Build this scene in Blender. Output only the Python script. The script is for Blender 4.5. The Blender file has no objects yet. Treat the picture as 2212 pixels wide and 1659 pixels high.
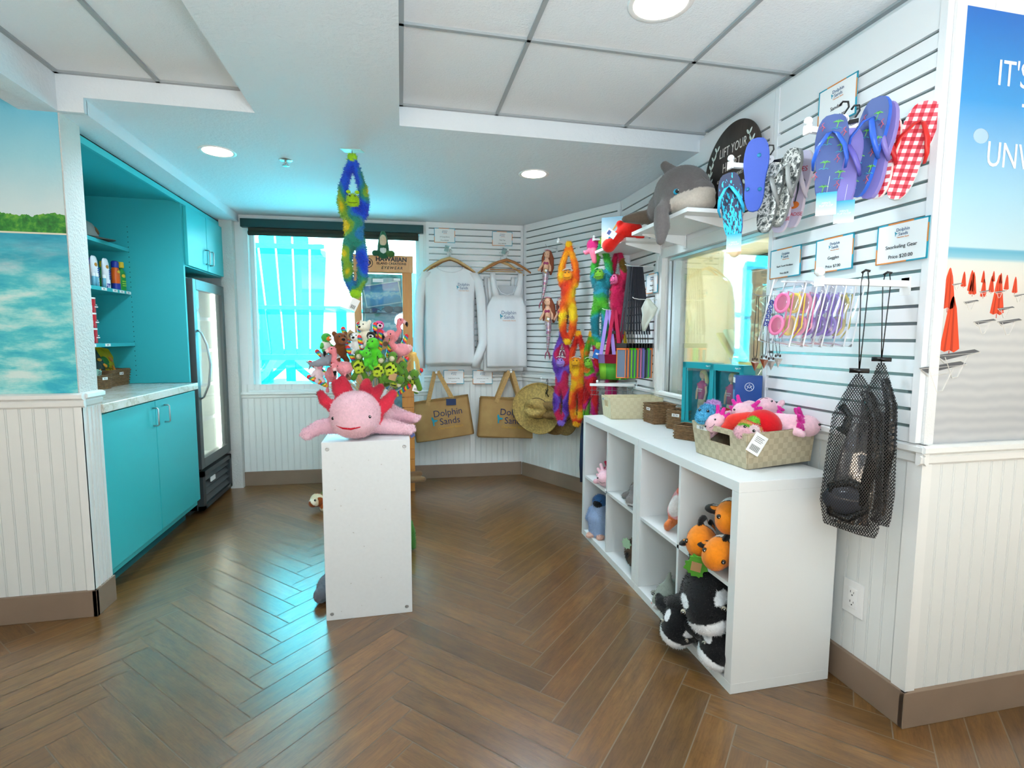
import bpy, math, random
import numpy as np
from mathutils import Vector, Matrix, Euler

# ------------------------------------------------------------------ camera, world, sun, exposure
scn = bpy.context.scene
COL = scn.collection
PI = math.pi
rnd = random.Random(7)

cam_d = bpy.data.cameras.new('camera')
cam = bpy.data.objects.new('camera', cam_d)
COL.objects.link(cam)
scn.camera = cam
cam_d.sensor_fit = 'HORIZONTAL'
cam_d.sensor_width = 36.0
cam_d.lens = 36.0 * 1105.4 / 2212.0
cam_d.clip_start = 0.05
_rt, _up, _fw = Vector((0.9775, -0.2110, 0.0036)), Vector((0.0157, 0.0898, 0.9958)), Vector((0.2104, 0.9734, -0.0911))
cam.matrix_world = Matrix(((_rt.x, _up.x, -_fw.x, 0.0), (_rt.y, _up.y, -_fw.y, 0.0), (_rt.z, _up.z, -_fw.z, 1.26), (0, 0, 0, 1)))

scn.view_settings.view_transform = 'Standard'
scn.view_settings.look = 'None'
scn.view_settings.gamma = 1.0
scn.view_settings.exposure = 0.0
scn.view_settings.use_curve_mapping = False

wd = bpy.data.worlds.new('sky')
scn.world = wd
wd.use_nodes = True
bg = wd.node_tree.nodes['Background']
bg.inputs[0].default_value = (0.66, 0.87, 1.0, 1)
bg.inputs[1].default_value = 0.35

def lamp(name, kind, loc, energy, color=(1, 1, 1), rot=(0, 0, 0), size=None, size_y=None, angle=None, spot=None):
    d = bpy.data.lights.new(name, kind)
    d.energy = energy
    d.color = color
    if kind == 'AREA':
        d.shape = 'RECTANGLE' if size_y else 'DISK'
        d.size = size
        if size_y: d.size_y = size_y
    if kind == 'SUN': d.angle = angle or 0.01
    if kind == 'SPOT':
        d.spot_size = spot or 2.4; d.spot_blend = 0.8; d.shadow_soft_size = size or 0.07
    if kind == 'POINT': d.shadow_soft_size = size or 0.1
    o = bpy.data.objects.new(name, d)
    o.location = loc
    o.rotation_euler = rot
    COL.objects.link(o)
    return o

# the sun stands high over the front of the shop and lights the terrace behind the window
lamp('sun', 'SUN', (0, 0, 8), 110.0, (1.0, 0.98, 0.94), rot=(math.radians(31), 0, math.radians(-6)), angle=0.01)
# cool fill light added out of view behind the camera, no real opening there
lamp('rear_fill', 'AREA', (-1.4, -2.3, 1.3), 10.0, (0.66, 0.86, 1.0), rot=(math.radians(96), 0, math.radians(-8)), size=3.4, size_y=1.8)
# the photographer's flash, bounced off the ceiling above and behind the camera
lamp('bounced_flash', 'AREA', (0.20, -0.30, 1.50), 34.0, (0.70, 0.87, 1.0), rot=(math.radians(143), 0, math.radians(-12)), size=0.6)

# ------------------------------------------------------------------ materials
def lin(c):
    return tuple((x / 12.92) if x <= 0.04045 else ((x + 0.055) / 1.055) ** 2.4 for x in c)
def hx(s):
    s = s.lstrip('#')
    return lin([int(s[i:i + 2], 16) / 255 for i in (0, 2, 4)])
def rgba(c):
    if isinstance(c, str): c = hx(c)
    return (c[0], c[1], c[2], 1)

class NT:
    def __init__(s, name):
        s.m = bpy.data.materials.new(name); s.m.use_nodes = True
        s.t = s.m.node_tree; s.b = s.t.nodes['Principled BSDF']; s.out = s.t.nodes['Material Output']
    def n(s, kind, **kw):
        x = s.t.nodes.new(kind)
        for k, v in kw.items():
            if k.startswith('i_'):
                key = k[2:]
                key = int(key) if key.isdigit() else key.replace('_', ' ')
                x.inputs[key].default_value = v
            else: setattr(x, k, v)
        return x
    def l(s, a, b): s.t.links.new(a, b)
    def coord(s, what='Object', scale=None, rot=None, loc=None):
        tc = s.n('ShaderNodeTexCoord')
        o = tc.outputs[what]
        if scale or rot or loc:
            mp = s.n('ShaderNodeMapping')
            s.l(o, mp.inputs[0])
            if scale: mp.inputs['Scale'].default_value = scale
            if rot: mp.inputs['Rotation'].default_value = rot
            if loc: mp.inputs['Location'].default_value = loc
            o = mp.outputs[0]
        return o
    def ramp(s, fac, stops, interp='LINEAR'):
        r = s.n('ShaderNodeValToRGB')
        r.color_ramp.interpolation = interp
        e = r.color_ramp.elements
        while len(e) < len(stops): e.new(0.5)
        for el, (p, c) in zip(e, stops):
            el.position = p; el.color = rgba(c)
        s.l(fac, r.inputs[0])
        return r.outputs[0]
    def noise(s, co, scale, detail=3, rough=0.5):
        x = s.n('ShaderNodeTexNoise'); x.inputs['Scale'].default_value = scale
        x.inputs['Detail'].default_value = detail; x.inputs['Roughness'].default_value = rough
        if co is not None: s.l(co, x.inputs['Vector'])
        return x.outputs[0]
    def mix(s, f, a, b, mode='MIX'):
        x = s.n('ShaderNodeMix', data_type='RGBA', blend_type=mode)
        for v, i in ((f, 0), (a, 6), (b, 7)):
            if hasattr(v, 'links'): s.l(v, x.inputs[i])
            elif i == 0: x.inputs[0].default_value = v
            else: x.inputs[i].default_value = rgba(v)
        return x.outputs[2]
    def math(s, op, a, b=None, c=None):
        x = s.n('ShaderNodeMath', operation=op)
        for i, v in enumerate((a, b, c)):
            if v is None: continue
            if hasattr(v, 'links'): s.l(v, x.inputs[i])
            else: x.inputs[i].default_value = v
        return x.outputs[0]
    def bump(s, h, strength=0.2, dist=0.01):
        x = s.n('ShaderNodeBump'); x.inputs['Strength'].default_value = strength; x.inputs['Distance'].default_value = dist
        s.l(h, x.inputs['Height']); s.l(x.outputs[0], s.b.inputs['Normal'])
    def col(s, c):
        if hasattr(c, 'links'): s.l(c, s.b.inputs['Base Color'])
        else: s.b.inputs['Base Color'].default_value = rgba(c)

MATS = {}
def mat(name, color='#ffffff', rough=0.5, metal=0.0, bump=None, var=0.0, vscale=8.0, emit=None, spec=None, coat=0.0, sheen=0.0, alpha=None, trans=0.0):
    """plain paint / plastic / cloth with a little procedural variation. bump=(scale, strength, dist)"""
    if name in MATS: return MATS[name]
    t = NT(name)
    co = t.coord()
    if var:
        n = t.noise(co, vscale, 4)
        c = hx(color) if isinstance(color, str) else color
        dk = tuple(x * (1 - var) for x in c); lt = tuple(min(1, x * (1 + var)) for x in c)
        t.col(t.ramp(n, [(0.3, dk), (0.7, lt)]))
    else: t.col(color)
    t.b.inputs['Roughness'].default_value = rough
    t.b.inputs['Metallic'].default_value = metal
    if spec is not None: t.b.inputs['Specular IOR Level'].default_value = spec
    if coat: t.b.inputs['Coat Weight'].default_value = coat
    if sheen: t.b.inputs['Sheen Weight'].default_value = sheen
    if trans: t.b.inputs['Transmission Weight'].default_value = trans
    if alpha is not None: t.b.inputs['Alpha'].default_value = alpha
    if bump: t.bump(t.noise(co, bump[0], 4), bump[1], bump[2])
    if emit:
        t.b.inputs['Emission Color'].default_value = rgba(emit[0]); t.b.inputs['Emission Strength'].default_value = emit[1]
    MATS[name] = t.m
    return t.m

def glassy(name, tint='#ffffff', refl=0.06, opac=0.0, rough=0.02):
    if name in MATS: return MATS[name]
    t = NT(name)
    tr = t.n('ShaderNodeBsdfTransparent'); tr.inputs[0].default_value = rgba(tint)
    gl = t.n('ShaderNodeBsdfGlossy'); gl.inputs['Roughness'].default_value = rough; gl.inputs[0].default_value = (1, 1, 1, 1)
    lw = t.n('ShaderNodeLayerWeight'); lw.inputs[0].default_value = 0.25
    f = t.math('MULTIPLY_ADD', lw.outputs['Fresnel'], 0.6, refl)
    mx = t.n('ShaderNodeMixShader'); t.l(f, mx.inputs[0]); t.l(tr.outputs[0], mx.inputs[1]); t.l(gl.outputs[0], mx.inputs[2])
    last = mx.outputs[0]
    if opac:
        df = t.n('ShaderNodeBsdfDiffuse'); df.inputs[0].default_value = rgba(tint)
        m2 = t.n('ShaderNodeMixShader'); m2.inputs[0].default_value = opac
        t.l(last, m2.inputs[1]); t.l(df.outputs[0], m2.inputs[2]); last = m2.outputs[0]
    t.l(last, t.out.inputs[0])
    MATS[name] = t.m
    return t.m

def vcol_mat():
    if 'plush' in MATS: return MATS['plush']
    t = NT('plush')
    a = t.n('ShaderNodeAttribute', attribute_name='Col')
    co = t.coord()
    n = t.noise(co, 90, 3)
    t.col(t.mix(t.ramp(n, [(0.3, '#c8c8c8'), (0.7, '#ffffff')]), (0, 0, 0), a.outputs[0], 'MULTIPLY') if False else t.mix(0.35, a.outputs[0], t.mix(1.0, a.outputs[0], t.ramp(n, [(0.35, '#dcdcdc'), (0.65, '#ffffff')]), 'MULTIPLY')))
    t.b.inputs['Roughness'].default_value = 0.95
    t.b.inputs['Specular IOR Level'].default_value = 0.15
    t.b.inputs['Sheen Weight'].default_value = 0.25
    t.bump(t.noise(co, 420, 2), 0.35, 0.004)
    MATS['plush'] = t.m
    return t.m

def wood(name, a, b, scale=(1, 1, 12), rough=0.45, ring=3.0):
    if name in MATS: return MATS[name]
    t = NT(name)
    co = t.coord(scale=scale)
    n = t.noise(co, ring, 6, 0.6)
    n2 = t.noise(co, ring * 7, 4, 0.6)
    c = t.mix(0.35, t.ramp(n, [(0.35, a), (0.65, b)]), t.ramp(n2, [(0.35, a), (0.65, b)]))
    t.col(c); t.b.inputs['Roughness'].default_value = rough
    t.bump(n2, 0.08, 0.003)
    MATS[name] = t.m
    return t.m

# ------------------------------------------------------------------ mesh helpers
class MB:
    def __init__(s): s.v = []; s.f = []; s.mi = []; s.sm = []
    def add(s, vs, fs, m=0, smooth=False):
        b = len(s.v)
        s.v += [tuple(map(float, v)) for v in vs]
        s.f += [tuple(b + i for i in f) for f in fs]
        s.mi += [m] * len(fs); s.sm += [smooth] * len(fs)
        return s
    def box(s, x0, x1, y0, y1, z0, z1, m=0):
        if x0 > x1: x0, x1 = x1, x0
        if y0 > y1: y0, y1 = y1, y0
        if z0 > z1: z0, z1 = z1, z0
        v = [(x, y, z) for z in (z0, z1) for y in (y0, y1) for x in (x0, x1)]
        return s.add(v, [(0, 2, 3, 1), (4, 5, 7, 6), (0, 1, 5, 4), (2, 6, 7, 3), (0, 4, 6, 2), (1, 3, 7, 5)], m)
    def obox(s, c, size, rot=(0, 0, 0), m=0):
        R = Euler(rot).to_matrix(); hxx, hy, hz = size[0] / 2, size[1] / 2, size[2] / 2
        v = [Vector(c) + R @ Vector((x, y, z)) for z in (-hz, hz) for y in (-hy, hy) for x in (-hxx, hxx)]
        return s.add(v, [(0, 2, 3, 1), (4, 5, 7, 6), (0, 1, 5, 4), (2, 6, 7, 3), (0, 4, 6, 2), (1, 3, 7, 5)], m)
    def bar(s, p, q, w, d, m=0, up=(0, 0, 1)):
        """rectangular bar from p to q, w across, d deep"""
        p, q = Vector(p), Vector(q); a = (q - p).normalized(); u = Vector(up)
        if abs(a.dot(u)) > 0.98: u = Vector((0, 1, 0))
        x = a.cross(u).normalized() * w / 2; y = x.cross(a).normalized() * d / 2
        v = [e + i * x + j * y for e in (p, q) for i, j in ((-1, -1), (1, -1), (1, 1), (-1, 1))]
        return s.add(v, [(3, 2, 1, 0), (4, 5, 6, 7), (0, 1, 5, 4), (1, 2, 6, 5), (2, 3, 7, 6), (3, 0, 4, 7)], m)
    def tube(s, pts, r, n=8, m=0, cap=True, flat=1.0, closed=False):
        pts = [Vector(p) for p in pts]; k = len(pts)
        rs = r if isinstance(r, (list, tuple)) else [r] * k
        nrm = None; vs = []
        for i, p in enumerate(pts):
            a = pts[(i + 1) % k] if (closed or i < k - 1) else p
            b = pts[i - 1] if (closed or i > 0) else p
            t = (a - b)
            t = t.normalized() if t.length > 1e-9 else Vector((0, 0, 1))
            if nrm is None:
                nrm = t.cross(Vector((0, 0, 1)))
                if nrm.length < 0.1: nrm = t.cross(Vector((0, 1, 0)))
            nrm = (nrm - t * nrm.dot(t)).normalized(); bn = t.cross(nrm)
            for j in range(n):
                an = 2 * PI * j / n
                vs.append(p + (nrm * math.cos(an) + bn * math.sin(an) * flat) * rs[i])
        fs = [(i * n + j, i * n + (j + 1) % n, ((i + 1) % k) * n + (j + 1) % n, ((i + 1) % k) * n + j) for i in range(k if closed else k - 1) for j in range(n)]
        if cap and not closed: fs += [tuple(range(n))[::-1], tuple((k - 1) * n + j for j in range(n))]
        return s.add(vs, fs, m, True)
    def cyl(s, p, q, r, r2=None, n=16, m=0, cap=True):
        return s.tube([p, q], [r, r if r2 is None else r2], n, m, cap)
    def lathe(s, prof, c=(0, 0, 0), n=24, m=0, rot=None, cap=False, sc=(1, 1)):
        R = Euler(rot).to_matrix() if rot else Matrix.Identity(3); vs = []
        for r, z in prof:
            for j in range(n):
                a = 2 * PI * j / n
                vs.append(Vector(c) + R @ Vector((r * math.cos(a) * sc[0], r * math.sin(a) * sc[1], z)))
        k = len(prof)
        fs = [(i * n + j, i * n + (j + 1) % n, (i + 1) * n + (j + 1) % n, (i + 1) * n + j) for i in range(k - 1) for j in range(n)]
        if cap: fs += [tuple(range(n))[::-1], tuple((k - 1) * n + j for j in range(n))]
        return s.add(vs, fs, m, True)
    def ell(s, c, r, rot=None, n=14, k=9, m=0):
        if not isinstance(r, (list, tuple)): r = (r, r, r)
        R = Euler(rot).to_matrix() if rot else Matrix.Identity(3); vs = []
        for i in range(k + 1):
            ph = PI * i / k
            for j in range(n):
                a = 2 * PI * j / n
                vs.append(Vector(c) + R @ Vector((r[0] * math.sin(ph) * math.cos(a), r[1] * math.sin(ph) * math.sin(a), -r[2] * math.cos(ph))))
        fs = [(i * n + j, i * n + (j + 1) % n, (i + 1) * n + (j + 1) % n, (i + 1) * n + j) for i in range(k) for j in range(n)]
        return s.add(vs, fs, m, True)
    def prism(s, out, d0, d1, plane='xz', m=0, fn=None):
        """outline extruded; plane xz -> depth along y, xy -> depth along z, yz -> along x"""
        def P(a, b, d):
            return {'xz': (a, d, b), 'xy': (a, b, d), 'yz': (d, a, b)}[plane]
        n = len(out); vs = [P(a, b, d0) for a, b in out] + [P(a, b, d1) for a, b in out]
        fs = [tuple(range(n)), tuple(range(2 * n - 1, n - 1, -1))] + [(i, n + i, n + (i + 1) % n, (i + 1) % n) for i in range(n)]
        return s.add(vs, fs, m)
    def slab(s, rows, y=0.0, th=0.01, nx=14, fold=None, m=0, lens=True):
        """closed cloth body: rows of (z, xleft, xright[, th]); fold(x,z) moves it in y"""
        vs = []; k = len(rows)
        for side in (-1, 1):
            for row in rows:
                z, a, b = row[:3]; t = row[3] if len(row) > 3 else th
                for i in range(nx + 1):
                    f = i / nx; x = a + (b - a) * f
                    bulge = (math.sin(PI * f) ** 0.5 if 0 < f < 1 else 0.0) if lens else 1.0
                    vs.append((x, y + side * t / 2 * bulge + (fold(x, z) if fold else 0), z))
        N = nx + 1; o = k * N; fs = []
        for r in range(k - 1):
            for i in range(nx):
                fs.append((r * N + i, (r + 1) * N + i, (r + 1) * N + i + 1, r * N + i + 1))
                fs.append((o + r * N + i, o + r * N + i + 1, o + (r + 1) * N + i + 1, o + (r + 1) * N + i))
            fs.append((r * N, o + r * N, o + (r + 1) * N, (r + 1) * N))
            fs.append((r * N + nx, (r + 1) * N + nx, o + (r + 1) * N + nx, o + r * N + nx))
        for r in (0, k - 1):
            for i in range(nx): fs.append((r * N + i, r * N + i + 1, o + r * N + i + 1, o + r * N + i))
        return s.add(vs, fs, m, True)
    def mesh(s, name, mats, bevel=0):
        me = bpy.data.meshes.new(name)
        me.from_pydata(s.v, [], s.f)
        mats = mats if isinstance(mats, (list, tuple)) else [mats]
        for x in mats: me.materials.append(x)
        if s.f:
            me.polygons.foreach_set('material_index', s.mi)
            me.polygons.foreach_set('use_smooth', s.sm)
        me.update()
        return me
    def obj(s, name, mats, parent=None, bevel=0, loc=None, rot=None, label=None, fix=True):
        me = s.mesh(name, mats)
        o = bpy.data.objects.new(name, me); COL.objects.link(o)
        if parent is not None: o.parent = parent
        if loc is not None: o.location = loc
        if rot is not None: o.rotation_euler = rot
        if bevel:
            b = o.modifiers.new('bevel', 'BEVEL'); b.width = bevel; b.segments = 2; b.limit_method = 'ANGLE'; b.angle_limit = math.radians(40)
        if label: o['label'] = label
        return o

def tag(o, label=None, cat=None, group=None, kind=None):
    if label: o['label'] = label
    if cat: o['category'] = cat
    if group: o['group'] = group
    if kind: o['kind'] = kind
    return o
def thing(name, label, cat, loc=(0, 0, 0), rotz=0.0, group=None, rot=None, scale=None):
    o = bpy.data.objects.new(name, None); COL.objects.link(o)
    o.empty_display_size = 0.05
    o.location = loc; o.rotation_euler = rot if rot else (0, 0, rotz)
    if scale: o.scale = (scale, scale, scale)
    return tag(o, label, cat, group)
def struct(name, mb, mats, loc=None, rotz=0, label=None, bevel=0):
    o = mb.obj(name, mats, bevel=bevel)
    if loc is not None: o.location = loc
    o.rotation_euler = (0, 0, rotz)
    return tag(o, kind='structure', label=label)
def text(parent, s, size, loc, m, align='CENTER', rot=(PI / 2, 0, 0), ext=0.0003, name='lettering', sx=1.0, shear=0.0, off=0.0, space=1.0):
    c = bpy.data.curves.new(name, 'FONT'); c.body = s; c.size = size; c.extrude = ext; c.align_x = align; c.align_y = 'CENTER'
    c.shear = shear; c.offset = off; c.space_character = space; c.resolution_u = 3; c.space_line = 0.9
    c.materials.append(m)
    o = bpy.data.objects.new(name, c); COL.objects.link(o)
    o.parent = parent; o.location = loc; o.rotation_euler = rot; o.scale = (sx, 1, 1)
    return o

# ------------------------------------------------------------------ soft toys: signed distance blobs -> surface nets, painted per vertex
def _noise3(P, s, seed=0):
    r = np.random.RandomState(seed); v = np.zeros(len(P))
    for i in range(7):
        d = r.normal(size=3); d /= np.linalg.norm(d); ph = r.rand() * 7
        v += np.sin((P @ d) * s * (0.7 + 0.8 * r.rand()) + ph)
    return v / 3.2
def _sdf(b, P):
    if b[0] == 'e':
        c, r = np.array(b[1], float), np.array(b[2] if isinstance(b[2], (tuple, list)) else (b[2],) * 3, float)
        Q = P - c
        if len(b) > 4 and b[4] is not None: Q = Q @ np.array(Euler(b[4]).to_matrix())
        k0 = np.linalg.norm(Q / r, axis=1); k1 = np.linalg.norm(Q / (r * r), axis=1) + 1e-9
        return k0 * (k0 - 1) / k1
    pts, rs = b[1], b[2]
    rs = rs if isinstance(rs, (tuple, list)) else [rs] * len(pts)
    d = np.full(len(P), 1e9)
    for i in range(len(pts) - 1):
        a, q = np.array(pts[i], float), np.array(pts[i + 1], float); ab = q - a
        h = np.clip(((P - a) @ ab) / (ab @ ab + 1e-12), 0, 1)
        d = np.minimum(d, np.linalg.norm(P - a - h[:, None] * ab, axis=1) - (rs[i] + (rs[i + 1] - rs[i]) * h))
    return d
def plush_mesh(name, blobs, res=46, k=0.006, paint=None, fuzz=0, flen=0.006, jit=0.06, seed=1, lump=0.0):
    solid = [b for b in blobs if b[0] in 'ec']
    lo, hi = np.full(3, 1e9), np.full(3, -1e9)
    for b in solid:
        ps = [b[1]] if b[0] == 'e' else b[1]
        R = max(b[2]) if isinstance(b[2], (tuple, list)) else b[2]
        for p in ps: lo = np.minimum(lo, np.array(p) - R); hi = np.maximum(hi, np.array(p) + R)
    h = float((hi - lo).max()) / res
    lo -= 2.5 * h; n = np.ceil((hi - lo) / h + 3.5).astype(int)
    ax = [lo[i] + h * np.arange(n[i]) for i in range(3)]
    P = np.stack(np.meshgrid(*ax, indexing='ij'), -1).reshape(-1, 3)
    D = None
    for b in solid:
        d = _sdf(b, P)
        if D is None: D = d
        else:
            t = np.clip(k - np.abs(D - d), 0, None) / k
            D = np.minimum(D, d) - t * t * k * 0.25
    if lump: D = D + lump * _noise3(P, 60, seed)
    F = D.reshape(n); S = F < 0
    cn = np.zeros(tuple(x - 1 for x in n)); acc = np.zeros(cn.shape + (3,))
    I = np.stack(np.meshgrid(*[np.arange(x - 1) for x in n], indexing='ij'), -1).astype(float)
    def sub(A, o): return A[o[0]:o[0] + cn.shape[0], o[1]:o[1] + cn.shape[1], o[2]:o[2] + cn.shape[2]]
    for a in range(3):
        for u in (0, 1):
            for v in (0, 1):
                o0 = [0, 0, 0]; oth = [i for i in range(3) if i != a]; o0[oth[0]] = u; o0[oth[1]] = v
                o1 = list(o0); o1[a] = 1
                f0, f1 = sub(F, o0), sub(F, o1); ch = (f0 < 0) != (f1 < 0)
                t = np.where(ch, f0 / np.where(ch, f0 - f1, 1), 0)
                q = I + np.array(o0, float); q[..., a] += t
                acc += np.where(ch[..., None], q, 0); cn += ch
    msk = cn > 0; idx = -np.ones(cn.shape, int); idx[msk] = np.arange(msk.sum())
    V = lo + h * (acc[msk] / cn[msk][:, None])
    fs = []
    for a in range(3):
        b_, c_ = (a + 1) % 3, (a + 2) % 3
        sl0 = [slice(None)] * 3; sl1 = [slice(None)] * 3; sl0[a] = slice(0, -1); sl1[a] = slice(1, None)
        A, B = S[tuple(sl0)], S[tuple(sl1)]
        E = np.argwhere(A != B)
        E = E[(E[:, b_] > 0) & (E[:, c_] > 0)]
        def ix(db, dc):
            q = E.copy(); q[:, b_] -= db; q[:, c_] -= dc; return idx[q[:, 0], q[:, 1], q[:, 2]]
        Q = np.stack([ix(1, 1), ix(0, 1), ix(0, 0), ix(1, 0)], 1)
        fl = A[E[:, 0], E[:, 1], E[:, 2]]
        Q[~fl] = Q[~fl][:, ::-1]
        fs.append(Q)
    Q = np.concatenate(fs); Q = Q[(Q >= 0).all(1)]
    # relax
    for _ in range(2):
        sm = np.zeros_like(V); ct = np.zeros(len(V))
        for i in range(4):
            np.add.at(sm, Q[:, i], V[Q[:, (i + 1) % 4]] + V[Q[:, (i - 1) % 4]]); np.add.at(ct, Q[:, i], 2)
        V = V * 0.45 + 0.55 * sm / np.maximum(ct, 1)[:, None]
    # colour
    ds = np.stack([_sdf(b, V) for b in solid]); who = ds.argmin(0)
    cols = np.array([hx(b[3]) if isinstance(b[3], str) else b[3] for b in solid])[who]
    for b in blobs:
        if b[0] == 'p': cols[_sdf(('e', b[1], b[2], b[3], b[4] if len(b) > 4 else None), V) < 0] = hx(b[3])
    if paint: cols = paint(V, cols)
    cols = np.clip(cols, 0, 1)
    nv = len(V); verts = V; faces = Q.tolist()
    if fuzz:
        fn = np.cross(V[Q[:, 2]] - V[Q[:, 0]], V[Q[:, 3]] - V[Q[:, 1]]); fn /= np.linalg.norm(fn, axis=1)[:, None] + 1e-12
        r = np.random.RandomState(seed); pick = r.randint(len(Q), size=fuzz)
        w = r.dirichlet((1, 1, 1, 1), fuzz); base = (V[Q[pick]] * w[:, :, None]).sum(1)
        L = flen * (0.5 + r.rand(fuzz))[:, None]
        dr = fn[pick] + 0.55 * r.normal(size=(fuzz, 3)) + np.array([0, 0, -0.25]); dr /= np.linalg.norm(dr, axis=1)[:, None]
        sd = np.cross(dr, r.normal(size=(fuzz, 3))); sd /= np.linalg.norm(sd, axis=1)[:, None]
        wd_ = flen * 0.16
        T = np.stack([base - sd * wd_ - dr * L * .1, base + sd * wd_ - dr * L * .1, base + dr * L], 1).reshape(-1, 3)
        cc = cols[Q[pick, 0]] * (1 + jit * 2 * (r.rand(fuzz)[:, None] - 0.4))
        cols = np.concatenate([cols, np.repeat(np.clip(cc, 0, 1), 3, 0)]); verts = np.concatenate([V, T])
        faces += (nv + np.arange(fuzz * 3).reshape(-1, 3)).tolist()
    me = bpy.data.meshes.new(name); me.from_pydata(verts.tolist(), [], faces)
    me.materials.append(vcol_mat())
    at = me.color_attributes.new('Col', 'FLOAT_COLOR', 'POINT')
    at.data.foreach_set('color', np.concatenate([cols, np.ones((len(cols), 1))], 1).astype(np.float32).ravel())
    me.polygons.foreach_set('use_smooth', [True] * len(faces)); me.update()
    return me
def plush(name, blobs, parent=None, label=None, cat=None, group=None, loc=(0, 0, 0), rot=(0, 0, 0), scale=1.0, **kw):
    me = plush_mesh(name, blobs, **kw)
    o = bpy.data.objects.new(name, me); COL.objects.link(o)
    o.location = loc; o.rotation_euler = rot; o.scale = (scale,) * 3
    if parent is not None: o.parent = parent
    return tag(o, label, cat, group)
def eyes(parent, ps, r=0.006, white=False, name='eye', ring=None):
    for p in ps:
        m = MB()
        if ring: m.ell(p, r * 1.3, m=1)
        q = (p[0], p[1] - (r * 0.5 if ring else 0), p[2])
        m.ell(q, r)
        m.ell((q[0] + r * .3, q[1] - r * .75, q[2] + r * .4), r * .28, m=2)
        m.obj(name, [BLACK, mat('eye_ring_' + (ring or 'x').strip('#'), ring or '#ffffff', 0.3), WHITE], parent)
def card(parent, name, w, h, loc, rot=(0, 0, 0), m=None, th=0.0012, border=None):
    b = MB().box(-w / 2, w / 2, -th / 2, th / 2, -h / 2, h / 2)
    return b.obj(name, m, parent, loc=loc, rot=rot)

BLACK = mat('black_gloss', '#0b0b0c', 0.25)
WHITE = mat('white_gloss', '#f4f6f6', 0.3)

# ------------------------------------------------------------------ setting: materials
def wall_paint(name, color, b=(26, 0.35, 0.006), rough=0.7):
    t = NT(name); co = t.coord()
    n = t.noise(co, b[0] * 2.2, 5, 0.6)
    t.col(color); t.b.inputs['Roughness'].default_value = rough; t.b.inputs['Specular IOR Level'].default_value = 0.3
    t.bump(n, b[1], b[2]); return t.m
PLASTER = wall_paint('white_plaster', '#e9ecec')
CEIL = wall_paint('ceiling_paint', '#dfe8ee', (22, 0.45, 0.008))
COLUMN = wall_paint('grey_plaster', '#dcdcd8', (40, 0.8, 0.01))
TRIMW = mat('trim_white', '#eff1ef', 0.32, bump=(60, 0.04, 0.002))
BEAD = mat('beadboard_white', '#e8ebe9', 0.38, bump=(25, 0.03, 0.004))
BASEB = mat('baseboard_taupe', '#8d7866', 0.55, var=0.06)
SLATW = mat('slat_white', '#edf0f2', 0.28)
GROOVE = mat('slat_groove_aluminium', '#8d9a99', 0.25, 0.55)
TBAR = mat('ceiling_bar_grey', '#9fa7ab', 0.5)
TILE = wall_paint('ceiling_tile', '#eaf1f6', (55, 0.5, 0.006), 0.85)
CREAM = wall_paint('cream_plaster', '#f3ecc2', (30, 0.8, 0.012))
ALU = mat('aluminium', '#c3c8c8', 0.28, 0.85)
DARK = mat('dark_gap', '#12100e', 0.8)

def floor_mat():
    t = NT('wood_look_tile'); uv = t.coord('UV')
    a = t.n('ShaderNodeAttribute', attribute_name='Col')
    mp = t.n('ShaderNodeMapping'); t.l(uv, mp.inputs[0]); mp.inputs['Scale'].default_value = (2.2, 14, 1)
    n1 = t.noise(mp.outputs[0], 2.2, 8, 0.65)
    mp2 = t.n('ShaderNodeMapping'); t.l(uv, mp2.inputs[0]); mp2.inputs['Scale'].default_value = (5, 60, 1)
    n2 = t.noise(mp2.outputs[0], 3.0, 6, 0.7)
    mp3 = t.n('ShaderNodeMapping'); t.l(uv, mp3.inputs[0]); mp3.inputs['Scale'].default_value = (3.0, 7, 1)
    n3 = t.noise(mp3.outputs[0], 2.0, 3, 0.5)
    rings = t.math('FRACT', t.math('MULTIPLY', n3, 9.0))
    c = t.ramp(n1, [(0.28, '#4a3014'), (0.50, '#704d22'), (0.72, '#8a6530')])
    c = t.mix(0.30, c, t.ramp(n2, [(0.35, '#3c2810'), (0.6, '#84603a')]))
    c = t.mix(0.16, c, t.ramp(rings, [(0.0, '#3a2610'), (0.25, '#745430'), (1.0, '#745430')]))
    c = t.mix(1.0, c, a.outputs[0], 'MULTIPLY')
    t.col(c)
    t.l(t.math('MULTIPLY_ADD', n2, 0.06, 0.27), t.b.inputs['Roughness']); t.b.inputs['Coat Weight'].default_value = .9; t.b.inputs['Coat Roughness'].default_value = .27
    return t.m

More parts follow.
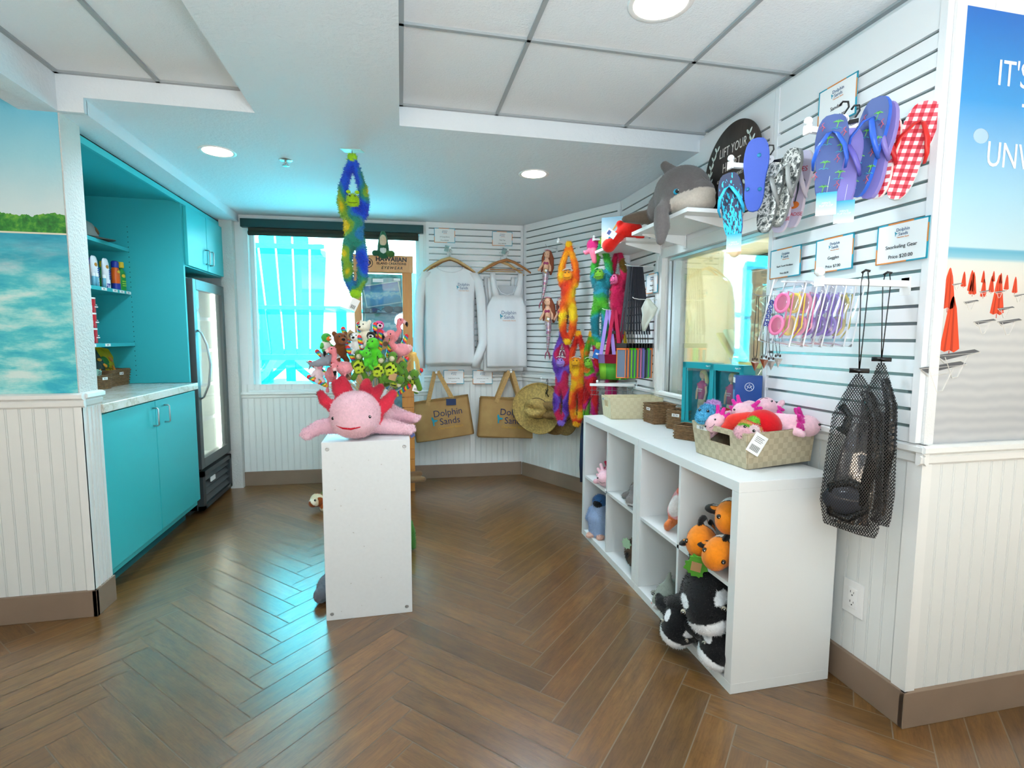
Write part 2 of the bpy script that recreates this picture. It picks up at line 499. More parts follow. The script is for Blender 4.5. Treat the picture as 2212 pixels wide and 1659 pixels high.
# floor: herringbone of wood-look tile planks, every plank a raised tile of the one floor
def build_floor():
    w = 0.10259; L = 7.15; u = np.array([0.70711, -0.70711]); v = np.array([0.70711, 0.70711]); g = 0.0020 / w
    vs, fs, cols, uvs = [], [], [], []
    r = random.Random(3)
    def plank(u0, u1, v0, v1, along):
        c = ((u0 + u1) / 2 * u + (v0 + v1) / 2 * v) * w
        if not (-3.6 < c[0] < 4.2 and 0.2 < c[1] < 6.0): return
        b = len(vs)
        for a, q in ((u0 + g, v0 + g), (u1 - g, v0 + g), (u1 - g, v1 - g), (u0 + g, v1 - g)):
            p = (a * u + q * v) * w; vs.append((p[0], p[1], 0.0))
        fs.append((b, b + 1, b + 2, b + 3)); k = 0.78 + 0.40 * r.random(); t = r.random() * 0.07
        cols.append((k * (1 + t), k, k * (1 - t)))
        o1, o2 = r.random() * 40, r.random() * 40; LL = (u1 - u0) if along == 'u' else (v1 - v0)
        q = [(0, 0), (LL * w, 0), (LL * w, w), (0, w)] if along == 'u' else [(0, 0), (0, w), (LL * w, w), (LL * w, 0)]
        uvs.extend([(o1 + x, o2 + y) for x, y in q])
    E0 = (-15.36, 14.60)
    for n in range(-5, 6):
        for k in range(-60, 60):
            a = E0[0] + k + n * (1 + L); b = E0[1] - k + n * (L - 1)
            plank(a + 1, a + 1 + L, b - 1, b, 'u')
            d0, d1 = a + 1 + L, b - 1
            plank(d0, d0 + 1, d1, d1 + L, 'v')
    nb = len(vs)
    vs += [(-4, -3.0, -0.0016), (4.6, -3.0, -0.0016), (4.6, 6.2, -0.0016), (-4, 6.2, -0.0016)]
    fs.append((nb, nb + 1, nb + 2, nb + 3)); uvs += [(0, 0)] * 4
    me = bpy.data.meshes.new('floor'); me.from_pydata(vs, [], fs)
    grout = mat('grout', '#85796a', 0.9)
    me.materials.append(floor_mat()); me.materials.append(grout)
    mi = [0] * (len(fs) - 1) + [1]; me.polygons.foreach_set('material_index', mi)
    ul = me.uv_layers.new(name='UVMap')
    ul.data.foreach_set('uv', np.array(uvs, np.float32).ravel())
    at = me.color_attributes.new('Col', 'FLOAT_COLOR', 'CORNER')
    cc = [c + (1,) for c in cols for _ in range(4)] + [(1, 1, 1, 1)] * 4
    at.data.foreach_set('color', np.array(cc, np.float32).ravel())
    me.update()
    o = bpy.data.objects.new('floor', me); COL.objects.link(o); tag(o, kind='structure')
build_floor()
struct('floor_slab', MB().box(-4.2, 4.8, -3.2, 6.4, -0.12, -0.002), mat('concrete', '#8a8580', 0.9))

# ---- profile helpers for wall dressing. local frame: x to the viewer's right, -y out of the wall, z up
def beadboard(x0, x1, z0, z1, y=0.0):
    m = MB(); p = 0.0502; n = max(1, round((x1 - x0) / p)); p = (x1 - x0) / n
    prof = []
    for i in range(n):
        a = x0 + i * p
        prof += [(a, y - 0.006), (a + p - 0.0095, y - 0.006), (a + p - 0.008, y - 0.0025), (a + p - 0.0065, y - 0.006), (a + p - 0.003, y - 0.006), (a + p - 0.0015, y - 0.0025)]
    prof.append((x1, y - 0.006))
    k = len(prof); vs = [(a, b, z0) for a, b in prof] + [(a, b, z1) for a, b in prof]
    return m.add(vs, [(i, i + 1, k + i + 1, k + i) for i in range(k - 1)], 0)
def rail(m, x0, x1, z0, z1, y=0.0, d=0.028):
    h = z1 - z0
    pr = [(0, z0), (-0.30 * d, z0), (-0.55 * d, z0 + .12 * h), (-0.62 * d, z0 + .42 * h), (-0.45 * d, z0 + .50 * h), (-0.75 * d, z0 + .58 * h), (-1.0 * d, z0 + .66 * h), (-1.0 * d, z0 + .90 * h), (-0.6 * d, z1), (0, z1)]
    m.prism([(y + a, b) for a, b in pr], x0, x1, 'yz'); return m
def slats(x0, x1, z0, z1, ztop, pitch=0.0535, gh=0.0105, edge=0.022):
    """slatwall panel with aluminium lined grooves"""
    m = MB(); m.box(x0 + edge, x1 - edge, -0.012, 0.0, z0, z1, 1)
    gs = []; z = ztop
    while z > z0 + 0.03: gs.append(z); z -= pitch
    top = z1
    for g_ in gs:
        m.box(x0 + edge, x1 - edge, -0.024, -0.0125, g_ + gh / 2, top, 0); top = g_ - gh / 2
    m.box(x0 + edge, x1 - edge, -0.024, -0.0125, z0, top, 0)
    m.box(x0, x0 + edge, -0.028, 0, z0, z1, 0); m.box(x1 - edge, x1, -0.028, 0, z0, z1, 0)
    return m

# ---- walls
RC = -PI / 2      # wall C (right): local x -> world -Y, local -y -> world -X
FWO = Vector((-1.305, 4.617, 0)); FWR = math.atan2(-0.04373, 0.99904)
WBO = Vector((1.08, 4.50, 0)); WBR = math.atan2(-0.883, 0.46938)
XC = 1.585        # plane of the right wall

# right wall with the counter window: built in world axes
m = MB()
m.box(XC, XC + .14, 1.265, 1.97, 0, 2.45); m.box(XC, XC + .14, 2.90, 3.58, 0, 2.45)
m.box(XC, XC + .14, 1.97, 2.90, 0, 0.78); m.box(XC, XC + .14, 1.97, 2.90, 1.745, 2.45)
struct('wall_right', m, PLASTER)
# mural wall right of the corner
struct('wall_mural_right', MB().box(XC + .141, 4.4, 1.265, 1.40, 0, 2.45), PLASTER)
# angled wall in the corner
struct('wall_angled', MB().box(-0.02, 1.12, 0, 0.12, 0, 2.45), PLASTER, loc=WBO, rotz=WBR)
# far wall with the window hole, local frame
m = MB()
m.box(-1.2, 0.062, 0, 0.12, 0, 2.40); m.box(1.506, 2.46, 0, 0.12, 0, 2.40)
m.box(0.062, 1.506, 0, 0.12, 0, 0.79); m.box(0.062, 1.506, 0, 0.12, 2.205, 2.40)
struct('wall_far', m, PLASTER, loc=FWO, rotz=FWR)
# left mural wall block that ends in a column
struct('wall_mural_left', MB().box(-4.2, -1.372, 2.562, 2.70, 0, 2.40), COLUMN)
struct('wall_niche_back', MB().box(-2.14, -2.04, 2.70, 4.62, 0, 2.30), PLASTER)
struct('wall_left', MB().box(-4.2, -4.1, -3, 2.6, 0, 2.4), PLASTER)
struct('wall_pilaster', MB().box(-1.40, -1.305, 4.55, 4.66, 0, 2.24), COLUMN)
# hidden core behind the fridge so no light leaks
# ---- ceilings
m = MB()
m.box(-1.27, 1.75, 2.54, 4.68, 2.24, 2.42)                       # low plaster ceiling
m.box(-0.614, 0.008, -3.0, 2.54, 2.24, 2.42)                     # strip between the two recesses
struct('ceiling', m, CEIL)
m = MB()
m.box(-1.513, -1.365, -3.0, 2.561, 2.18, 2.42); m.box(-1.366, -1.27, 2.54, 2.565, 2.18, 2.42)
m.box(-2.1, -1.27, 2.562, 4.66, 2.18, 2.30)
struct('ceiling_beam', m, CEIL)
struct('ceiling_tiles', MB().box(-4.2, -.614, -3.0, 2.56, 2.335, 2.40).box(.008, 4.4, -3.0, 2.539, 2.335, 2.40), TILE)
m = MB(); zt = 2.326
def tb(x0, x1, y0, y1): m.box(x0, x1, y0, y1, zt, zt + 0.012)
for x in (0.468, 1.131): tb(x - .0075, x + .0075, -3, 2.54)
for y in (1.90, 1.25, 0.60): tb(0.008, 1.6, y - .0075, y + .0075)
tb(0.008, 0.026, -3, 2.54); tb(0.008, 1.6, 2.525, 2.54); tb(1.565, 1.586, -3, 2.5)
tb(-0.995, -0.978, -3, 2.54)
for y in (1.91, 1.26): tb(-1.365, -0.614, y - .0075, y + .0075)
tb(-1.365, -1.348, -3, 2.54); tb(-1.365, -0.614, 2.525, 2.54)
struct('trim_1', m, TBAR, label='grey metal grid bars of the suspended tile ceiling')

# ---- wainscot, rails, baseboards
WT = 0.93
m = beadboard(0.002, 2.355, .10, .86); struct('trim_2', m, BEAD, loc=FWO, rotz=FWR, label='white beadboard along the far wall')
m = MB(); rail(m, 0.0, 1.535, .745, .795); rail(m, 1.50, 2.375, .865, .93, d=.026); struct('trim_3', m, TRIMW, loc=FWO, rotz=FWR)
struct('baseboard_far', MB().box(0.0, 2.372, -.018, 0, 0, .12), BASEB, loc=FWO, rotz=FWR, bevel=.002)
struct('trim_4', beadboard(0.012, 1.07, .10, .88), BEAD, loc=WBO, rotz=WBR)
m = MB(); rail(m, 0.0, 1.08, .865, .93, d=.026); struct('trim_5', m, TRIMW, loc=WBO, rotz=WBR)
struct('baseboard_angled', MB().box(0.002, 1.08, -.018, 0, 0, .12), BASEB, loc=WBO, rotz=WBR, bevel=.002)
# right wall (origin at the mural corner, x runs to the viewer's right = -Y)
WCO = Vector((XC, 1.265, 0))
struct('trim_6', beadboard(-2.28, -0.036, .10, .90), BEAD, loc=WCO, rotz=RC)
m = MB(); rail(m, -2.28, 0.022, .868, .932, d=.030); m.box(-.036, 0.0, -.012, 0, .11, .87); struct('trim_7', m, TRIMW, loc=WCO, rotz=RC)
struct('baseboard_right', MB().box(-2.28, 0.018, -.020, 0, 0, .122), BASEB, loc=WCO, rotz=RC, bevel=.002)
m = MB(); rail(m, -0.026, 2.8, .868, .932, d=.030); m.box(-.012, 0.026, -.012, 0, .11, .87); struct('trim_8', m, TRIMW, loc=WCO)
struct('trim_9', beadboard(0.026, 2.6, .10, .88), BEAD, loc=WCO)
struct('baseboard_mural_right', MB().box(-0.020, 2.8, -.020, 0, 0, .122), BASEB, loc=WCO, bevel=.002)
m = MB(); m.prism([(-.006, -.006), (.030, -.006), (.030, -.0002), (-.0002, -.0002), (-.0002, .002), (-.006, .002)], .932, 2.33, 'xy'); struct('trim_10', m, wall_paint('corner_bead_white', '#f2f4f4', (70, .6, .008)), loc=WCO)
# left wall
WLO = Vector((-1.372, 2.562, 0))
struct('trim_11', beadboard(-2.8, -0.018, .10, .95), BEAD, loc=WLO)
m = MB(); m.box(-.020, .008, -.010, 0, .11, .95); m.box(0, .008, -.008, .138, .11, .95); rail(m, -2.8, 0.022, .948, 1.012, d=.030); struct('trim_12', m, TRIMW, loc=WLO)
m = MB(); rail(m, -0.0, 0.138, .948, 1.012, d=.030)
struct('trim_13', m, TRIMW, loc=WLO + Vector((0.0, 0, 0)), rotz=PI / 2)
m = MB()
for a in (.03, .062, .09, .112): m.box(a, a + .003, -.012, -.008, .11, .945)
struct('trim_14', m, BEAD, loc=WLO, rotz=PI / 2)
m = MB(); m.box(-2.8, 0.018, -.018, 0, 0, .122); m.box(0.0, .018, -.018, .14, 0, .122); struct('baseboard_left', m, BASEB, loc=WLO, bevel=.002)

# ---- slatwall
struct('trim_15', slats(1.53, 2.375, .965, 2.238, 2.187), [SLATW, GROOVE], loc=FWO, rotz=FWR, label='white slatwall panel beside the far window')
struct('trim_16', slats(0.022, 1.07, .965, 2.238, 2.176), [SLATW, GROOVE], loc=WBO, rotz=WBR, label='white slatwall panel on the angled corner wall')
struct('trim_17', slats(-2.275, -1.690, .945, 2.238, 2.163), [SLATW, GROOVE], loc=WCO, rotz=RC, label='white slatwall left of the counter window')
struct('trim_18', slats(-1.688, -0.708, 1.80, 2.30, 2.163), [SLATW, GROOVE], loc=WCO, rotz=RC, label='white slatwall above the counter window')
struct('trim_19', slats(-0.706, -0.003, .935, 2.30, 2.163), [SLATW, GROOVE], loc=WCO, rotz=RC, label='white slatwall right of the counter window')
m = MB(); m.box(-1.69, -0.706, -.022, .14, 1.742, 1.80); m.box(-1.690, -1.64, -.026, .14, .80, 1.742); m.box(-.716, -.706, -.02, .14, .80, 1.742)
struct('trim_20', m, TRIMW, loc=WCO, rotz=RC, label='white casing around the counter window')

# ------------------------------------------------------------------ windows
# counter window in the right wall: aluminium sliding frame, one glass
m = MB(); m.box(-1.64, -1.612, .01, .05, .80, 1.735); m.box(-1.606, -1.578, .03, .07, .80, 1.735); m.box(-1.64, -.716, .008, .075, 1.722, 1.742); m.box(-1.64, -.716, .008, .1, .78, .805)
w2 = struct('window_2', m, ALU, loc=WCO, rotz=RC, label='sliding counter window with aluminium frame in the right wall', bevel=.002)
MB().box(-1.60, -.716, .048, .052, .805, 1.722).obj('glass_pane', glassy('pane', '#ffffff', 0.05), w2)
# far window: reveal, white frame, glass
m = MB()
m.box(.062, .098, -.004, .10, .80, 2.2); m.box(1.470, 1.506, -.004, .10, .80, 2.2); m.box(.062, 1.506, -.02, .10, .792, .815)
m.box(.098, .130, .05, .09, .815, 2.14); m.box(1.44, 1.47, .05, .09, .815, 2.14); m.box(.098, 1.47, .05, .09, .815, .835); m.box(.062, 1.506, .0, .1, 2.135, 2.205)
w1 = struct('window_1', m, mat('window_frame_white', '#e6eeee', .35), loc=FWO, rotz=FWR, label='wide far window onto the sunny terrace', bevel=.002)
MB().box(.13, 1.44, .068, .072, .835, 2.14).obj('glass_pane', glassy('pane'), w1)

# blind on the far window
t = thing('roller_blind', 'dark green roller blind rolled up at the top of the far window', 'blind', FWO, FWR)
MB().box(.06, 1.508, -.055, -.004, 2.135, 2.202).obj('cassette', mat('blind_green', '#123c3d', .35), t, bevel=.004)
MB().cyl((.11, -.022, 2.094), (1.465, -.022, 2.094), .019, n=14).obj('blind_roll', mat('blind_mesh', '#3b4038', .9, bump=(400, .6, .003)), t)
MB().box(.11, 1.465, -.026, -.018, 2.112, 2.136).obj('blind_cloth', mat('blind_mesh'), t)

# room behind the counter window
m = MB(); m.box(1.73, 4.3, 5.7, 5.8, 0, 2.3); struct('wall_back_office', m, CREAM)
struct('ceiling_back_office', MB().box(1.72, 4.4, 1.40, 5.8, 2.24, 2.34), mat('office_ceiling', '#efe9cf', .6))
m = MB(); m.box(4.14, 4.24, 2.0, 5.7, 0, .45); m.box(4.14, 4.24, 5.62, 5.7, .45, 2.24); m.box(4.14, 4.24, 1.4, 3.4, .45, 2.24)
struct('wall_back_office_side', m, CREAM)
m = MB(); m.box(4.15, 4.20, 3.4, 5.62, 2.06, 2.24); m.box(4.15, 4.20, 5.57, 5.62, .45, 2.06); m.box(4.15, 4.2, 4.45, 4.5, .45, 2.06)
w3 = struct('window_3', m, mat('grey_frame', '#6d7274', .5), label='tall back office window seen through the counter window')
MB().box(4.17, 4.175, 3.4, 5.6, .45, 2.06).obj('glass_pane', glassy('pane'), w3)
struct('wall_office_plinth', MB().box(1.74, 4.13, 3.9, 5.69, 0, .47), CREAM)

# ------------------------------------------------------------------ ceiling lights, sprinkler
GLOW = mat('lamp_glow', '#fff6e0', .4, emit=('#fff3dc', 14.0))
def downlight(x, y, z, label, r=.072, e=58.0, col=(.76, .90, 1.0), grp='recessed ceiling lights'):
    t = thing('ceiling_light', label, 'light', (x, y, z), 0, grp)
    MB().lathe([(r, -.001), (r + .016, -.004), (r + .020, -.001), (r + .020, 0)], n=40).obj('rim', WHITE, t)
    MB().lathe([(0.0001, -.0035), (r * .6, -.0035), (r, -.002)], n=40).obj('lens', GLOW, t)
    lamp('ceiling_lamp', 'SPOT', (x, y, z - .02), e, col, (0, 0, 0), size=.07, spot=2.95)
downlight(-.942, 3.10, 2.24, 'round recessed ceiling light at left above the turquoise cabinets')
downlight(.798, 3.09, 2.24, 'round recessed ceiling light above the tank tops and mermaid dolls')
downlight(.835, 1.615, 2.335, 'large round recessed light in the tile ceiling at the top of the view', r=.085, e=36)
downlight(3.62, 5.21, 2.24, 'round light in the cream ceiling behind the counter window', e=14, col=(1, .90, .70))
for x, y in ((-1.0, .3), (.8, -.2), (-.3, -1.6)):  # unseen fill spots added around the camera, without any fixtures
    lamp('ceiling_lamp', 'SPOT', (x, y, 2.3), 10, (.74, .89, 1), (0, 0, 0), size=.09, spot=2.8)
lamp('office_fill', 'SPOT', (2.5, 4.3, 2.2), 40, (1, .90, .68), size=.07, spot=2.9)  # extra warm fill added to brighten the back room, no fixture
t = thing('sprinkler', 'small chrome fire sprinkler in the low ceiling', 'sprinkler', (-.615, 3.16, 2.24))
MB().lathe([(.0001, -.004), (.03, -.004), (.036, 0)], n=24).obj('escutcheon', ALU, t)
m = MB(); m.cyl((0, 0, 0), (0, 0, -.022), .007); m.box(-.012, -.009, -.003, .003, -.03, -.004); m.box(.009, .012, -.003, .003, -.03, -.004); m.lathe([(.0001, -.031), (.02, -.031), (.02, -.029)], n=12); m.obj('sprinkler_head', ALU, t)

# ------------------------------------------------------------------ terrace outside the far window
struct('ground_terrace', MB().box(-6, 4, 4.80, 9.4, .55, .735), mat('terrace_floor', '#4fa9b8', .7))  # cyan bounce light put into the floor colour to tint the room
struct('wall_neighbour', MB().box(-6, 3, 9.6, 9.8, 0, 5.0), mat('neighbour_wall', '#8fc0c8', .8))  # wall tinted cyan as well, to colour the light spilling indoors
TURQ = mat('turquoise_paint', '#00cfe8', .45, bump=(30, .05, .003))
def adirondack(label, loc, rz, sc=1.0):
    t = thing('adirondack_chair', label, 'chair', loc, rz, scale=sc)
    lean = (math.radians(6), 0, 0)
    for i in range(5):
        c0 = (i - 2) * .112; c1 = (i - 2) * .146; h0, h1 = .049, .064
        tl = 1.42 - .030 * abs(i - 2) ** 2
        out = [(c0 - h0, .28), (c0 + h0, .28), (c1 + h1, tl - (.03 if i > 2 else 0) * (i - 2)), (c1 + h1 * .5, tl + .012), (c1 - h1 * .5, tl + .012), (c1 - h1, tl - (.03 if i < 2 else 0) * (2 - i))]
        MB().prism(out, -.012, .012).obj('back_slat', TURQ, t, rot=lean)
    for z, w_, h_ in ((1.285, .345, .045), (.745, .325, .035), (.29, .30, .05)):
        MB().box(-w_, w_, -.034, -.013, z - h_ / 2, z + h_ / 2).obj('back_rail', TURQ, t, rot=lean)
    for sx in (-1, 1):
        MB().box(sx * .30, sx * .46, -.10, .62, .735, .757).obj('armrest', TURQ, t)
        MB().box(sx * .32, sx * .42, .50, .54, 0, .735).obj('leg', TURQ, t)
        MB().bar((sx * .29, -.05, .04), (sx * .29, .58, .33), .03, .11).obj('leg', TURQ, t)
    m = MB()
    for i in range(6): m.box(-.30, .30, .03 + i * .09, .105 + i * .09, .27 + i * .012, .29 + i * .012)
    m.obj('seat', TURQ, t)
    m = MB(); m.box(-.05, .03, -.03, .0, .06, .27); m.bar((-.02, 0, .25), (-.30, 0, .0), .02, .05); m.bar((-.02, 0, .25), (.26, 0, .0), .02, .05)
    m.obj('brace', TURQ, t)
    return t
adirondack('big turquoise adirondack chair seen from behind outside the far window', (-1.10, 5.63, .735), math.radians(-3), 1.10)
adirondack('smaller turquoise adirondack chair farther off on the terrace', (.15, 7.4, .735), math.radians(165), 1.0)
t = thing('terrace_railing', 'turquoise terrace railing far behind the adirondack chair', 'railing', (0, 9.0, .735))
m = MB(); m.box(-5, 3, -.03, .03, .92, .98); m.box(-5, 3, -.02, .02, 0, .14); m.obj('rail', TURQ, t)
for i in range(18): MB().box(-4.9 + i * .44, -4.84 + i * .44, -.02, .02, .14, .92).obj('baluster', TURQ, t)
t = thing('patio_table', 'turquoise slatted outdoor table behind the eyewear stand window', 'table', (-.25, 6.3, .735))
m = MB()
for i in range(6): m.box(-.45, .45, -.30 + i * .1, -.21 + i * .1, .50, .525)
m.obj('tabletop', TURQ, t)
for sx, sy in ((-1, -1), (1, -1), (1, 1), (-1, 1)): MB().box(sx * .40, sx * .34, sy * .24, sy * .20, 0, .5).obj('leg', TURQ, t)
# beyond the office window
struct('ground_outside', MB().box(4.3, 9, 1, 10, .0, .1), mat('sand_outside', '#e5e0d0', .9))
def palm(x, y, h, label):
    t = thing('palm_tree', label, 'tree', (x, y, .1))
    MB().tube([(0, 0, 0), (.05, 0, h * .5), (0, .05, h)], [.09, .07, .06], 8).obj('trunk', mat('palm_bark', '#5d5548', .9, bump=(20, .6, .03)), t)
    m = MB()
    for i in range(13):
        a = i * 2.4; el = .9 - .12 * (i % 5)
        pts = [Vector((math.cos(a) * r_, math.sin(a) * r_, h + math.sin(el) * r_ - .55 * r_ * r_)) for r_ in (0, .25, .5, .75, 1.0)]
        for j in range(12):
            f = (j + 1) / 12 * 3.99; k = int(f); p = pts[k].lerp(pts[k + 1], f - k); d = (pts[k + 1] - pts[k]).normalized(); s_ = d.cross(Vector((0, 0, 1))).normalized()
            for sg in (-1, 1):
                q = p + s_ * sg * .17 + Vector((0, 0, -.07)) + d * .07
                m.add([p - d * .012, p + d * .012, q], [(0, 1, 2)])
    m.obj('fronds', mat('palm_green', '#1f4b42', .6), t)
palm(5.6, 6.3, 1.7, 'dark palm tree outside the office window, the nearer one')
palm(6.4, 7.6, 1.2, 'low bushy palm outside the office window, farther back')
t = thing('beach_chair', 'pale yellow folding chair with green cushion behind the counter window', 'chair', (3.22, 4.22, .80), math.radians(35), scale=.55)
m = MB(); m.obox((0, 0, .38), (.46, .5, .05), (math.radians(8), 0, 0)); m.obox((0, .38, .66), (.46, .05, .62), (math.radians(-32), 0, 0)); m.obj('seat_sling', mat('pale_yellow', '#e9dc7c', .5), t, bevel=.02)
m = MB(); m.obox((0, .30, .72), (.36, .08, .60), (math.radians(-28), 0, 0)); m.obj('cushion', mat('pale_green', '#cfe6c0', .7), t, bevel=.035)
for sx in (-1, 1):
    m = MB(); m.bar((sx * .22, -.25, -.6), (sx * .22, .3, .5), .02, .03); m.bar((sx * .22, .25, -.6), (sx * .22, -.25, .42), .02, .03); m.obj('leg', ALU, t)

# ------------------------------------------------------------------ painted mural, left
def mural_left():
    t = NT('mural_paint_left'); co = t.coord()
    sp = t.n('ShaderNodeSeparateXYZ'); t.l(co, sp.inputs[0]); z = sp.outputs[2]; x = sp.outputs[0]
    cl = t.noise(t.coord(scale=(1.2, 1, 1.0)), 1.3, 4, .55)
    zn = t.math('MULTIPLY_ADD', cl, .55, t.math('MULTIPLY', t.math('SUBTRACT', z, 1.80), 1.6))
    sky = t.ramp(zn, [(.0, '#dfe9ea'), (.28, '#cfe6ea'), (.55, '#9fd8e6'), (.95, '#58bede')])
    wv = t.noise(t.coord(scale=(2.2, 1, 7)), 2.4, 7, .62)
    sea = t.ramp(wv, [(.34, '#2cb4cc'), (.45, '#55cdd6'), (.55, '#9ee3e2'), (.66, '#d9f1ee')])
    deep = t.ramp(t.noise(t.coord(scale=(2, 1, 9)), 3.0, 5, .6), [(.35, '#1892b5'), (.6, '#3db5cc'), (.75, '#8fdbe0')])
    sea = t.mix(t.ramp(z, [(0.0, '#000000'), (1.0, '#000000')]) if False else t.math('MULTIPLY', t.math('SUBTRACT', z, 1.45), 4.6), sea, deep)
    top = t.math('MULTIPLY_ADD', t.noise(t.coord(scale=(1, 1, .2)), 9, 5, .6), .13, 1.695)
    leaf = t.ramp(t.noise(co, 26, 6, .7), [(.3, '#1d5a2c'), (.5, '#2f8a35'), (.62, '#63ad3a'), (.8, '#a9c64a')])
    shore = t.mix(t.math('LESS_THAN', z, 1.690), leaf, '#e9e4cf')
    c = t.mix(t.math('LESS_THAN', z, top), sky, shore)
    c = t.mix(t.math('LESS_THAN', z, 1.683), c, sea)
    t.col(c); t.b.inputs['Roughness'].default_value = .6
    t.bump(t.noise(co, 60, 4), .25, .006)
    return t.m
tag(MB().box(-3.0, -1.377, 2.5595, 2.5618, 1.012, 2.334).obj('wall_mural', mural_left()), 'hand painted seascape mural with a green island on the left wall', 'mural')

# ------------------------------------------------------------------ printed beach mural, right (flat print)
t = thing('beach_mural', 'large beach photo print with orange parasols on the right wall', 'mural', (1.612, 1.263, 0))
def mural_right():
    n = NT('beach_print'); co = n.coord(); sp = n.n('ShaderNodeSeparateXYZ'); n.l(co, sp.inputs[0]); z = sp.outputs[2]
    f = n.math('DIVIDE', n.math('SUBTRACT', z, .91), 1.32)
    c = n.ramp(f, [(0, '#b9bcc0'), (.28, '#cfd0cf'), (.40, '#e4e0d6'), (.445, '#dfe3dc'), (.452, '#8cc3d4'), (.472, '#5faecb'), (.476, '#c3dfe8'), (.60, '#9fcfe6'), (.80, '#2f96dc'), (1.0, '#0f68c4')])
    rip = n.n('ShaderNodeTexWave', wave_type='RINGS'); rip.inputs['Scale'].default_value = 9; rip.inputs['Distortion'].default_value = 3
    n.l(n.coord(loc=(-.9, 0, -.2)), rip.inputs[0])
    g = n.math('MULTIPLY', n.math('LESS_THAN', z, 1.30), .22)
    c = n.mix(g, c, n.ramp(rip.outputs[1], [(0, '#8f979e'), (1, '#d6d6d2')]))
    n.col(c); n.b.inputs['Roughness'].default_value = .35; return n.m
MB().box(0, 1.6, -.001, .0015, .912, 2.222).obj('print', mural_right(), t)
FONTW = mat('print_white', '#ffffff', .5)
text(t, "IT'S TIME", .105, (.30, -.002, 2.047), FONTW, sx=.80)
text(t, 'TO', .105, (.30, -.002, 1.930), FONTW, sx=.80)
text(t, 'UNWIND', .105, (.30, -.002, 1.812), FONTW, sx=.80)
MB().ell((.095, -.001, 1.865), (.03, .0005, .022)).obj('cloud', mat('print_cloud', '#a9cbe4', .5), t)
ORG = mat('print_orange', '#e0481c', .5); ORD = mat('print_orange_dark', '#b8330f', .5); CHW = mat('print_chair_white', '#e9e6df', .5); CHG = mat('print_chair_grey', '#5e5f62', .5)
def parasol(x, z, h):
    m = MB(); w_ = h * .20; y = -.0016
    m.prism([(x - w_, z + .12 * h), (x - w_ * .5, z + .08 * h), (x, z + .11 * h), (x + w_ * .5, z + .07 * h), (x + w_ * 1.05, z + .13 * h), (x + w_ * .45, z + .80 * h), (x + w_ * .12, z + .98 * h), (x, z + h), (x - w_ * .14, z + .97 * h), (x - w_ * .42, z + .8 * h)], y, y + .001)
    m.prism([(x + w_ * .1, z + .1 * h), (x + w_ * .35, z + .09 * h), (x + w_ * .2, z + .8 * h), (x + w_ * .05, z + .9 * h)], y - .0003, y, m=1)
    m.prism([(x - w_ * .6, z + .1 * h), (x - w_ * .4, z + .09 * h), (x - w_ * .12, z + .85 * h)], y - .0003, y, m=1)
    m.prism([(x - w_ * .04, z), (x + w_ * .04, z), (x + w_ * .04, z + .1 * h), (x - w_ * .04, z + .1 * h)], y, y + .001, m=1)
    m.obj('parasol_image', [ORG, ORD], t)
def lounger(x, z, s_):
    m = MB(); y = -.0022
    m.prism([(x - 1.0 * s_, z + .28 * s_), (x + .75 * s_, z + .50 * s_), (x + 1.0 * s_, z + .42 * s_), (x - .6 * s_, z + .10 * s_)], y, y + .0006, m=1)
    for a, b in (((-1.0, .25), (1.0, .38)), ((-.6, .22), (-.2, -.55)), ((-.2, -.55), (.05, -.5)), ((.05, -.5), (.45, .28)), ((.3, .25), (1.0, .4)), ((-.95, .25), (-.6, .0)), ((-.6, 0), (.2, .1))):
        m.bar((x + a[0] * s_, y, z + a[1] * s_), (x + b[0] * s_, y, z + b[1] * s_), .0008, .055 * s_, 0, up=(0, 1, 0))
    m.obj('lounger_image', [CHW, CHG], t)
for x, z, h in ((.04, 1.205, .185), (.02, 1.34, .135), (.215, 1.325, .135), (.112, 1.39, .075), (.105, 1.40, .07), (.155, 1.385, .06), (.185, 1.40, .055), (.075, 1.415, .05), (.15, 1.43, .04), (.245, 1.41, .05), (.28, 1.40, .055), (.33, 1.41, .05), (.22, 1.43, .035), (.19, 1.435, .035)): parasol(x, z, h)
for x, z, s_ in ((.075, 1.185, .085), (.02, 1.145, .09), (.17, 1.30, .045), (.27, 1.30, .05), (.25, 1.345, .035), (.11, 1.365, .03), (.16, 1.40, .022), (.05, 1.42, .02), (.22, 1.40, .022), (.30, 1.39, .025)): lounger(x, z, s_)

# ------------------------------------------------------------------ shop lettering shared by cards, bags and shirts
TEAL = mat('print_teal', '#1d9bb5', .5); NAVY = mat('print_navy', '#23305f', .5); GOLD = mat('print_gold', '#d9a33a', .5); ORNG = mat('print_orange_line', '#e08a3c', .5)
INK = mat('print_ink', '#23262b', .5); PAPER = mat('card_white', '#f3f5f5', .35); TAGW = mat('tag_white', '#f6f6f4', .45); KRAFT = mat('kraft_card', '#b58f62', .7, var=.08); TAGB = mat('tag_blue', '#1c66b8', .4)
SLATE = mat('print_slate', '#3d5f86', .5)
def tail(m, x, y, z, s):
    o = [(-.10, -1), (.16, -.98), (.14, -.55), (.24, -.22), (.62, -.18), (1.05, .06), (.80, .22), (.45, .26), (.20, .36), (.10, .72), (-.12, 1.0), (-.30, .72), (-.30, .40), (-.16, .10), (-.12, -.35)]
    m.prism([(x + a * s, z + b * s) for a, b in o], y - .0003, y)
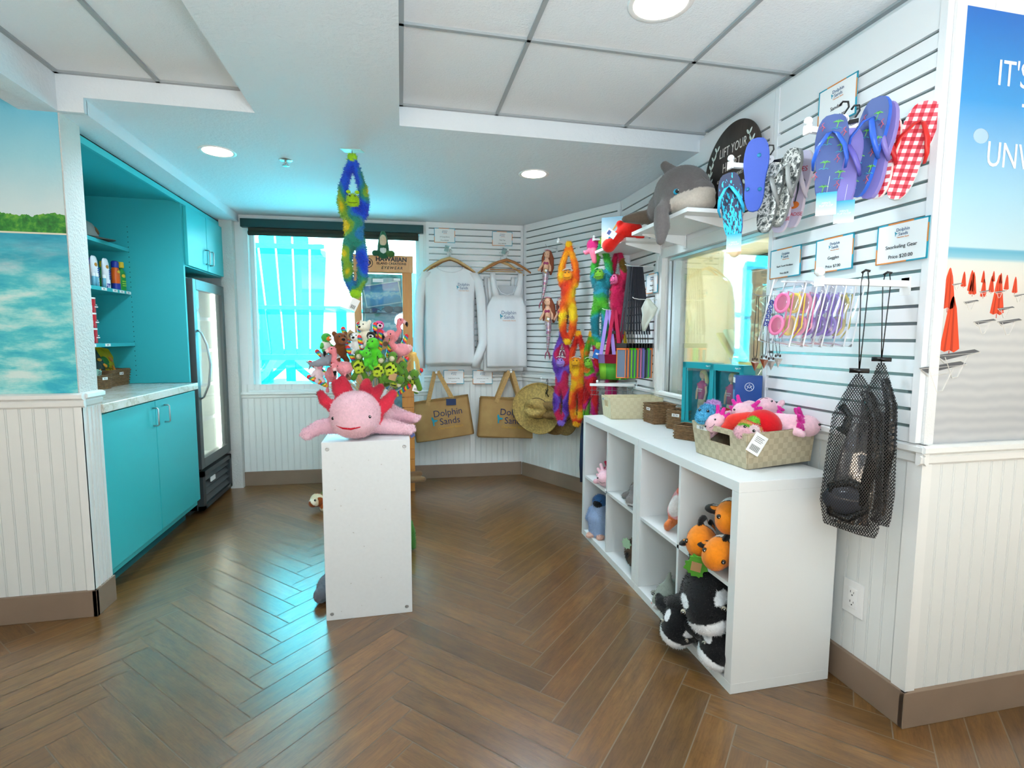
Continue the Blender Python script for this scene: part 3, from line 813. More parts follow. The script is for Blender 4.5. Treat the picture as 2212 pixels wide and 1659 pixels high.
def shop_logo(parent, x, z, s, y, c1=None, c2=None, c3=None, rot=(PI / 2, 0, 0)):
    """tail emblem, Dolphin / Sands, Clearwater Beach; s = height of one line of capitals"""
    c1 = c1 or SLATE; c2 = c2 or TEAL; c3 = c3 or ORNG
    mm = MB(); tail(mm, x - 1.75 * s, y, z - .35 * s, .62 * s); mm.obj('emblem', c2, parent)
    text(parent, 'Dolphin', 1.25 * s, (x + .30 * s, y, z + .55 * s), c1, sx=.95, off=-.004 * s)
    text(parent, 'Sands', 1.25 * s, (x + .42 * s, y, z - .58 * s), c1, sx=.95, off=-.004 * s)
    text(parent, 'Clearwater Beach', .46 * s, (x + .40 * s, y, z - 1.42 * s), c3)
def price_card(label, org, rz, x, z, w, h, lines, tilt=0.0, y=-.031, shine=False, group=None):
    M_ = Matrix.Rotation(rz, 4, 'Z'); p = Vector(org) + M_ @ Vector((x, y, z))
    t = thing('price_card', label, 'sign', p, rot=(0, tilt, rz))
    b = MB(); b.box(-w / 2, w / 2, -.0012, .0012, -h / 2, h / 2); b.obj('card', PAPER, t)
    b = MB(); e = .0035
    b.box(-w / 2 - .001, w / 2 + .001, -.0018, .0014, h / 2 - e, h / 2 + .001); b.box(-w / 2 - .001, -w / 2 + e, -.0018, .0014, -h / 2, h / 2)
    b.box(-w / 2, w / 2, -.0018, .0014, -h / 2 - .001, -h / 2 + e); b.box(w / 2 - e, w / 2 + .001, -.0018, .0014, -h / 2, h / 2)
    b.box(-w * .28, w * .22, -.0022, -.0018, h / 2 - e, h / 2 + .001, 1); b.box(-w / 2, w * .12, -.0022, -.0018, -h / 2 - .001, -h / 2 + e, 1)
    b.box(w / 2 - e, w / 2 + .001, -.0022, -.0018, -h * .1, h * .35, 1); b.box(-w / 2 - .001, -w / 2 + e, -.0022, -.0018, -h / 2, -h * .1, 1)
    b.obj('border', [TEAL, ORNG], t)
    shop_logo(t, 0, h * .26, h * .095, -.0024)
    for i, (s_, f) in enumerate(lines): text(t, s_, h * f, (0, -.0024, -h * (.10 + .25 * i)), INK)
    return t
def hangtag(parent, loc, rot=(0, 0, 0), m=None, w=.03, h=.04, mark=True, name='tag'):
    b = MB(); b.box(-w / 2, w / 2, -.0006, .0006, -h, 0)
    if mark:
        for i in range(7): b.box(-w * .3 + i * w * .09, -w * .3 + i * w * .09 + w * (.03 + .03 * (i % 2)), -.001, -.0006, -h * .85, -h * .55, 1)
    b.obj(name, [m or TAGW, BLACK], parent, loc=loc, rot=rot)

# ------------------------------------------------------------------ built-in turquoise cabinets on the left
CAB = mat('cabinet_turquoise', '#35bdc4', .42, bump=(300, .06, .001)); CABI = mat('cabinet_turquoise_inside', '#36b4bd', .5)
CABD = mat('toe_kick_teal', '#1c6f78', .6); STEEL = mat('brushed_steel', '#b9bdbf', .28, .9)
def pull(parent, x, y, z, l=.10, d=.028, r=.0045):
    MB().tube([(x, y, z - l / 2), (x, y - d + .006, z - l / 2), (x, y - d, z - l / 2 + .006), (x, y - d, z + l / 2 - .006), (x, y - d + .006, z + l / 2), (x, y, z + l / 2)], r, 8).obj('handle', STEEL, parent)
# local frame: x = world Y, -y = world +X
CO = Vector((-1.372, 2.702, 0)); CR = PI / 2
t = thing('base_cabinet', 'turquoise base cabinet with two doors and steel handles under the marble counter', 'cabinet', CO, CR)
MB().box(0, 1.125, .022, .64, .10, .90).obj('carcass', CAB, t)
MB().box(0, 1.125, .10, .60, 0, .10).obj('toe_kick', CABD, t)
for a, b_, hxp in ((.003, .543, .512), (.548, 1.122, .655)):
    d = MB().box(a, b_, 0, .021, .14, .893).obj('door', CAB, t, bevel=.002); pull(d, hxp, 0, .805)
def marble():
    n = NT('cream_marble'); co = n.coord(scale=(1, 1.6, 1))
    f = n.noise(co, 5, 7, .7)
    n.col(n.ramp(f, [(.35, '#efeee8'), (.49, '#e6e3d8'), (.52, '#cfc9b6'), (.55, '#e9e7dd'), (.8, '#f2f1ec')])); n.b.inputs['Roughness'].default_value = .08; return n.m
tag(MB().box(-.0, 1.135, -.018, .66, .902, .945).obj('countertop', marble(), loc=CO, rot=(0, 0, CR), bevel=.003), 'cream marble countertop on the turquoise base cabinet', 'countertop')
t = thing('built_in_shelving', 'turquoise built-in shelf niche above the marble counter', 'shelving', CO, CR)
MB().box(1.127, 1.15, .03, .665, .947, 2.150).obj('side_panel', CABI, t)
m = MB()
for x in (.345, .60):
    for i in range(36):
        z = 1.0 + i * .032
        if x < .5 and i > 30: continue
        m.cyl((1.1262, x, z), (1.128, x, z), .0028, n=6)
m.obj('peg_holes', DARK, t)
MB().box(0, 1.127, .655, .665, .947, 2.150).obj('back_panel', CABI, t)
MB().box(-.0, 1.15, .03, .665, 2.142, 2.158).obj('top_panel', CABI, t)
MB().box(-.0, 1.915, .028, .045, 2.128, 2.160).obj('header_strip', CAB, t)
for z in (1.823, 1.547, 1.216):
    s_ = MB().box(0.002, 1.126, .343, .654, z - .022, z).obj('shelf', CABI, t)
    if z < 1.8:
        for i, x in enumerate((.62, .78, .90, .98, 1.06) if z > 1.5 else (.63, .78)):
            b = MB().box(x, x + .055, .3415, .343, z - .019, z - .003); b.obj('price_label', TAGW, s_)
            text(s_, ('$5', '$12', '$14', '$12', '$16')[i], .012, (x + .027, .3412, z - .011), INK)
t = thing('upper_cabinet', 'turquoise two-door wall cabinet above the drinks fridge', 'cabinet', CO, CR)
MB().box(1.152, 1.90, .03, .60, 1.725, 2.127).obj('carcass', CAB, t)
for a, b_, hxp in ((1.156, 1.505, 1.475), (1.512, 1.86, 1.555)):
    d = MB().box(a, b_, .008, .029, 1.732, 2.12).obj('door', CAB, t, bevel=.002); pull(d, hxp, .008, 1.83, .10)
# gap above the cabinets
struct('trim_21', MB().box(0, 1.91, .05, .06, 2.160, 2.18), DARK, loc=CO, rotz=CR)

# ------------------------------------------------------------------ glass-door drinks fridge
t = thing('drinks_fridge', 'tall black glass-door drinks fridge between turquoise cabinets and window', 'fridge', (-1.372, 3.905, 0), PI / 2)
FB = mat('fridge_black', '#15191c', .45, bump=(160, .25, .002)); FG = mat('fridge_grey', '#565b5c', .4, .3)
m = MB(); m.box(.0, .02, .05, .60, .03, 1.66); m.box(.60, .62, .05, .60, .03, 1.66); m.box(.0, .62, .05, .60, 1.63, 1.66); m.box(.0, .62, .05, .60, .03, .33); m.box(.0, .62, .58, .60, .03, 1.66); m.obj('cabinet_body', FB, t, bevel=.004)
m = MB(); m.box(.02, .60, .57, .58, .33, 1.63); m.box(.021, .03, .06, .57, .33, 1.63); m.box(.59, .599, .06, .57, .33, 1.63); m.box(.02, .60, .06, .57, .33, .34); m.obj('liner', mat('fridge_liner', '#e9efe9', .5), t)
m = MB(); m.box(.025, .04, .065, .08, .36, 1.6); m.box(.58, .59, .065, .08, .36, 1.6); m.obj('lamp_strip', mat('fridge_light', '#ffffff', .5, emit=('#f4fff0', 30.0)), t)
for z in (.62, .88, 1.14, 1.38):
    m = MB()
    for i in range(14): m.cyl((.03 + i * .042, .09, z), (.03 + i * .042, .56, z), .002, n=5)
    m.cyl((.022, .09, z), (.598, .09, z), .003, n=5); m.box(.022, .598, .085, .087, z - .002, z + .022); m.obj('wire_shelf', WHITE, t)
d = MB(); d.box(-.002, .055, .008, .05, .325, 1.652); d.box(.575, .625, .008, .05, .325, 1.652); d.box(.055, .575, .008, .05, .325, .395); d.box(.055, .575, .008, .05, 1.58, 1.652)
d = d.obj('door', FG, t, bevel=.003)
MB().box(.055, .575, .02, .024, .395, 1.58).obj('glass', glassy('pane'), d)
MB().tube([(.045, .008, 1.30), (.045, -.012, 1.285), (.050, -.045, 1.20), (.050, -.062, 1.06), (.050, -.045, .92), (.045, -.012, .835), (.045, .008, .82)], .010, 8, flat=.7).obj('handle', STEEL, d)
m = MB(); m.box(0, .62, .045, .06, .03, .30); m.box(0, .62, .008, .045, .268, .30); m.box(0, .05, .008, .045, .03, .30); m.box(.58, .62, .008, .045, .03, .30); m.box(0, .62, .008, .045, .03, .06)
for i in range(4): m.obox((.315, .028, .085 + i * .052), (.54, .006, .038), (math.radians(-35), 0, 0))
m.obj('grille', mat('grille_grey', '#3a3f41', .5), t)
MB().box(.14, .23, .002, .008, .20, .232).obj('serial_label', TAGW, t)
m = MB(); m.box(.0, .62, .10, .60, .0, .03); m.obj('base', FG, t)

# ------------------------------------------------------------------ goods in the niche
def bottle(label, x, y, z, kind, group):
    t = thing({'tube': 'lotion_tube', 'spray': 'sunscreen_spray', 'bottle': 'lotion_bottle', 'vial': 'small_vial'}[kind], label, {'tube': 'tube', 'spray': 'spray can', 'bottle': 'bottle', 'vial': 'bottle'}[kind], (x, y, z), PI / 2 - .25, group)
    if kind == 'spray':
        MB().lathe([(.021, 0), (.024, .004), (.024, .105), (.022, .125), (.016, .138)], n=20).obj('can', mat('can_orange', '#e2641c', .3), t)
        MB().lathe([(.0243, .0), (.0243, .040)], n=20).obj('blue_band', mat('can_blue', '#22349a', .3), t, label='blue band')
        MB().lathe([(.020, .138), (.0205, .172), (.014, .180), (.0001, .181)], n=20).obj('cap', mat('can_blue'), t)
        MB().ell((0, -.0225, .112), (.011, .0035, .009)).obj('logo_patch', mat('label_yellow', '#f2c531', .4), t)
    elif kind == 'tube':
        m = MB(); prof = [(.022, .022, .0), (.024, .021, .02), (.024, .020, .03), (.023, .018, .09), (.024, .012, .150), (.020, .004, .172), (.012, .002, .180)]
        vs = []
        for a, b_, z_ in prof:
            for j in range(16): vs.append((a * math.cos(2 * PI * j / 16), b_ * math.sin(2 * PI * j / 16), z_))
        m.add(vs, [(i * 16 + j, i * 16 + (j + 1) % 16, (i + 1) * 16 + (j + 1) % 16, (i + 1) * 16 + j) for i in range(len(prof) - 1) for j in range(16)] + [tuple(range(len(vs) - 16, len(vs)))], 0, True)
        m.obj('tube_body', mat('tube_white', '#e9eff4', .3), t)
        MB().lathe([(.0225, 0), (.0232, .004), (.0225, .028)], n=18, sc=(1, .93)).obj('cap', mat('can_blue'), t)
        MB().ell((0, -.013, .128), (.010, .004, .012)).obj('logo_patch', mat('label_orange', '#c98a2c', .4), t)
        m = MB()
        for i in range(5): m.box(.004, .017, -.0215, -.018, .055 + i * .012, .060 + i * .012)
        m.obj('label_print', mat('can_blue'), t)
    elif kind == 'bottle':
        m = MB(); m.lathe([(.0001, 0), (.027, 0), (.029, .006), (.029, .105), (.024, .125), (.012, .140), (.011, .148)], n=20, sc=(1, .6)); m.obj('bottle_body', mat('bottle_green', '#1f8f35', .3), t)
        MB().lathe([(.016, .146), (.017, .150), (.016, .182), (.0001, .183)], n=16).obj('cap', mat('cap_yellow', '#e8c11f', .35), t)
        MB().ell((0, -.015, .095), (.015, .004, .013)).obj('logo_patch', mat('label_yellow'), t)
        m = MB()
        for i in range(3): m.box(-.014, .014, -.0182, -.016, .030 + i * .014, .036 + i * .014)
        m.obj('label_print', mat('label_lime', '#a9d44a', .4), t)
    else:
        MB().lathe([(.0001, 0), (.009, 0), (.009, .055), (.006, .062)], n=12).obj('vial_body', mat('vial_blue', '#7fc4e0', .15), t)
        MB().lathe([(.0095, .055), (.0095, .075), (.0001, .076)], n=12).obj('cap', WHITE, t)
Zs = 1.547
bottle('orange sunscreen spray can half hidden by the wall edge, leftmost on its shelf', -1.80, 3.452, Zs, 'spray', 'orange spray cans')
bottle('white lotion tube with blue cap, the left one of the two', -1.755, 3.50, Zs, 'tube', 'white tubes')
bottle('orange sunscreen spray can standing between the two white tubes', -1.82, 3.60, Zs, 'spray', 'orange spray cans')
bottle('white lotion tube with blue cap, right beside the big orange spray', -1.748, 3.605, Zs, 'tube', 'white tubes')
bottle('green lotion bottle with yellow cap hidden behind the orange spray can', -1.84, 3.765, Zs, 'bottle', 'green bottles')
bottle('big orange sunscreen spray can with blue cap beside the green bottle', -1.748, 3.715, Zs, 'spray', 'orange spray cans')
bottle('green lotion bottle with yellow cap, last on the right of its shelf', -1.75, 3.790, Zs, 'bottle', 'green bottles')
for i, (x, y, s_) in enumerate(((-1.725, 3.43, 'leftmost'), (-1.727, 3.465, 'middle'), (-1.728, 3.545, 'rightmost'))):
    bottle(f'small clear blue vial at the shelf edge, {s_} of the three', x, y, Zs, 'vial', 'small blue vials')
for i, nm in enumerate(('lowest', 'middle', 'topmost')):
    t = thing('snack_can', f'red crisps can with white lid, {nm} of the stack of three', 'can', (-1.765, 3.43, 1.216 + i * .0885), PI / 2 - .3, 'red crisp cans stacked in the niche')
    MB().lathe([(.0001, 0), (.036, 0), (.037, .003), (.037, .084), (.036, .086)], n=26).obj('can_body', mat('can_red', '#c31727', .3), t)
    MB().lathe([(.0375, .078), (.0378, .087), (.0001, .088)], n=26).obj('lid', WHITE, t)
    m = MB(); m.obox((-.017, -.0325, .028), (.018, .004, .028), (0, 0, -.5)); m.box(.008, .030, -.036, -.030, .030, .036); m.obj('label_print', WHITE, t)
    text(t, 'Pringles', .0085, (.019, -.0372, .045), WHITE, rot=(PI / 2, 0, .5))
t = thing('baseball_cap', 'grey baseball cap with a brown patch on the top niche shelf', 'cap', (-1.82, 3.50, 1.823), PI / 2 + .35)
MB().lathe([(.078, 0), (.080, .02), (.074, .06), (.055, .092), (.028, .110), (.0001, .116)], n=24, sc=(1, 1.15)).obj('crown', mat('cap_grey', '#7d8684', .9), t)
m = MB(); n_ = 14; vs = []
for r_ in (.07, .155):
    for j in range(n_ + 1):
        a = -PI / 2 - 1.0 + 2.0 * j / n_; vs.append((math.cos(a) * (.078 if r_ < .1 else .080) * 1.0, math.sin(a) * r_ * 1.1, .014 if r_ < .1 else .004 - .012 * abs(j / n_ - .5)))
m.add(vs, [(j, j + 1, n_ + 2 + j, n_ + 1 + j) for j in range(n_)], 0, True); o = m.obj('brim', mat('cap_brim', '#4a554f', .9), t); o.modifiers.new('s', 'SOLIDIFY').thickness = .003
MB().ell((0, -.080, .052), (.028, .012, .026), (math.radians(-25), 0, 0)).obj('patch', mat('cap_patch', '#5b4226', .9, var=.4, vscale=60), t)
MB().ell((.06, .02, .03), (.022, .03, .02)).obj('strap_hole', mat('cap_mesh', '#1c2440', .9), t)
t = thing('menu_stand', 'whitewashed turned-post sign stand with clipped menu paper in the niche', 'sign', (-1.90, 3.63, 1.216), PI / 2 - .12)
WW = mat('whitewash', '#9fb9b6', .8, var=.12, vscale=30)
MB().lathe([(.0001, 0), (.055, 0), (.055, .012)], n=24).obj('base', mat('stand_oak', '#9a8a63', .7), t)
MB().lathe([(.052, .012), (.040, .020), (.018, .034), (.012, .045), (.022, .060), (.024, .068), (.013, .080), (.012, .095), (.018, .098)], n=20).obj('post', WW, t)
MB().box(-.10, .10, .0, .012, .095, .245).obj('board', WW, t)
MB().lathe([(.012, .245), (.017, .258), (.010, .270), (.015, .285), (.010, .298), (.0001, .30)], n=16).obj('finial', WW, t)
m = MB(); m.prism([(-.022, .20), (.022, .20), (.014, .238), (-.014, .238)], -.014, -.004); m.tube([(-.012, -.01, .235), (0, -.012, .256), (.012, -.01, .235)], .0025, 6); m.obj('clip', mat('clip_teal', '#3c8d94', .5), t)
p = MB().slab([(.105, -.060, .078), (.14, -.066, .070), (.17, -.068, .064), (.205, -.066, .062)], -.012, .001, 8, fold=lambda x, z: -.012 * math.sin((x + .07) * 22) * max(0, (.2 - z) / .1), lens=False).obj('menu_paper', mat('menu_cream', '#e6dfc6', .7), t)
m = MB()
for i in range(9):
    m.box(-.050, -.020 - .012 * (i % 3 == 0), -.0275, -.026, .118 + i * .008, .1205 + i * .008); m.box(.0, .045 - .010 * (i % 2), -.0275, -.026, .118 + i * .008, .1205 + i * .008)
m.box(-.03, .03, -.024, -.022, .193, .197); m.obj('menu_print', mat('print_grey', '#6a6658', .6), t)

WICK = mat('wicker_brown', '#7d5e3e', .75, var=.25, vscale=70)
def wicker(name, label, loc, rz, w, d, h, m_, cat='basket', group=None, tagtext='$2', taper=.92, price=True, rw=.0085):
    t = thing(name, label, cat, loc, rz, group)
    m = MB(); nrow = int(h / rw); r_ = rw * .52
    for k in range(nrow + 1):
        z = r_ + (h - 2 * r_) * k / nrow; f = taper + (1 - taper) * k / nrow; a, b_ = w / 2 * f, d / 2 * f
        nx, ny = max(6, int(w / .022)), max(6, int(d / .022)); pts = []
        ring = [(-a + 2 * a * i / nx, -b_) for i in range(nx)] + [(a, -b_ + 2 * b_ * i / ny) for i in range(ny)] + [(a - 2 * a * i / nx, b_) for i in range(nx)] + [(-a, b_ - 2 * b_ * i / ny) for i in range(ny)]
        for i, (x, y) in enumerate(ring):
            o = .0022 * (1 if (i + k) % 2 else -1); L_ = math.hypot(x, y) or 1
            pts.append((x * (1 + o / L_ * 1.2), y * (1 + o / L_ * 1.2), z))
        m.tube(pts, r_ * .95, 5, closed=True)
    m.obj('woven_sides', m_, t)
    MB().box(-w / 2 * taper, w / 2 * taper, -d / 2 * taper, d / 2 * taper, 0, .006).obj('bottom', m_, t)
    if price:
        MB().box(-.022, .022, -d / 2 - .006, -d / 2 - .0045, h * .66, h * .66 + .016).obj('price_label', TAGW, t)
        text(t, tagtext, .013, (0, -d / 2 - .0063, h * .66 + .008), INK)
    return t
wicker('wicker_basket', 'brown wicker basket of snack bags at the back right of the marble counter', (-1.865, 3.695, .945), PI / 2, .24, .24, .105, WICK, tagtext='$ 2.00')
wicker('wicker_basket', 'smaller brown wicker basket in front of the snack basket, by the wall edge', (-1.79, 3.445, .945), PI / 2 - .1, .15, .16, .085, WICK, tagtext='$ 3')
def snackbag(label, loc, rot, cols, seed):
    t = thing('snack_bag', label, 'snack bag', loc, rot=rot)
    rows = [(0, -.075, .075, .012), (.02, -.078, .078, .035), (.08, -.082, .082, .055), (.14, -.080, .080, .045), (.175, -.076, .076, .012), (.19, -.076, .076, .002)]
    r = random.Random(seed)
    MB().slab(rows, 0, .04, 14, fold=lambda x, z: .004 * math.sin(x * 90 + z * 40 + seed)).obj('bag', mat('bag_' + cols[0].strip('#'), cols[0], .22, bump=(45, .5, .01)), t)
    m = MB(); m.ell((-.025, -.026, .085), (.042, .006, .035), (0, .5, 0)); m.obj('dark_label', mat('bag_' + cols[1].strip('#'), cols[1], .3), t)
    for x, z, a in ((.02, .115, .6), (-.03, .06, -.4), (.045, .06, 1.0)):
        MB().ell((x, -.029, z), (.022, .005, .010), (0, a, 0)).obj('fruit_print', mat('bag_' + cols[2].strip('#'), cols[2], .4), t)
    text(t, 'SMC', .028, (.0, -.0335, .045), BLACK, rot=(PI / 2, .15, 0))
snackbag('bright yellow snack bag with banana leaf print standing in the wicker basket', (-1.86, 3.74, 1.0), (-.15, .25, PI / 2 - .2), ('#d9c21f', '#2f7f35', '#e0902a'), 1)
snackbag('dark snack bag with fruit print leaning left in the wicker basket', (-1.82, 3.62, 1.0), (-.1, -.45, PI / 2), ('#4a4a3c', '#2b2b26', '#d9962a'), 2)
snackbag('green and yellow snack bag behind the others in the basket', (-1.93, 3.60, 1.01), (0, -.2, PI / 2 - .1), ('#8fae22', '#243318', '#e3c02a'), 3)
t = thing('packet', 'small mint green packet sticking up from the small wicker basket', 'packet', (-1.755, 3.46, 1.01), rot=(0, .3, PI / 2))
MB().box(-.022, .022, -.008, .008, 0, .05).obj('packet_body', mat('mint', '#9fd3c4', .4), t, bevel=.003)
m = MB()
for i in range(4): m.box(-.016, .016, -.0095, -.008, .01 + i * .009, .013 + i * .009)
m.obj('print_lines', INK, t)

# ------------------------------------------------------------------ white plinth
t = thing('display_plinth', 'tall white painted box plinth standing free on the floor', 'plinth', (-.1565, 2.482, 0))
def scuffed():
    n = NT('plinth_white'); co = n.coord()
    f = n.noise(co, 70, 2, .5)
    n.col(n.ramp(f, [(.0, '#8f8a80'), (.235, '#b9b6ae'), (.25, '#e4e8e9'), (1, '#e9edee')])); n.b.inputs['Roughness'].default_value = .4; return n.m
MB().box(-.1875, .1875, -.189, .189, 0, .805).obj('box', scuffed(), t, bevel=.002)
for x in (-.163, .163):
    for z in (.030, .775):
        m = MB(); m.lathe([(.0001, 0), (.0045, 0), (.0075, .0015), (.0085, .0)], (x, -.1893, z), 16, rot=(PI / 2, 0, 0)); m.obj('screw', STEEL, t)

# axolotl soft toy
PK, RD = '#f6c9d4', '#d8334a'
def axo_paint(V, c):
    n = _noise3(V, 55, 4)
    red = (c[:, 0] > .3) & (c[:, 1] < .12)
    c = c.copy(); c[red] = c[red] * (1 + .28 * n[red])[:, None]
    return c
b = [('e', (0, -.055, .108), (.108, .095, .104), PK), ('e', (0, -.085, .075), (.098, .080, .068), PK), ('c', [(.02, .02, .09), (.10, .12, .075), (.17, .22, .05), (.26, .26, .03)], [.085, .075, .05, .025], PK),
     ('c', [(-.08, -.02, .055), (-.16, -.01, .048), (-.205, -.02, .022)], [.040, .032, .027], '#f4c3d2'), ('c', [(.08, .0, .05), (.16, .0, .036), (.225, -.02, .024)], [.042, .035, .026], PK),
     ('c', [(.12, .12, .07), (.19, .10, .07), (.255, .07, .063)], [.038, .032, .024], '#f3bfcd')]
for fx, fy, fz in ((-.215, -.035, .004), (-.232, -.02, .018), (-.225, .0, .032), (.238, -.045, .016), (.255, -.02, .022), (.25, .004, .034), (.27, .055, .055), (.283, .075, .066)):
    b.append(('e', (fx, fy, fz), (.015, .013, .013), '#f7ccd8'))
for pts, rr in (([(-.088, -.02, .12), (-.135, -.02, .170), (-.150, -.02, .20)], [.020, .024, .017]), ([(-.055, -.005, .18), (-.078, .0, .215), (-.088, .0, .245)], [.024, .026, .018]), ([(-.03, 0, .195), (-.048, .0, .235), (-.058, .0, .262)], [.022, .024, .018]),
                ([(.035, .0, .195), (.045, .0, .228), (.048, .0, .248)], [.024, .026, .018]), ([(.066, -.0, .17), (.092, .0, .20), (.108, .0, .222)], [.024, .026, .018]), ([(.092, -.02, .10), (.135, -.01, .15), (.165, -.01, .192)], [.022, .030, .020]),
                ([(-.10, -.03, .07), (-.098, -.02, .13), (-.075, -.01, .175), (-.03, 0, .20)], [.010, .014, .016, .010]), ([(.103, -.03, .06), (.105, -.02, .12), (.085, -.01, .165), (.03, 0, .20)], [.010, .014, .016, .010])):
    b.append(('c', pts, rr, RD))
t = plush('axolotl_plush', b, label='big pink axolotl soft toy with red gills lying on the white plinth', cat='soft toy', loc=(-.206, 2.425, .806), res=84, k=.012, paint=axo_paint, fuzz=15000, flen=.007)
eyes(t, ((-.088, -.112, .100), (.066, -.132, .105)), .0075)
MB().tube([(-.072, -.138, .072), (-.045, -.157, .063), (-.010, -.166, .060), (.025, -.160, .066), (.050, -.145, .076)], [.0012, .004, .0045, .003, .0012], 8).obj('mouth', mat('mouth_red', '#c8102a', .8), t)
MB().tube([(-.086, -.118, .083), (-.072, -.138, .072)], .0012, 6).obj('mouth_stitch', mat('stitch_pink', '#c98796', .8), t)
hangtag(t, (.235, -.03, .03), (.2, -.5, .3), mat('tag_violet', '#6d78b4', .5), .022, .05, False)

# ------------------------------------------------------------------ candy toy sticks in a white dome stand
t = thing('stick_stand', 'white dome stand holding the candy toy sticks behind the axolotl', 'stand', (-.125, 2.60, .805))
MB().lathe([(.075, 0), (.078, .05), (.088, .10), (.080, .15), (.058, .19), (.03, .21), (.0001, .216)], n=32).obj('dome', mat('dome_white', '#e9edf0', .35), t)
HUB = Vector((-.125, 2.60, .90))
def candy_tube(parent, p, d, L_=.085, r_=.0115):
    d = d.normalized(); m = MB(); k = 26; n = 10; a = d.cross(Vector((0, 1, 0.01))).normalized(); b_ = d.cross(a)
    cs = ['#e0312b', '#f0902a', '#f4d53a', '#3fa548', '#2f6fc0']
    vs = [p + d * (L_ * i / k) + (a * math.cos(2 * PI * j / n) + b_ * math.sin(2 * PI * j / n)) * r_ * (1 - .12 * (i % 4 == 0)) for i in range(k + 1) for j in range(n)]
    base = len(m.v)
    m.v += [tuple(v) for v in vs]
    for i in range(k):
        for j in range(n):
            m.f.append((i * n + j, i * n + (j + 1) % n, (i + 1) * n + (j + 1) % n, (i + 1) * n + j)); m.mi.append(int((i * .55 + j * .5)) % 5); m.sm.append(True)
    m.ell(tuple(p + d * L_), r_ * .95, m=0); m.ell(tuple(p), r_ * .9, m=2)
    m.obj('candy', [mat('candy_' + c.strip('#'), c, .12) for c in cs], parent)
def spots(base, belly, dots):
    def f(V, c):
        c = c.copy(); bl = np.linalg.norm(c - np.array(hx(belly)), axis=1) < .02
        n = _noise3(V, 420, 9); c[bl & (n > .30)] = hx(dots); return c
    return f
def toy_turtle(parent, p, rz, tilt, s=1.0, seed=0):
    G, Y = '#5a8a2c', '#c2da3c'
    b = [('e', (0, 0, 0), (.026, .018, .032), G), ('e', (0, -.010, -.002), (.021, .013, .027), Y), ('e', (0, -.006, .048), (.019, .020, .022), G), ('c', [(0, 0, .02), (0, -.004, .04)], .012, G), ('c', [(0, -.016, .044), (0, -.030, .040)], [.011, .008], '#d8d2b0'),
         ('c', [(-.02, 0, .015), (-.042, -.004, -.006)], [.010, .012], G), ('c', [(.02, 0, .015), (.042, -.004, -.006)], [.010, .012], G), ('c', [(-.014, 0, -.025), (-.024, -.005, -.046)], [.010, .012], G), ('c', [(.014, 0, -.025), (.024, -.005, -.046)], [.010, .012], G)]
    o = plush('turtle_toy', b, parent, loc=p, rot=(tilt[0], tilt[1], rz), scale=s, res=40, k=.006, paint=spots(G, Y, '#1d2a14'), fuzz=700, flen=.003, seed=seed)
    eyes(o, ((-.016, -.017, .054), (.016, -.017, .054)), .0032); return o
def toy_flamingo(parent, p, rz, tilt, s=1.0, seed=0):
    F = '#f08f98'
    b = [('e', (0, .005, 0), (.022, .032, .024), '#f4a3ac'), ('e', (0, .03, .008), (.012, .016, .012), '#f7c1c4'), ('c', [(0, -.018, .006), (0, -.034, .026), (0, -.030, .050), (0, -.036, .064)], [.012, .0095, .009, .011], F), ('e', (0, -.040, .068), (.0125, .016, .0125), F),
         ('c', [(0, -.052, .066), (0, -.064, .058)], [.007, .006], '#f6c6c8'), ('c', [(0, -.064, .058), (0, -.067, .046)], [.0065, .004], '#14110f'), ('c', [(-.010, 0, -.018), (-.012, -.004, -.055), (-.012, -.014, -.060)], [.0052, .0050, .008], F), ('c', [(.010, 0, -.018), (.014, .002, -.050), (.014, -.010, -.058)], [.0052, .0050, .008], F)]
    o = plush('flamingo_toy', b, parent, loc=p, rot=(tilt[0], tilt[1], rz), scale=s, res=46, k=.005, fuzz=900, flen=.0045, seed=seed)
    eyes(o, ((-.0115, -.044, .072), (.0115, -.044, .072)), .0026); return o
def toy_animal(parent, p, rz, tilt, main, snout, ear=True, s=1.0, seed=0, nose='#111111', belly=None, name='animal_toy'):
    b = [('e', (0, 0, 0), (.024, .020, .028), belly or main), ('e', (0, -.008, .040), (.024, .023, .022), main), ('e', (0, -.028, .035), (.013, .013, .011), snout), ('e', (0, -.040, .038), (.006, .005, .005), nose),
         ('c', [(-.018, 0, .008), (-.034, -.014, -.006)], .009, main), ('c', [(.018, 0, .008), (.034, -.014, -.006)], .009, main), ('c', [(-.012, -.004, -.022), (-.016, -.022, -.036)], .010, main), ('c', [(.012, -.004, -.022), (.016, -.022, -.036)], .010, main)]
    if ear: b += [('e', (-.020, .0, .058), (.009, .006, .010), main), ('e', (.020, .0, .058), (.009, .006, .010), main)]
    o = plush(name, b, parent, loc=p, rot=(tilt[0], tilt[1], rz), scale=s, res=40, k=.005, fuzz=800, flen=.0035, seed=seed)
    eyes(o, ((-.010, -.028, .049), (.010, -.028, .049)), .003); return o
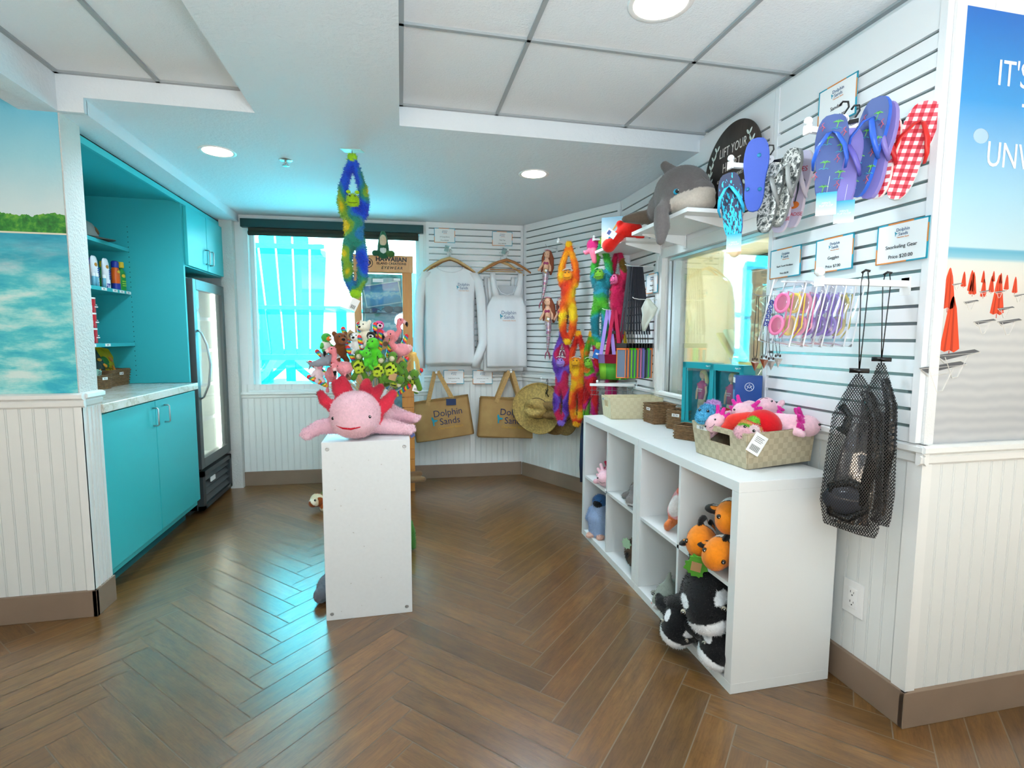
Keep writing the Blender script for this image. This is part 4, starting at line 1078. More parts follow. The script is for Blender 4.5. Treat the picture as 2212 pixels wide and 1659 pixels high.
def toy_shark(parent, p, rz, tilt, c='#9aa2ab', s=1.0, seed=0, bel='#e6e9ea'):
    b = [('c', [(0, -.035, 0), (0, 0, 0), (0, .04, .004), (0, .065, .010)], [.012, .022, .014, .005], c), ('e', (0, -.012, -.008), (.017, .038, .014), bel), ('c', [(0, .005, .018), (0, .016, .038)], [.009, .003], c), ('c', [(-.015, -.004, -.004), (-.040, .010, -.010)], [.009, .004], c), ('c', [(.015, -.004, -.004), (.040, .010, -.010)], [.009, .004], c), ('c', [(0, .062, .010), (-.012, .076, .028)], [.006, .004], c), ('c', [(0, .062, .010), (.012, .076, -.004)], [.006, .004], c)]
    o = plush('shark_toy', b, parent, loc=p, rot=(tilt[0], tilt[1], rz), scale=s, res=42, k=.005, fuzz=600, flen=.003, seed=seed)
    eyes(o, ((-.016, -.026, .005), (.016, -.026, .005)), .0028); return o
def pop(label, tip, kind, rz=0, tilt=(0, 0), s=1.0, candy=True, seed=1, tagm=None, **kw):
    tip = Vector(tip); base = HUB + (tip - HUB).normalized() * .085; d = (tip - base).normalized()
    t = thing('candy_toy_stick', label, 'toy stick', base, 0, 'candy toy sticks in the white dome stand')
    T = tip - base
    MB().cyl((0, 0, 0), tuple(T), .0022, n=6).obj('stick', mat('stick_wood', '#e2d3ae', .6), t)
    q = tuple(T + Vector((0, -.012, 0)))
    if kind == 'turtle': toy_turtle(t, q, rz, tilt, s, seed)
    elif kind == 'flamingo': toy_flamingo(t, q, rz, tilt, s, seed)
    elif kind == 'shark': toy_shark(t, q, rz, tilt, s=s, seed=seed, **kw)
    elif kind == 'animal': toy_animal(t, q, rz, tilt, s=s, seed=seed, **kw)
    if candy: candy_tube(t, T + Vector((0, .004, 0)) + d * .0, d, .075)
    if tagm: hangtag(t, tuple(T + Vector((.012, -.034, -.018))), (0, .3, 0), tagm, .034, .036, tagm is TAGW)
    return t
def pp(x, z, dy=0): return (x, 2.56 + dy, z)
pop('pink flamingo toy stick standing upright left of centre, facing right', pp(-.265, 1.115, -.06), 'flamingo', -1.2, s=1.25, candy=False, seed=2)
pop('pink flamingo toy stick with drooping head at the lower left', pp(-.325, 1.075, -.02), 'flamingo', .3, (.5, 0), s=1.2, candy=False, seed=3)
pop('pink flamingo toy stick at the very top of the bunch', pp(-.045, 1.258), 'flamingo', 1.3, s=1.15, candy=False, seed=4)
pop('pink flamingo toy stick with head stretched to the right', pp(-.005, 1.198, -.03), 'flamingo', -1.35, (0, .5), s=1.3, candy=False, seed=5)
pop('green turtle toy stick with spotted yellow belly beside the upright flamingo', pp(-.193, 1.120, -.05), 'turtle', .0, s=1.15, candy=False, seed=6)
pop('green turtle toy stick with spotted belly in the middle of the bunch', pp(-.108, 1.103, -.06), 'turtle', .1, (0, .25), s=1.15, candy=False, seed=7)
pop('green turtle toy stick with a brown card tag on its belly', pp(-.048, 1.108, -.06), 'turtle', -.1, (0, .15), s=1.2, candy=False, seed=8, tagm=KRAFT)
pop('green turtle toy stick seen from the side under the flamingo head', pp(.010, 1.085, -.03), 'turtle', -.9, (.3, .5), s=1.0, candy=False, seed=9)
pop('green turtle toy stick with white barcode tag at the far lower right', pp(.062, 1.048, -.02), 'turtle', -.8, (.5, .7), s=1.15, candy=False, seed=10, tagm=TAGW)
pop('green turtle toy stick lowest on the right, lying flat', pp(-.030, 1.045, -.05), 'turtle', .4, (1.2, .3), s=1.05, candy=False, seed=11)
pop('bright green crocodile toy stick in the centre of the bunch', pp(-.125, 1.178, -.05), 'animal', -.5, s=1.25, candy=False, seed=12, main='#58cf2e', snout='#5bd433', ear=False, nose='#49b824', name='crocodile_toy')
pop('bright green frog toy stick just above the spotted turtle', pp(-.150, 1.150, -.07), 'animal', .7, (0, -.5), s=.95, candy=False, seed=13, main='#55cc33', snout='#5ed63c', ear=True, nose='#3aa51e', name='frog_toy')
pop('grey shark toy stick pointing up to the left', pp(-.338, 1.150, -.02), 'shark', 1.9, (-.4, 0), s=1.2, candy=False, seed=14)
pop('white and pink unicorn toy stick at the far left edge', pp(-.385, 1.085), 'animal', .5, s=.95, candy=False, seed=15, main='#f3dfe4', snout='#f0a9bb', ear=True, nose='#f0a9bb', name='unicorn_toy')
pop('brown shaggy sloth toy stick behind the upright flamingo', pp(-.285, 1.195, .02), 'animal', .4, s=1.35, candy=False, seed=16, main='#7a4522', snout='#94582e', name='sloth_toy')
pop('white seal toy stick with dark eyes above the turtle', pp(-.208, 1.218, .0), 'animal', -.3, s=1.0, candy=False, seed=17, main='#eef0ee', snout='#f4f4f2', ear=False, name='seal_toy')
pop('cream polar bear toy stick with black nose near the top', pp(-.165, 1.262, .0), 'animal', -.6, s=1.15, candy=False, seed=18, main='#efe9d6', snout='#efe9d6', name='bear_toy')
pop('magenta and white penguin toy stick behind the top flamingo', pp(-.105, 1.275, .03), 'animal', .2, s=1.0, candy=False, seed=19, main='#e04f96', snout='#f6eef0', ear=False, name='penguin_toy')
pop('black panda toy stick directly above the green crocodile', pp(-.140, 1.228, -.01), 'animal', 0, s=.9, candy=False, seed=20, main='#1a1512', snout='#f2f2f2', name='panda_toy')
pop('green parrot toy stick with orange crest at the upper left', pp(-.352, 1.215, .02), 'animal', .8, s=1.0, candy=False, seed=21, main='#4cb648', snout='#f07a2a', ear=False, nose='#f0f0ea', belly='#f2f0e6', name='parrot_toy')
# the yellow fringe toy hanging at the right
t = pop('toy stick with a long straw yellow fringe at the right of the bunch', pp(.055, 1.165, .0), 'none', candy=False)
m = MB(); r = random.Random(5); T = Vector(pp(.055, 1.165)) - HUB; T = T * (1 - .085 / T.length)
for i in range(90):
    a = r.uniform(0, 2 * PI); q = T + Vector((math.cos(a) * .014, -.03 + math.sin(a) * .012, .012)); e = T + Vector((.01 + math.cos(a) * .026, -.035 + math.sin(a) * .02, -.075 - r.random() * .02))
    m.tube([q, q.lerp(e, .4) + Vector((.004, 0, .006)), e], .0011, 3, cap=False)
m.ell(tuple(T + Vector((0, -.03, .012))), (.018, .015, .012)); m.obj('fringe', mat('straw_fringe', '#e6bf6a', .7), t)
for i, (x, z, dy, w_) in enumerate(((-.375, 1.175, .0, 'at the far left beside the shark'), (-.405, 1.125, -.01, 'left of the unicorn toy'), (-.405, 1.062, -.03, 'lowest on the left'), (-.345, 1.232, .03, 'beside the parrot crest'), (-.265, 1.278, .03, 'leaning in front of the brown cards'), (-.262, 1.235, .01, 'above the brown sloth'), (-.195, 1.300, .01, 'upright beside the polar bear'), (-.190, 1.238, -.03, 'in front of the white seal'),
     (-.122, 1.298, -.01, 'upright at the top centre'), (-.095, 1.262, -.03, 'short and bent above the crocodile'), (-.050, 1.230, -.03, 'left of the right-hand flamingo'), (-.035, 1.195, -.04, 'between crocodile and flamingo'), (.018, 1.245, .03, 'above the neck of the right flamingo'), (.015, 1.140, -.05, 'below the neck of the right flamingo'), (.078, 1.085, -.03, 'farthest right, over the last turtle'), (.020, 1.015, -.05, 'lowest on the right'), (-.240, 1.190, -.03, 'behind the upright flamingo head'), (-.30, 1.125, -.05, 'under the grey shark'))):
    tip = Vector(pp(x, z, dy)); d = (tip - HUB).normalized(); base = HUB + d * .085
    t = thing('candy_stick', 'rainbow swirl candy stick ' + w_, 'candy', base, 0, 'rainbow candy sticks in the white dome stand')
    L_ = (tip - base).length
    MB().cyl((0, 0, 0), tuple(d * (L_ - .05)), .0022, n=6).obj('stick', mat('stick_wood'), t)
    candy_tube(t, d * (L_ - .065), d, .085)
for i, (x, z, dy, w_) in enumerate(((-.235, 1.265, .02, 'folded, left of the polar bear'), (-.255, 1.078, -.04, 'behind the legs of the upright flamingo'), (-.075, 1.225, -.02, 'curled under the top flamingo'), (.00, 1.135, -.05, 'next to the right-hand candy'))):
    t = thing('card_tag', 'brown kraft card tag ' + w_, 'tag', pp(x, z, dy), rot=(.1, .6 - i * .5, .3), group='brown card tags in the bunch')
    MB().box(-.022, .022, -.001, .001, -.022, .022).obj('card', KRAFT, t); MB().lathe([(.0001, 0), (.012, 0)], (0, -.0013, 0), 18, rot=(PI / 2, 0, 0)).obj('seal_print', mat('seal_brown', '#6b5440', .7), t)

# ------------------------------------------------------------------ long-armed hanging monkeys
def monkey(label, loc, rz, pal, face='#e8b23a', hands=None, h=.73, name='monkey_plush', seed=1, group='long-armed monkey soft toys', fuzz=7000, stripe=26, white_band=False, lean=0.0):
    s = h / .73; hands = hands or face
    cols = [hx(c) for c in pal]
    b = [('c', [(-.012, 0, -.012), (-.022, 0, -.06), (-.050, 0, -.15), (-.058, .004, -.23), (-.045, .008, -.285)], [.014, .020, .024, .025, .026], '#ffffff'),
         ('c', [(.012, 0, -.012), (.022, 0, -.06), (.050, 0, -.15), (.058, .004, -.23), (.045, .008, -.285)], [.014, .020, .024, .025, .026], '#ffffff'),
         ('e', (-.010, -.004, .006), (.015, .014, .024), hands), ('e', (.010, -.004, .006), (.015, .014, .024), hands),
         ('e', (0, -.012, -.225), (.040, .036, .040), '#ffffff'), ('e', (0, -.040, -.228), (.034, .020, .026), face), ('e', (0, -.040, -.205), (.022, .014, .016), face),
         ('e', (-.040, -.004, -.215), (.010, .008, .013), face), ('e', (.040, -.004, -.215), (.010, .008, .013), face),
         ('c', [(0, .004, -.285), (0, .002, -.34), (0, 0, -.41)], [.046, .050, .046], '#ffffff'),
         ('c', [(-.028, 0, -.43), (-.042, -.004, -.53), (-.036, -.002, -.62), (-.016, 0, -.685)], [.030, .029, .026, .020], '#ffffff'),
         ('c', [(.028, 0, -.43), (.042, -.004, -.53), (.036, -.002, -.62), (.016, 0, -.685)], [.030, .029, .026, .020], '#ffffff'),
         ('e', (-.012, -.008, -.705), (.017, .016, .026), hands), ('e', (.012, -.008, -.705), (.017, .016, .026), hands)]
    def paint(V, c):
        c = c.copy(); w = (c > .98).all(1)
        n = _noise3(V * np.array([1.0, .6, 1.0]), stripe, seed) + .5 * _noise3(V, stripe * 1.9, seed + 5)
        q = np.clip(((n + 1.15) / 2.3) * len(cols), 0, len(cols) - .01); i = q.astype(int); f = np.clip((q - i - .75) * 4, 0, 1)[:, None]
        ca = np.array(cols); mixc = ca[i] * (1 - f) + ca[np.minimum(i + 1, len(cols) - 1)] * f
        c[w] = mixc[w]; return c
    o = plush(name, b, None, label, 'soft toy', group, loc, (0, lean, rz), s, res=92, k=.010, paint=paint, fuzz=fuzz, flen=.011, jit=.10, seed=seed)
    eyes(o, ((-.013, -.053, -.203), (.013, -.053, -.203)), .0045)
    MB().tube([(-.024, -.056, -.236), (-.012, -.061, -.240), (.012, -.061, -.240), (.024, -.056, -.236)], .0012, 5).obj('mouth', BLACK, o)
    if white_band: MB().tube([(-.038, -.03, -.185), (-.02, -.035, -.176), (.0, -.036, -.173), (.02, -.034, -.176), (.038, -.026, -.186)], .0045, 6, flat=.5).obj('headband', WHITE, o)
    return o
t = monkey('blue and yellow furry monkey with a lime face hanging from the ceiling', (-.237, 2.92, 2.196), 0, ['#1f45c8', '#2358d6', '#2a7fb8', '#2f8f7a', '#7fae3a', '#e0c71e'], '#a8d41c', '#9fd62a', .73, seed=12)
m = MB(); m.ell((-.022, -.030, -.178), (.012, .012, .009)); m.ell((.022, -.030, -.178), (.012, .012, .009)); m.obj('brow', mat('lime_face', '#a8d41c', .9), t)
hangtag(t, (.006, -.02, -.735), (0, .45, 0), TAGW, .042, .066)
t = thing('ceiling_hook', 'clear plastic hook pad on the ceiling holding the blue monkey', 'hook', (-.237, 2.92, 2.24))
m = MB(); m.prism([(-.06, -.02), (.045, -.028), (.062, .012), (-.04, .03)], -.004, 0, 'xy'); m.obj('adhesive_pad', mat('clear_teal', '#a9dcd9', .15), t)
MB().tube([(0, 0, -.003), (0, -.002, -.02), (.004, -.004, -.032), (0, -.006, -.04), (-.004, -.004, -.034)], .0018, 6).obj('hook', STEEL, t)

# wall frames: point from wall coordinates (s along the wall, off out of the wall, z)
def FP(s, off, z):
    return FWO + Matrix.Rotation(FWR, 3, 'Z') @ Vector((s, -off, z))
def BP(s, off, z):
    return WBO + Matrix.Rotation(WBR, 3, 'Z') @ Vector((s, -off, z))
def CP(y, off, z):      # right wall, y in world
    return Vector((XC - off, y, z))
HOOKW = mat('hook_white', '#f3f5f5', .25)
def peg(label, org_pt, rz, L_, ball=True, sq=.012, up=0.0, name='display_hook', group='white display arms', m_=None):
    """square display arm on a slatwall bracket; local -y points into the room"""
    t = thing(name, label, 'display hook', org_pt, rz, group)
    m_ = m_ or HOOKW
    MB().box(-.018, .018, 0, .004, -.035, .022).box(-.014, .014, .0, .016, .008, .020).obj('bracket', m_, t, bevel=.001)
    MB().bar((0, .002, 0), (0, -L_, up), sq, sq).obj('arm', m_, t)
    if ball: m = MB(); m.box(-sq * .75, sq * .75, -L_ - .006, -L_ + .004, up - sq * .8, up + sq * .8); m.ell((0, -L_, up + sq * 1.5), sq * .75); m.obj('end_stop', m_, t)
    return t
def wire(label, org_pt, rz, L_, rise=.015, r=.0022, name='wire_hook', group='thin wire hooks'):
    t = thing(name, label, 'hook', org_pt, rz, group)
    MB().box(-.012, .012, 0, .003, -.03, .02).box(-.010, .010, 0, .014, .006, .018).obj('bracket', mat('clear_hook', '#dfe8ea', .2), t)
    MB().tube([(0, .001, 0), (0, -L_ * .75, 0), (0, -L_ * .93, rise * .4), (0, -L_, rise)], r, 6).obj('wire', STEEL if r < .002 else HOOKW, t)
    return t

# ------------------------------------------------------------------ far wall: shirts, tops, bags
HW = mat('hanger_wood', '#d2ab72', .4, var=.1, vscale=18); HWD = mat('hanger_wood_dark', '#b0743c', .4, var=.1, vscale=18)
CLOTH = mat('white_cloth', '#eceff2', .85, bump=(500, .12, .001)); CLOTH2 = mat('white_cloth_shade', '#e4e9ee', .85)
def hanger(label, p, rz, w, m_, group='wooden clothes hangers'):
    t = thing('clothes_hanger', label, 'hanger', p, rz, group)
    m = MB(); m.tube([(-w / 2, .0, -.115), (-w * .36, .0, -.072), (-w * .16, 0, -.022), (0, 0, .0), (w * .16, 0, -.022), (w * .36, 0, -.072), (w / 2, 0, -.115)], [.006, .010, .012, .013, .012, .010, .006], 10, flat=1.0)
    m.obj('shoulder_bar', m_, t); MB().cyl((-w * .32, 0, -.085), (w * .32, 0, -.085), .0045, n=8).obj('trouser_bar', m_, t)
    MB().tube([(0, 0, .005), (0, 0, .035), (.016, 0, .050), (.020, 0, .068), (.004, 0, .082), (-.012, 0, .074)], .0018, 6).obj('hook', STEEL, t)
    return t
peg('short white arm carrying the long-sleeve shirts', FP(1.725, .024, 2.000), FWR, .15, True, .010)
peg('short white arm carrying the tank tops', FP(2.215, .024, 2.000), FWR, .15, True, .010)
def holder(label, p, rz):
    t = thing('sign_clip', label, 'clip', p, rz, 'clear sign clips above the hangers'); m = MB(); m.obox((0, -.05, 0), (.035, .002, .05), (.3, .2, .1)); m.obj('clip_plate', glassy('clear_clip', '#cfeef0', .25, .25), t); MB().cyl((0, 0, 0), (0, -.05, 0), .002, n=6).obj('clip_arm', HOOKW, t)
holder('clear tilted clip over the long-sleeve shirt hanger', FP(1.70, .06, 2.005), FWR); holder('clear tilted clip over the tank top hanger', FP(2.19, .06, 2.0), FWR)
def longsleeve(label, p, rz, front=True, dx=0):
    t = thing('long_sleeve_shirt', label, 'shirt', p, rz, 'white long-sleeve shirts')
    fold = lambda x, z: .006 * math.sin(x * 34 + z * 3) * min(1, max(0, (.02 - z)) * 1.8) + .004 * math.sin(x * 71 + 1)
    rows = [(-.885, -.215, .200, .020), (-.86, -.220, .205, .06), (-.6, -.215, .20, .09), (-.35, -.212, .200, .10), (-.22, -.218, .210, .09), (-.16, -.230, .225, .07), (-.115, -.215, .215, .05), (-.085, -.165, .165, .045), (-.062, -.110, .110, .04)]
    MB().slab(rows, 0, .06, 30, fold=fold).obj('torso', CLOTH, t)
    # neckline: collar ring and inner back
    MB().tube([(-.112, -.004, -.060), (-.095, -.018, -.082), (-.05, -.026, -.100), (0, -.028, -.106), (.05, -.026, -.100), (.095, -.018, -.082), (.112, -.004, -.060)], .008, 8, flat=.5).obj('collar', CLOTH, t)
    MB().slab([(-.10, -.098, .098, .004), (-.055, -.108, .108, .004)], .024, .004, 8, lens=False).obj('back_neck', CLOTH2, t)
    if front: MB().box(-.012, .012, .016, .018, -.105, -.078).obj('neck_label', BLACK, t)
    for sx in (-1, 1):
        xs = [(-.105, .195), (-.17, .235), (-.30, .258), (-.50, .270), (-.70, .278), (-.82, .272 if sx < 0 else .235), (-.905, .262 if sx < 0 else .205)]
        rows = [(z, sx * x - .042, sx * x + .042, .05) for z, x in xs][::-1]
        rows = [(z, a + (.0 if i else .008), b_ - (.0 if i else .008), th) for i, (z, a, b_, th) in enumerate(rows)]
        MB().slab(rows, .0, .05, 8, fold=lambda x, z: .005 * math.sin(z * 30 + x * 20)).obj('sleeve', CLOTH, t)
    if front: shop_logo(t, .10, -.225, .026, -.060)
    return t
hanger('light wooden hanger under the front long-sleeve shirt', FP(1.722, .12, 1.925), FWR, .44, HW)
hanger('darker wooden hanger behind the front long-sleeve shirt', FP(1.730, .07, 1.925), FWR, .40, HWD)
longsleeve('white long-sleeve shirt with small chest logo hanging in front beside the window', FP(1.728, .125, 1.91), FWR)
longsleeve('white long-sleeve shirt hidden behind the front one, its hem showing below', FP(1.738, .072, 1.895), FWR, False)
def tank(label, p, rz, front=True, group='white tank tops'):
    t = thing('tank_top', label, 'tank top', p, rz, group)
    fold = lambda x, z: .006 * math.sin(x * 38 + z * 4 + .6) * min(1, max(0, -.1 - z) * 2) + .003 * math.sin(x * 80)
    rows = [(-.86, -.175, .182, .01), (-.84, -.178, .184, .06), (-.6, -.178, .180, .09), (-.42, -.178, .178, .09), (-.335, -.175, .172, .08), (-.29, -.150, .150, .07), (-.235, -.128, .130, .055)]
    MB().slab(rows, 0, .06, 26, fold=fold).obj('torso', CLOTH, t)
    for sx in (-1, 1):
        rows = [(-.245, sx * .090 - .040, sx * .090 + .040, .045), (-.17, sx * .108 - .026, sx * .108 + .026, .03), (-.10, sx * .118 - .024, sx * .118 + .024, .02), (-.045, sx * .122 - .023, sx * .122 + .023, .03)]
        MB().slab(rows, 0, .03, 6).obj('strap', CLOTH, t)
    MB().slab([(-.24, -.115, .115, .004), (-.15, -.100, .100, .004)], .026, .004, 8, lens=False).obj('back_panel', CLOTH2, t)
    MB().tube([(-.098, -.016, -.10), (-.088, -.022, -.16), (-.055, -.030, -.215), (0, -.034, -.235), (.055, -.030, -.215), (.088, -.022, -.16), (.098, -.016, -.10)], .006, 8, flat=.5).obj('neck_binding', CLOTH, t)
    if front: shop_logo(t, .0, -.405, .034, -.060)
    return t
hanger('reddish wooden hanger under the front tank top', FP(2.212, .12, 1.925), FWR, .45, HWD)
hanger('pale wooden hanger behind the front tank top', FP(2.165, .075, 1.915), FWR, .42, HW)
tank('white tank top with shop logo hanging in front near the corner', FP(2.212, .125, 1.855), FWR)
tank('white tank top behind the front one, its hem showing lower', FP(2.19, .080, 1.815), FWR, False)
tank('white tank top hanging closest to the wall, left edge showing', FP(2.165, .045, 1.83), FWR, False)

price_card('price card for the long-sleeve shirts above the left hanger', FWO, FWR, 1.687, 2.128, .176, .120, (('UV Long Sleeve', .11), ('Price $30.00', .11)), y=-.027)
price_card('price card for the tank tops above the right hanger', FWO, FWR, 2.188, 2.118, .176, .120, (('Tank Top', .11), ('Price $20.00', .11)), y=-.027)
price_card('small tote bag price card on the left below the shirts', FWO, FWR, 1.757, .909, .176, .120, (('Dolphin Sands Tote Bag', .085), ('Price $20.00', .07)), y=-.034)
price_card('small tote bag price card on the right below the shirts', FWO, FWR, 2.012, .905, .176, .120, (('Eat, Sleep, Beach, Repeat Tote Bag', .06), ('Price $20.00', .07)), y=-.034)

JUTE = None
def jute():
    n = NT('jute'); co = n.coord()
    w1 = n.n('ShaderNodeTexWave', wave_type='BANDS', bands_direction='X'); w1.inputs['Scale'].default_value = 160; w1.inputs['Distortion'].default_value = 1.5; n.l(co, w1.inputs[0])
    w2 = n.n('ShaderNodeTexWave', wave_type='BANDS', bands_direction='Z'); w2.inputs['Scale'].default_value = 160; w2.inputs['Distortion'].default_value = 1.5; n.l(co, w2.inputs[0])
    f = n.math('MULTIPLY', n.math('ADD', w1.outputs[1], w2.outputs[1]), .5)
    n.col(n.mix(.5, n.ramp(f, [(.1, '#9c7342'), (.7, '#c9a56c')]), n.ramp(n.noise(co, 9, 3), [(.3, '#ab8351'), (.7, '#c8a369')])))
    n.b.inputs['Roughness'].default_value = .9; n.bump(f, .4, .002); return n.m
JUTE = jute(); JUTEH = mat('jute_webbing', '#c09a62', .85, var=.12, vscale=60)
def tote(label, p, rz, lean, logo=True, w=.50, h=.355, group='jute tote bags'):
    t = thing('tote_bag', label, 'tote bag', p, rot=(0, lean, rz), group=group)
    top = -.235
    rows = [(top - h, -w / 2, w / 2, .045), (top - h + .01, -w / 2 - .004, w / 2 + .004, .05), (top - h / 2, -w / 2, w / 2, .05), (top - .03, -w / 2 + .004, w / 2 - .004, .04), (top, -w / 2 + .006, w / 2 - .006, .03)]
    MB().slab(rows, 0, .04, 20, fold=lambda x, z: .003 * math.sin(x * 17 + z * 9)).obj('bag_body', JUTE, t)
    MB().slab([(top - .012, -w / 2 + .004, w / 2 - .004, .052), (top + .001, -w / 2 + .004, w / 2 - .004, .036)], 0, .04, 20, fold=lambda x, z: .003 * math.sin(x * 17 + z * 9)).obj('hem', JUTEH, t)
    for y in (-.020, .018):
        for sx in (-1, 1):
            MB().bar((sx * .012, y * .3, 0), (sx * .115, y, top - .045), .036, .004, up=(0, 1, 0)).obj('handle', JUTEH, t)
    if logo:
        shop_logo(t, .03, top - .165, .066, -.0285, NAVY, TEAL, mat('print_gold'))
        MB().obox((.09, -.030, top - .042), (.085, .002, .055), (0, .12, 0)).obj('swing_tag', mat('tag_navy', '#16305c', .5), t)
    return t
def bagpeg(label, s_):
    peg(label, FP(s_, .0, .957), FWR, .13, True, .012)
bagpeg('short white arm holding the left tote bag', 1.602); bagpeg('short white arm holding the right tote bags', 2.252)
tote('jute tote bag with shop logo hanging tilted on the left', FP(1.602, .10, .962), FWR, -.13)
tote('jute tote bag with shop logo in front on the right arm', FP(2.252, .118, .962), FWR, .065, w=.52)
tote('jute tote bag directly behind the right front bag', FP(2.247, .075, .952), FWR, .035, False, w=.52)
tote('jute tote bag closest to the wall on the right arm', FP(2.242, .038, .955), FWR, .015, False, w=.52)

# ------------------------------------------------------------------ angled wall: mermaid dolls, hats, monkeys
SEQ = None
def sequin():
    n = NT('sequin_tail'); co = n.coord()
    v = n.n('ShaderNodeTexVoronoi'); v.inputs['Scale'].default_value = 260; n.l(co, v.inputs[0])
    f = n.noise(n.coord(scale=(1, 1, 6)), 14, 3)
    n.col(n.mix(.5, n.ramp(f, [(.3, '#7d2f5e'), (.5, '#c06a90'), (.62, '#d8d4e8'), (.75, '#8a3a78')]), v.outputs[1])); n.b.inputs['Metallic'].default_value = .55; n.b.inputs['Roughness'].default_value = .3; return n.m
SEQ = sequin(); MAUVE = mat('fin_mauve', '#a8506c', .6); DSKIN = mat('doll_skin', '#eebc9c', .8); HAIRA = mat('doll_hair', '#8a4326', .7, bump=(120, .5, .004)); DTOP = mat('doll_top_pink', '#b03a6c', .5, var=.3, vscale=90)
def mermaid(label, p, rz, lean=0.0, s=1.0, dark=False):
    t = thing('mermaid_doll', label, 'doll', p, rot=(0, lean, rz), group='mermaid cloth dolls', scale=s)
    H = HAIRA if not dark else mat('doll_hair_dark', '#6e3a34', .7)
    m = MB(); m.tube([(0, 0, -.055), (0, 0, -.085), (0, -.002, -.12), (0, 0, -.165)], [.013, .026, .024, .027], 14); m.obj('body', DSKIN, t)
    m = MB(); m.ell((0, -.004, -.030), (.029, .026, .033), n=18, k=12); m.obj('head', DSKIN, t)
    m = MB(); m.ell((0, .010, -.022), (.034, .024, .034)); m.tube([(-.024, -.006, -.012), (-.036, -.004, -.06), (-.034, .006, -.13), (-.042, .004, -.18)], [.012, .013, .013, .006], 8); m.tube([(.022, -.006, -.012), (.040, -.002, -.06), (.046, .004, -.14), (.044, .004, -.20)], [.014, .020, .022, .008], 8); m.tube([(0, .016, 0), (.01, .022, -.08), (.0, .018, -.18)], [.026, .034, .020], 8); m.obj('hair', H, t)
    MB().tube([(-.026, -.012, .004), (0, -.022, .009), (.026, -.012, .004)], .004, 6).obj('hairband', mat('band_pink', '#e9a5b8', .5), t)
    m = MB(); m.ell((-.011, -.023, -.105), (.013, .009, .012)); m.ell((.011, -.023, -.105), (.013, .009, .012)); m.tube([(-.016, -.016, -.098), (-.010, -.006, -.068)], .002, 5); m.tube([(.016, -.016, -.098), (.010, -.006, -.068)], .002, 5); m.obj('top', DTOP, t)
    for sx in (-1, 1): MB().tube([(sx * .022, 0, -.080), (sx * .040, -.012, -.130), (sx * .062 - (0 if sx < 0 else .02), -.022, -.172)], [.010, .010, .011], 8).obj('arm', DSKIN, t)
    MB().tube([(0, 0, -.155), (0, 0, -.19), (.004, -.006, -.26), (.002, -.004, -.33), (-.006, .0, -.40), (-.008, 0, -.43)], [.028, .029, .022, .016, .010, .007], 14).obj('tail', SEQ, t)
    m = MB()
    for sx in (-1, 1): m.tube([(-.008, 0, -.425), (-.008 + sx * .012, -.002, -.445), (-.008 + sx * .020, 0, -.475), (-.008 + sx * .018, 0, -.498)], [.006, .014, .012, .002], 8, flat=.4)
    m.obj('tail_fin', MAUVE, t)
    for sx in (-1, 1):
        m = MB(); m.ell((sx * .0105, -.0285, -.030), (.0024, .0015, .003)); m.obj('eye', BLACK, t)
    hangtag(t, (.012, -.034, -.150), (0, .35, 0), KRAFT if not dark else mat('tag_green', '#7c8a5c', .6), .034, .040, False)
    MB().obox((.012, -.0362, -.168), (.020, .0008, .018), (0, .35, 0)).obj('barcode', TAGW, t)
    return t
wire('thin wire hook holding the upper mermaid doll', BP(.43, .024, 1.985), WBR, .13, .02, .0016)
wire('thin wire hook holding the lower mermaid dolls', BP(.49, .024, 1.61), WBR, .15, .02, .0016)
mermaid('brown-haired mermaid doll hanging highest near the corner', BP(.425, .12, 1.955), WBR + .5, .10, .94)
mermaid('brown-haired mermaid doll below, the nearer of the lower pair', BP(.445, .135, 1.575), WBR + .5, -.02, 1.0)
mermaid('darker mermaid doll tucked behind the other lower one', BP(.545, .085, 1.565), WBR + .2, -.06, .96, True)

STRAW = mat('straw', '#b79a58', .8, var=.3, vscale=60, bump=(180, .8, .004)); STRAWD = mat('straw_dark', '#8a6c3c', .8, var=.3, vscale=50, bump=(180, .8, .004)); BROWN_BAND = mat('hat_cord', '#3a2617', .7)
def hat(label, p, rot, m_, sc=1.0):
    t = thing('straw_hat', label, 'hat', p, rot=rot, group='wide-brimmed straw hats', scale=sc)
    n = 48; prof = [(.215, .012), (.205, .004), (.17, -.004), (.13, -.002), (.098, .006), (.092, .02), (.088, .07), (.076, .105), (.045, .118), (.0001, .105)]
    m = MB(); vs = []
    for r_, z in prof:
        for j in range(n):
            a = 2 * PI * j / n; rr = r_ * (1.05 + .05 * math.cos(2 * a)) if r_ > .1 else r_ * (1 + .10 * math.cos(2 * a))
            zz = z + (.022 * math.cos(2 * a) * (r_ / .215) ** 3 if r_ > .1 else 0) - (.030 * math.exp(-((r_ * math.sin(a)) / .022) ** 2) if z > .09 else 0)
            vs.append((rr * math.cos(a), rr * math.sin(a), zz))
    m.add(vs, [(i * n + j, i * n + (j + 1) % n, (i + 1) * n + (j + 1) % n, (i + 1) * n + j) for i in range(len(prof) - 1) for j in range(n)], 0, True)
    o = m.obj('hat_shell', m_, t); o.modifiers.new('s', 'SOLIDIFY').thickness = .004
    MB().tube([(.226 * math.cos(a) * (1.05 + .05 * math.cos(2 * a)) * .955, .226 * math.sin(a) * (1.05 + .05 * math.cos(2 * a)) * .955, .012 + .022 * math.cos(2 * a)) for a in [2 * PI * j / 48 for j in range(48)]], .005, 6, closed=True).obj('brim_edge', m_, t)
    MB().tube([(.097 * math.cos(a) * (1 + .10 * math.cos(2 * a)), .097 * math.sin(a) * (1 + .10 * math.cos(2 * a)), .012) for a in [2 * PI * j / 32 for j in range(32)]], .003, 6, closed=True).obj('hat_band', BROWN_BAND, t)
    return t
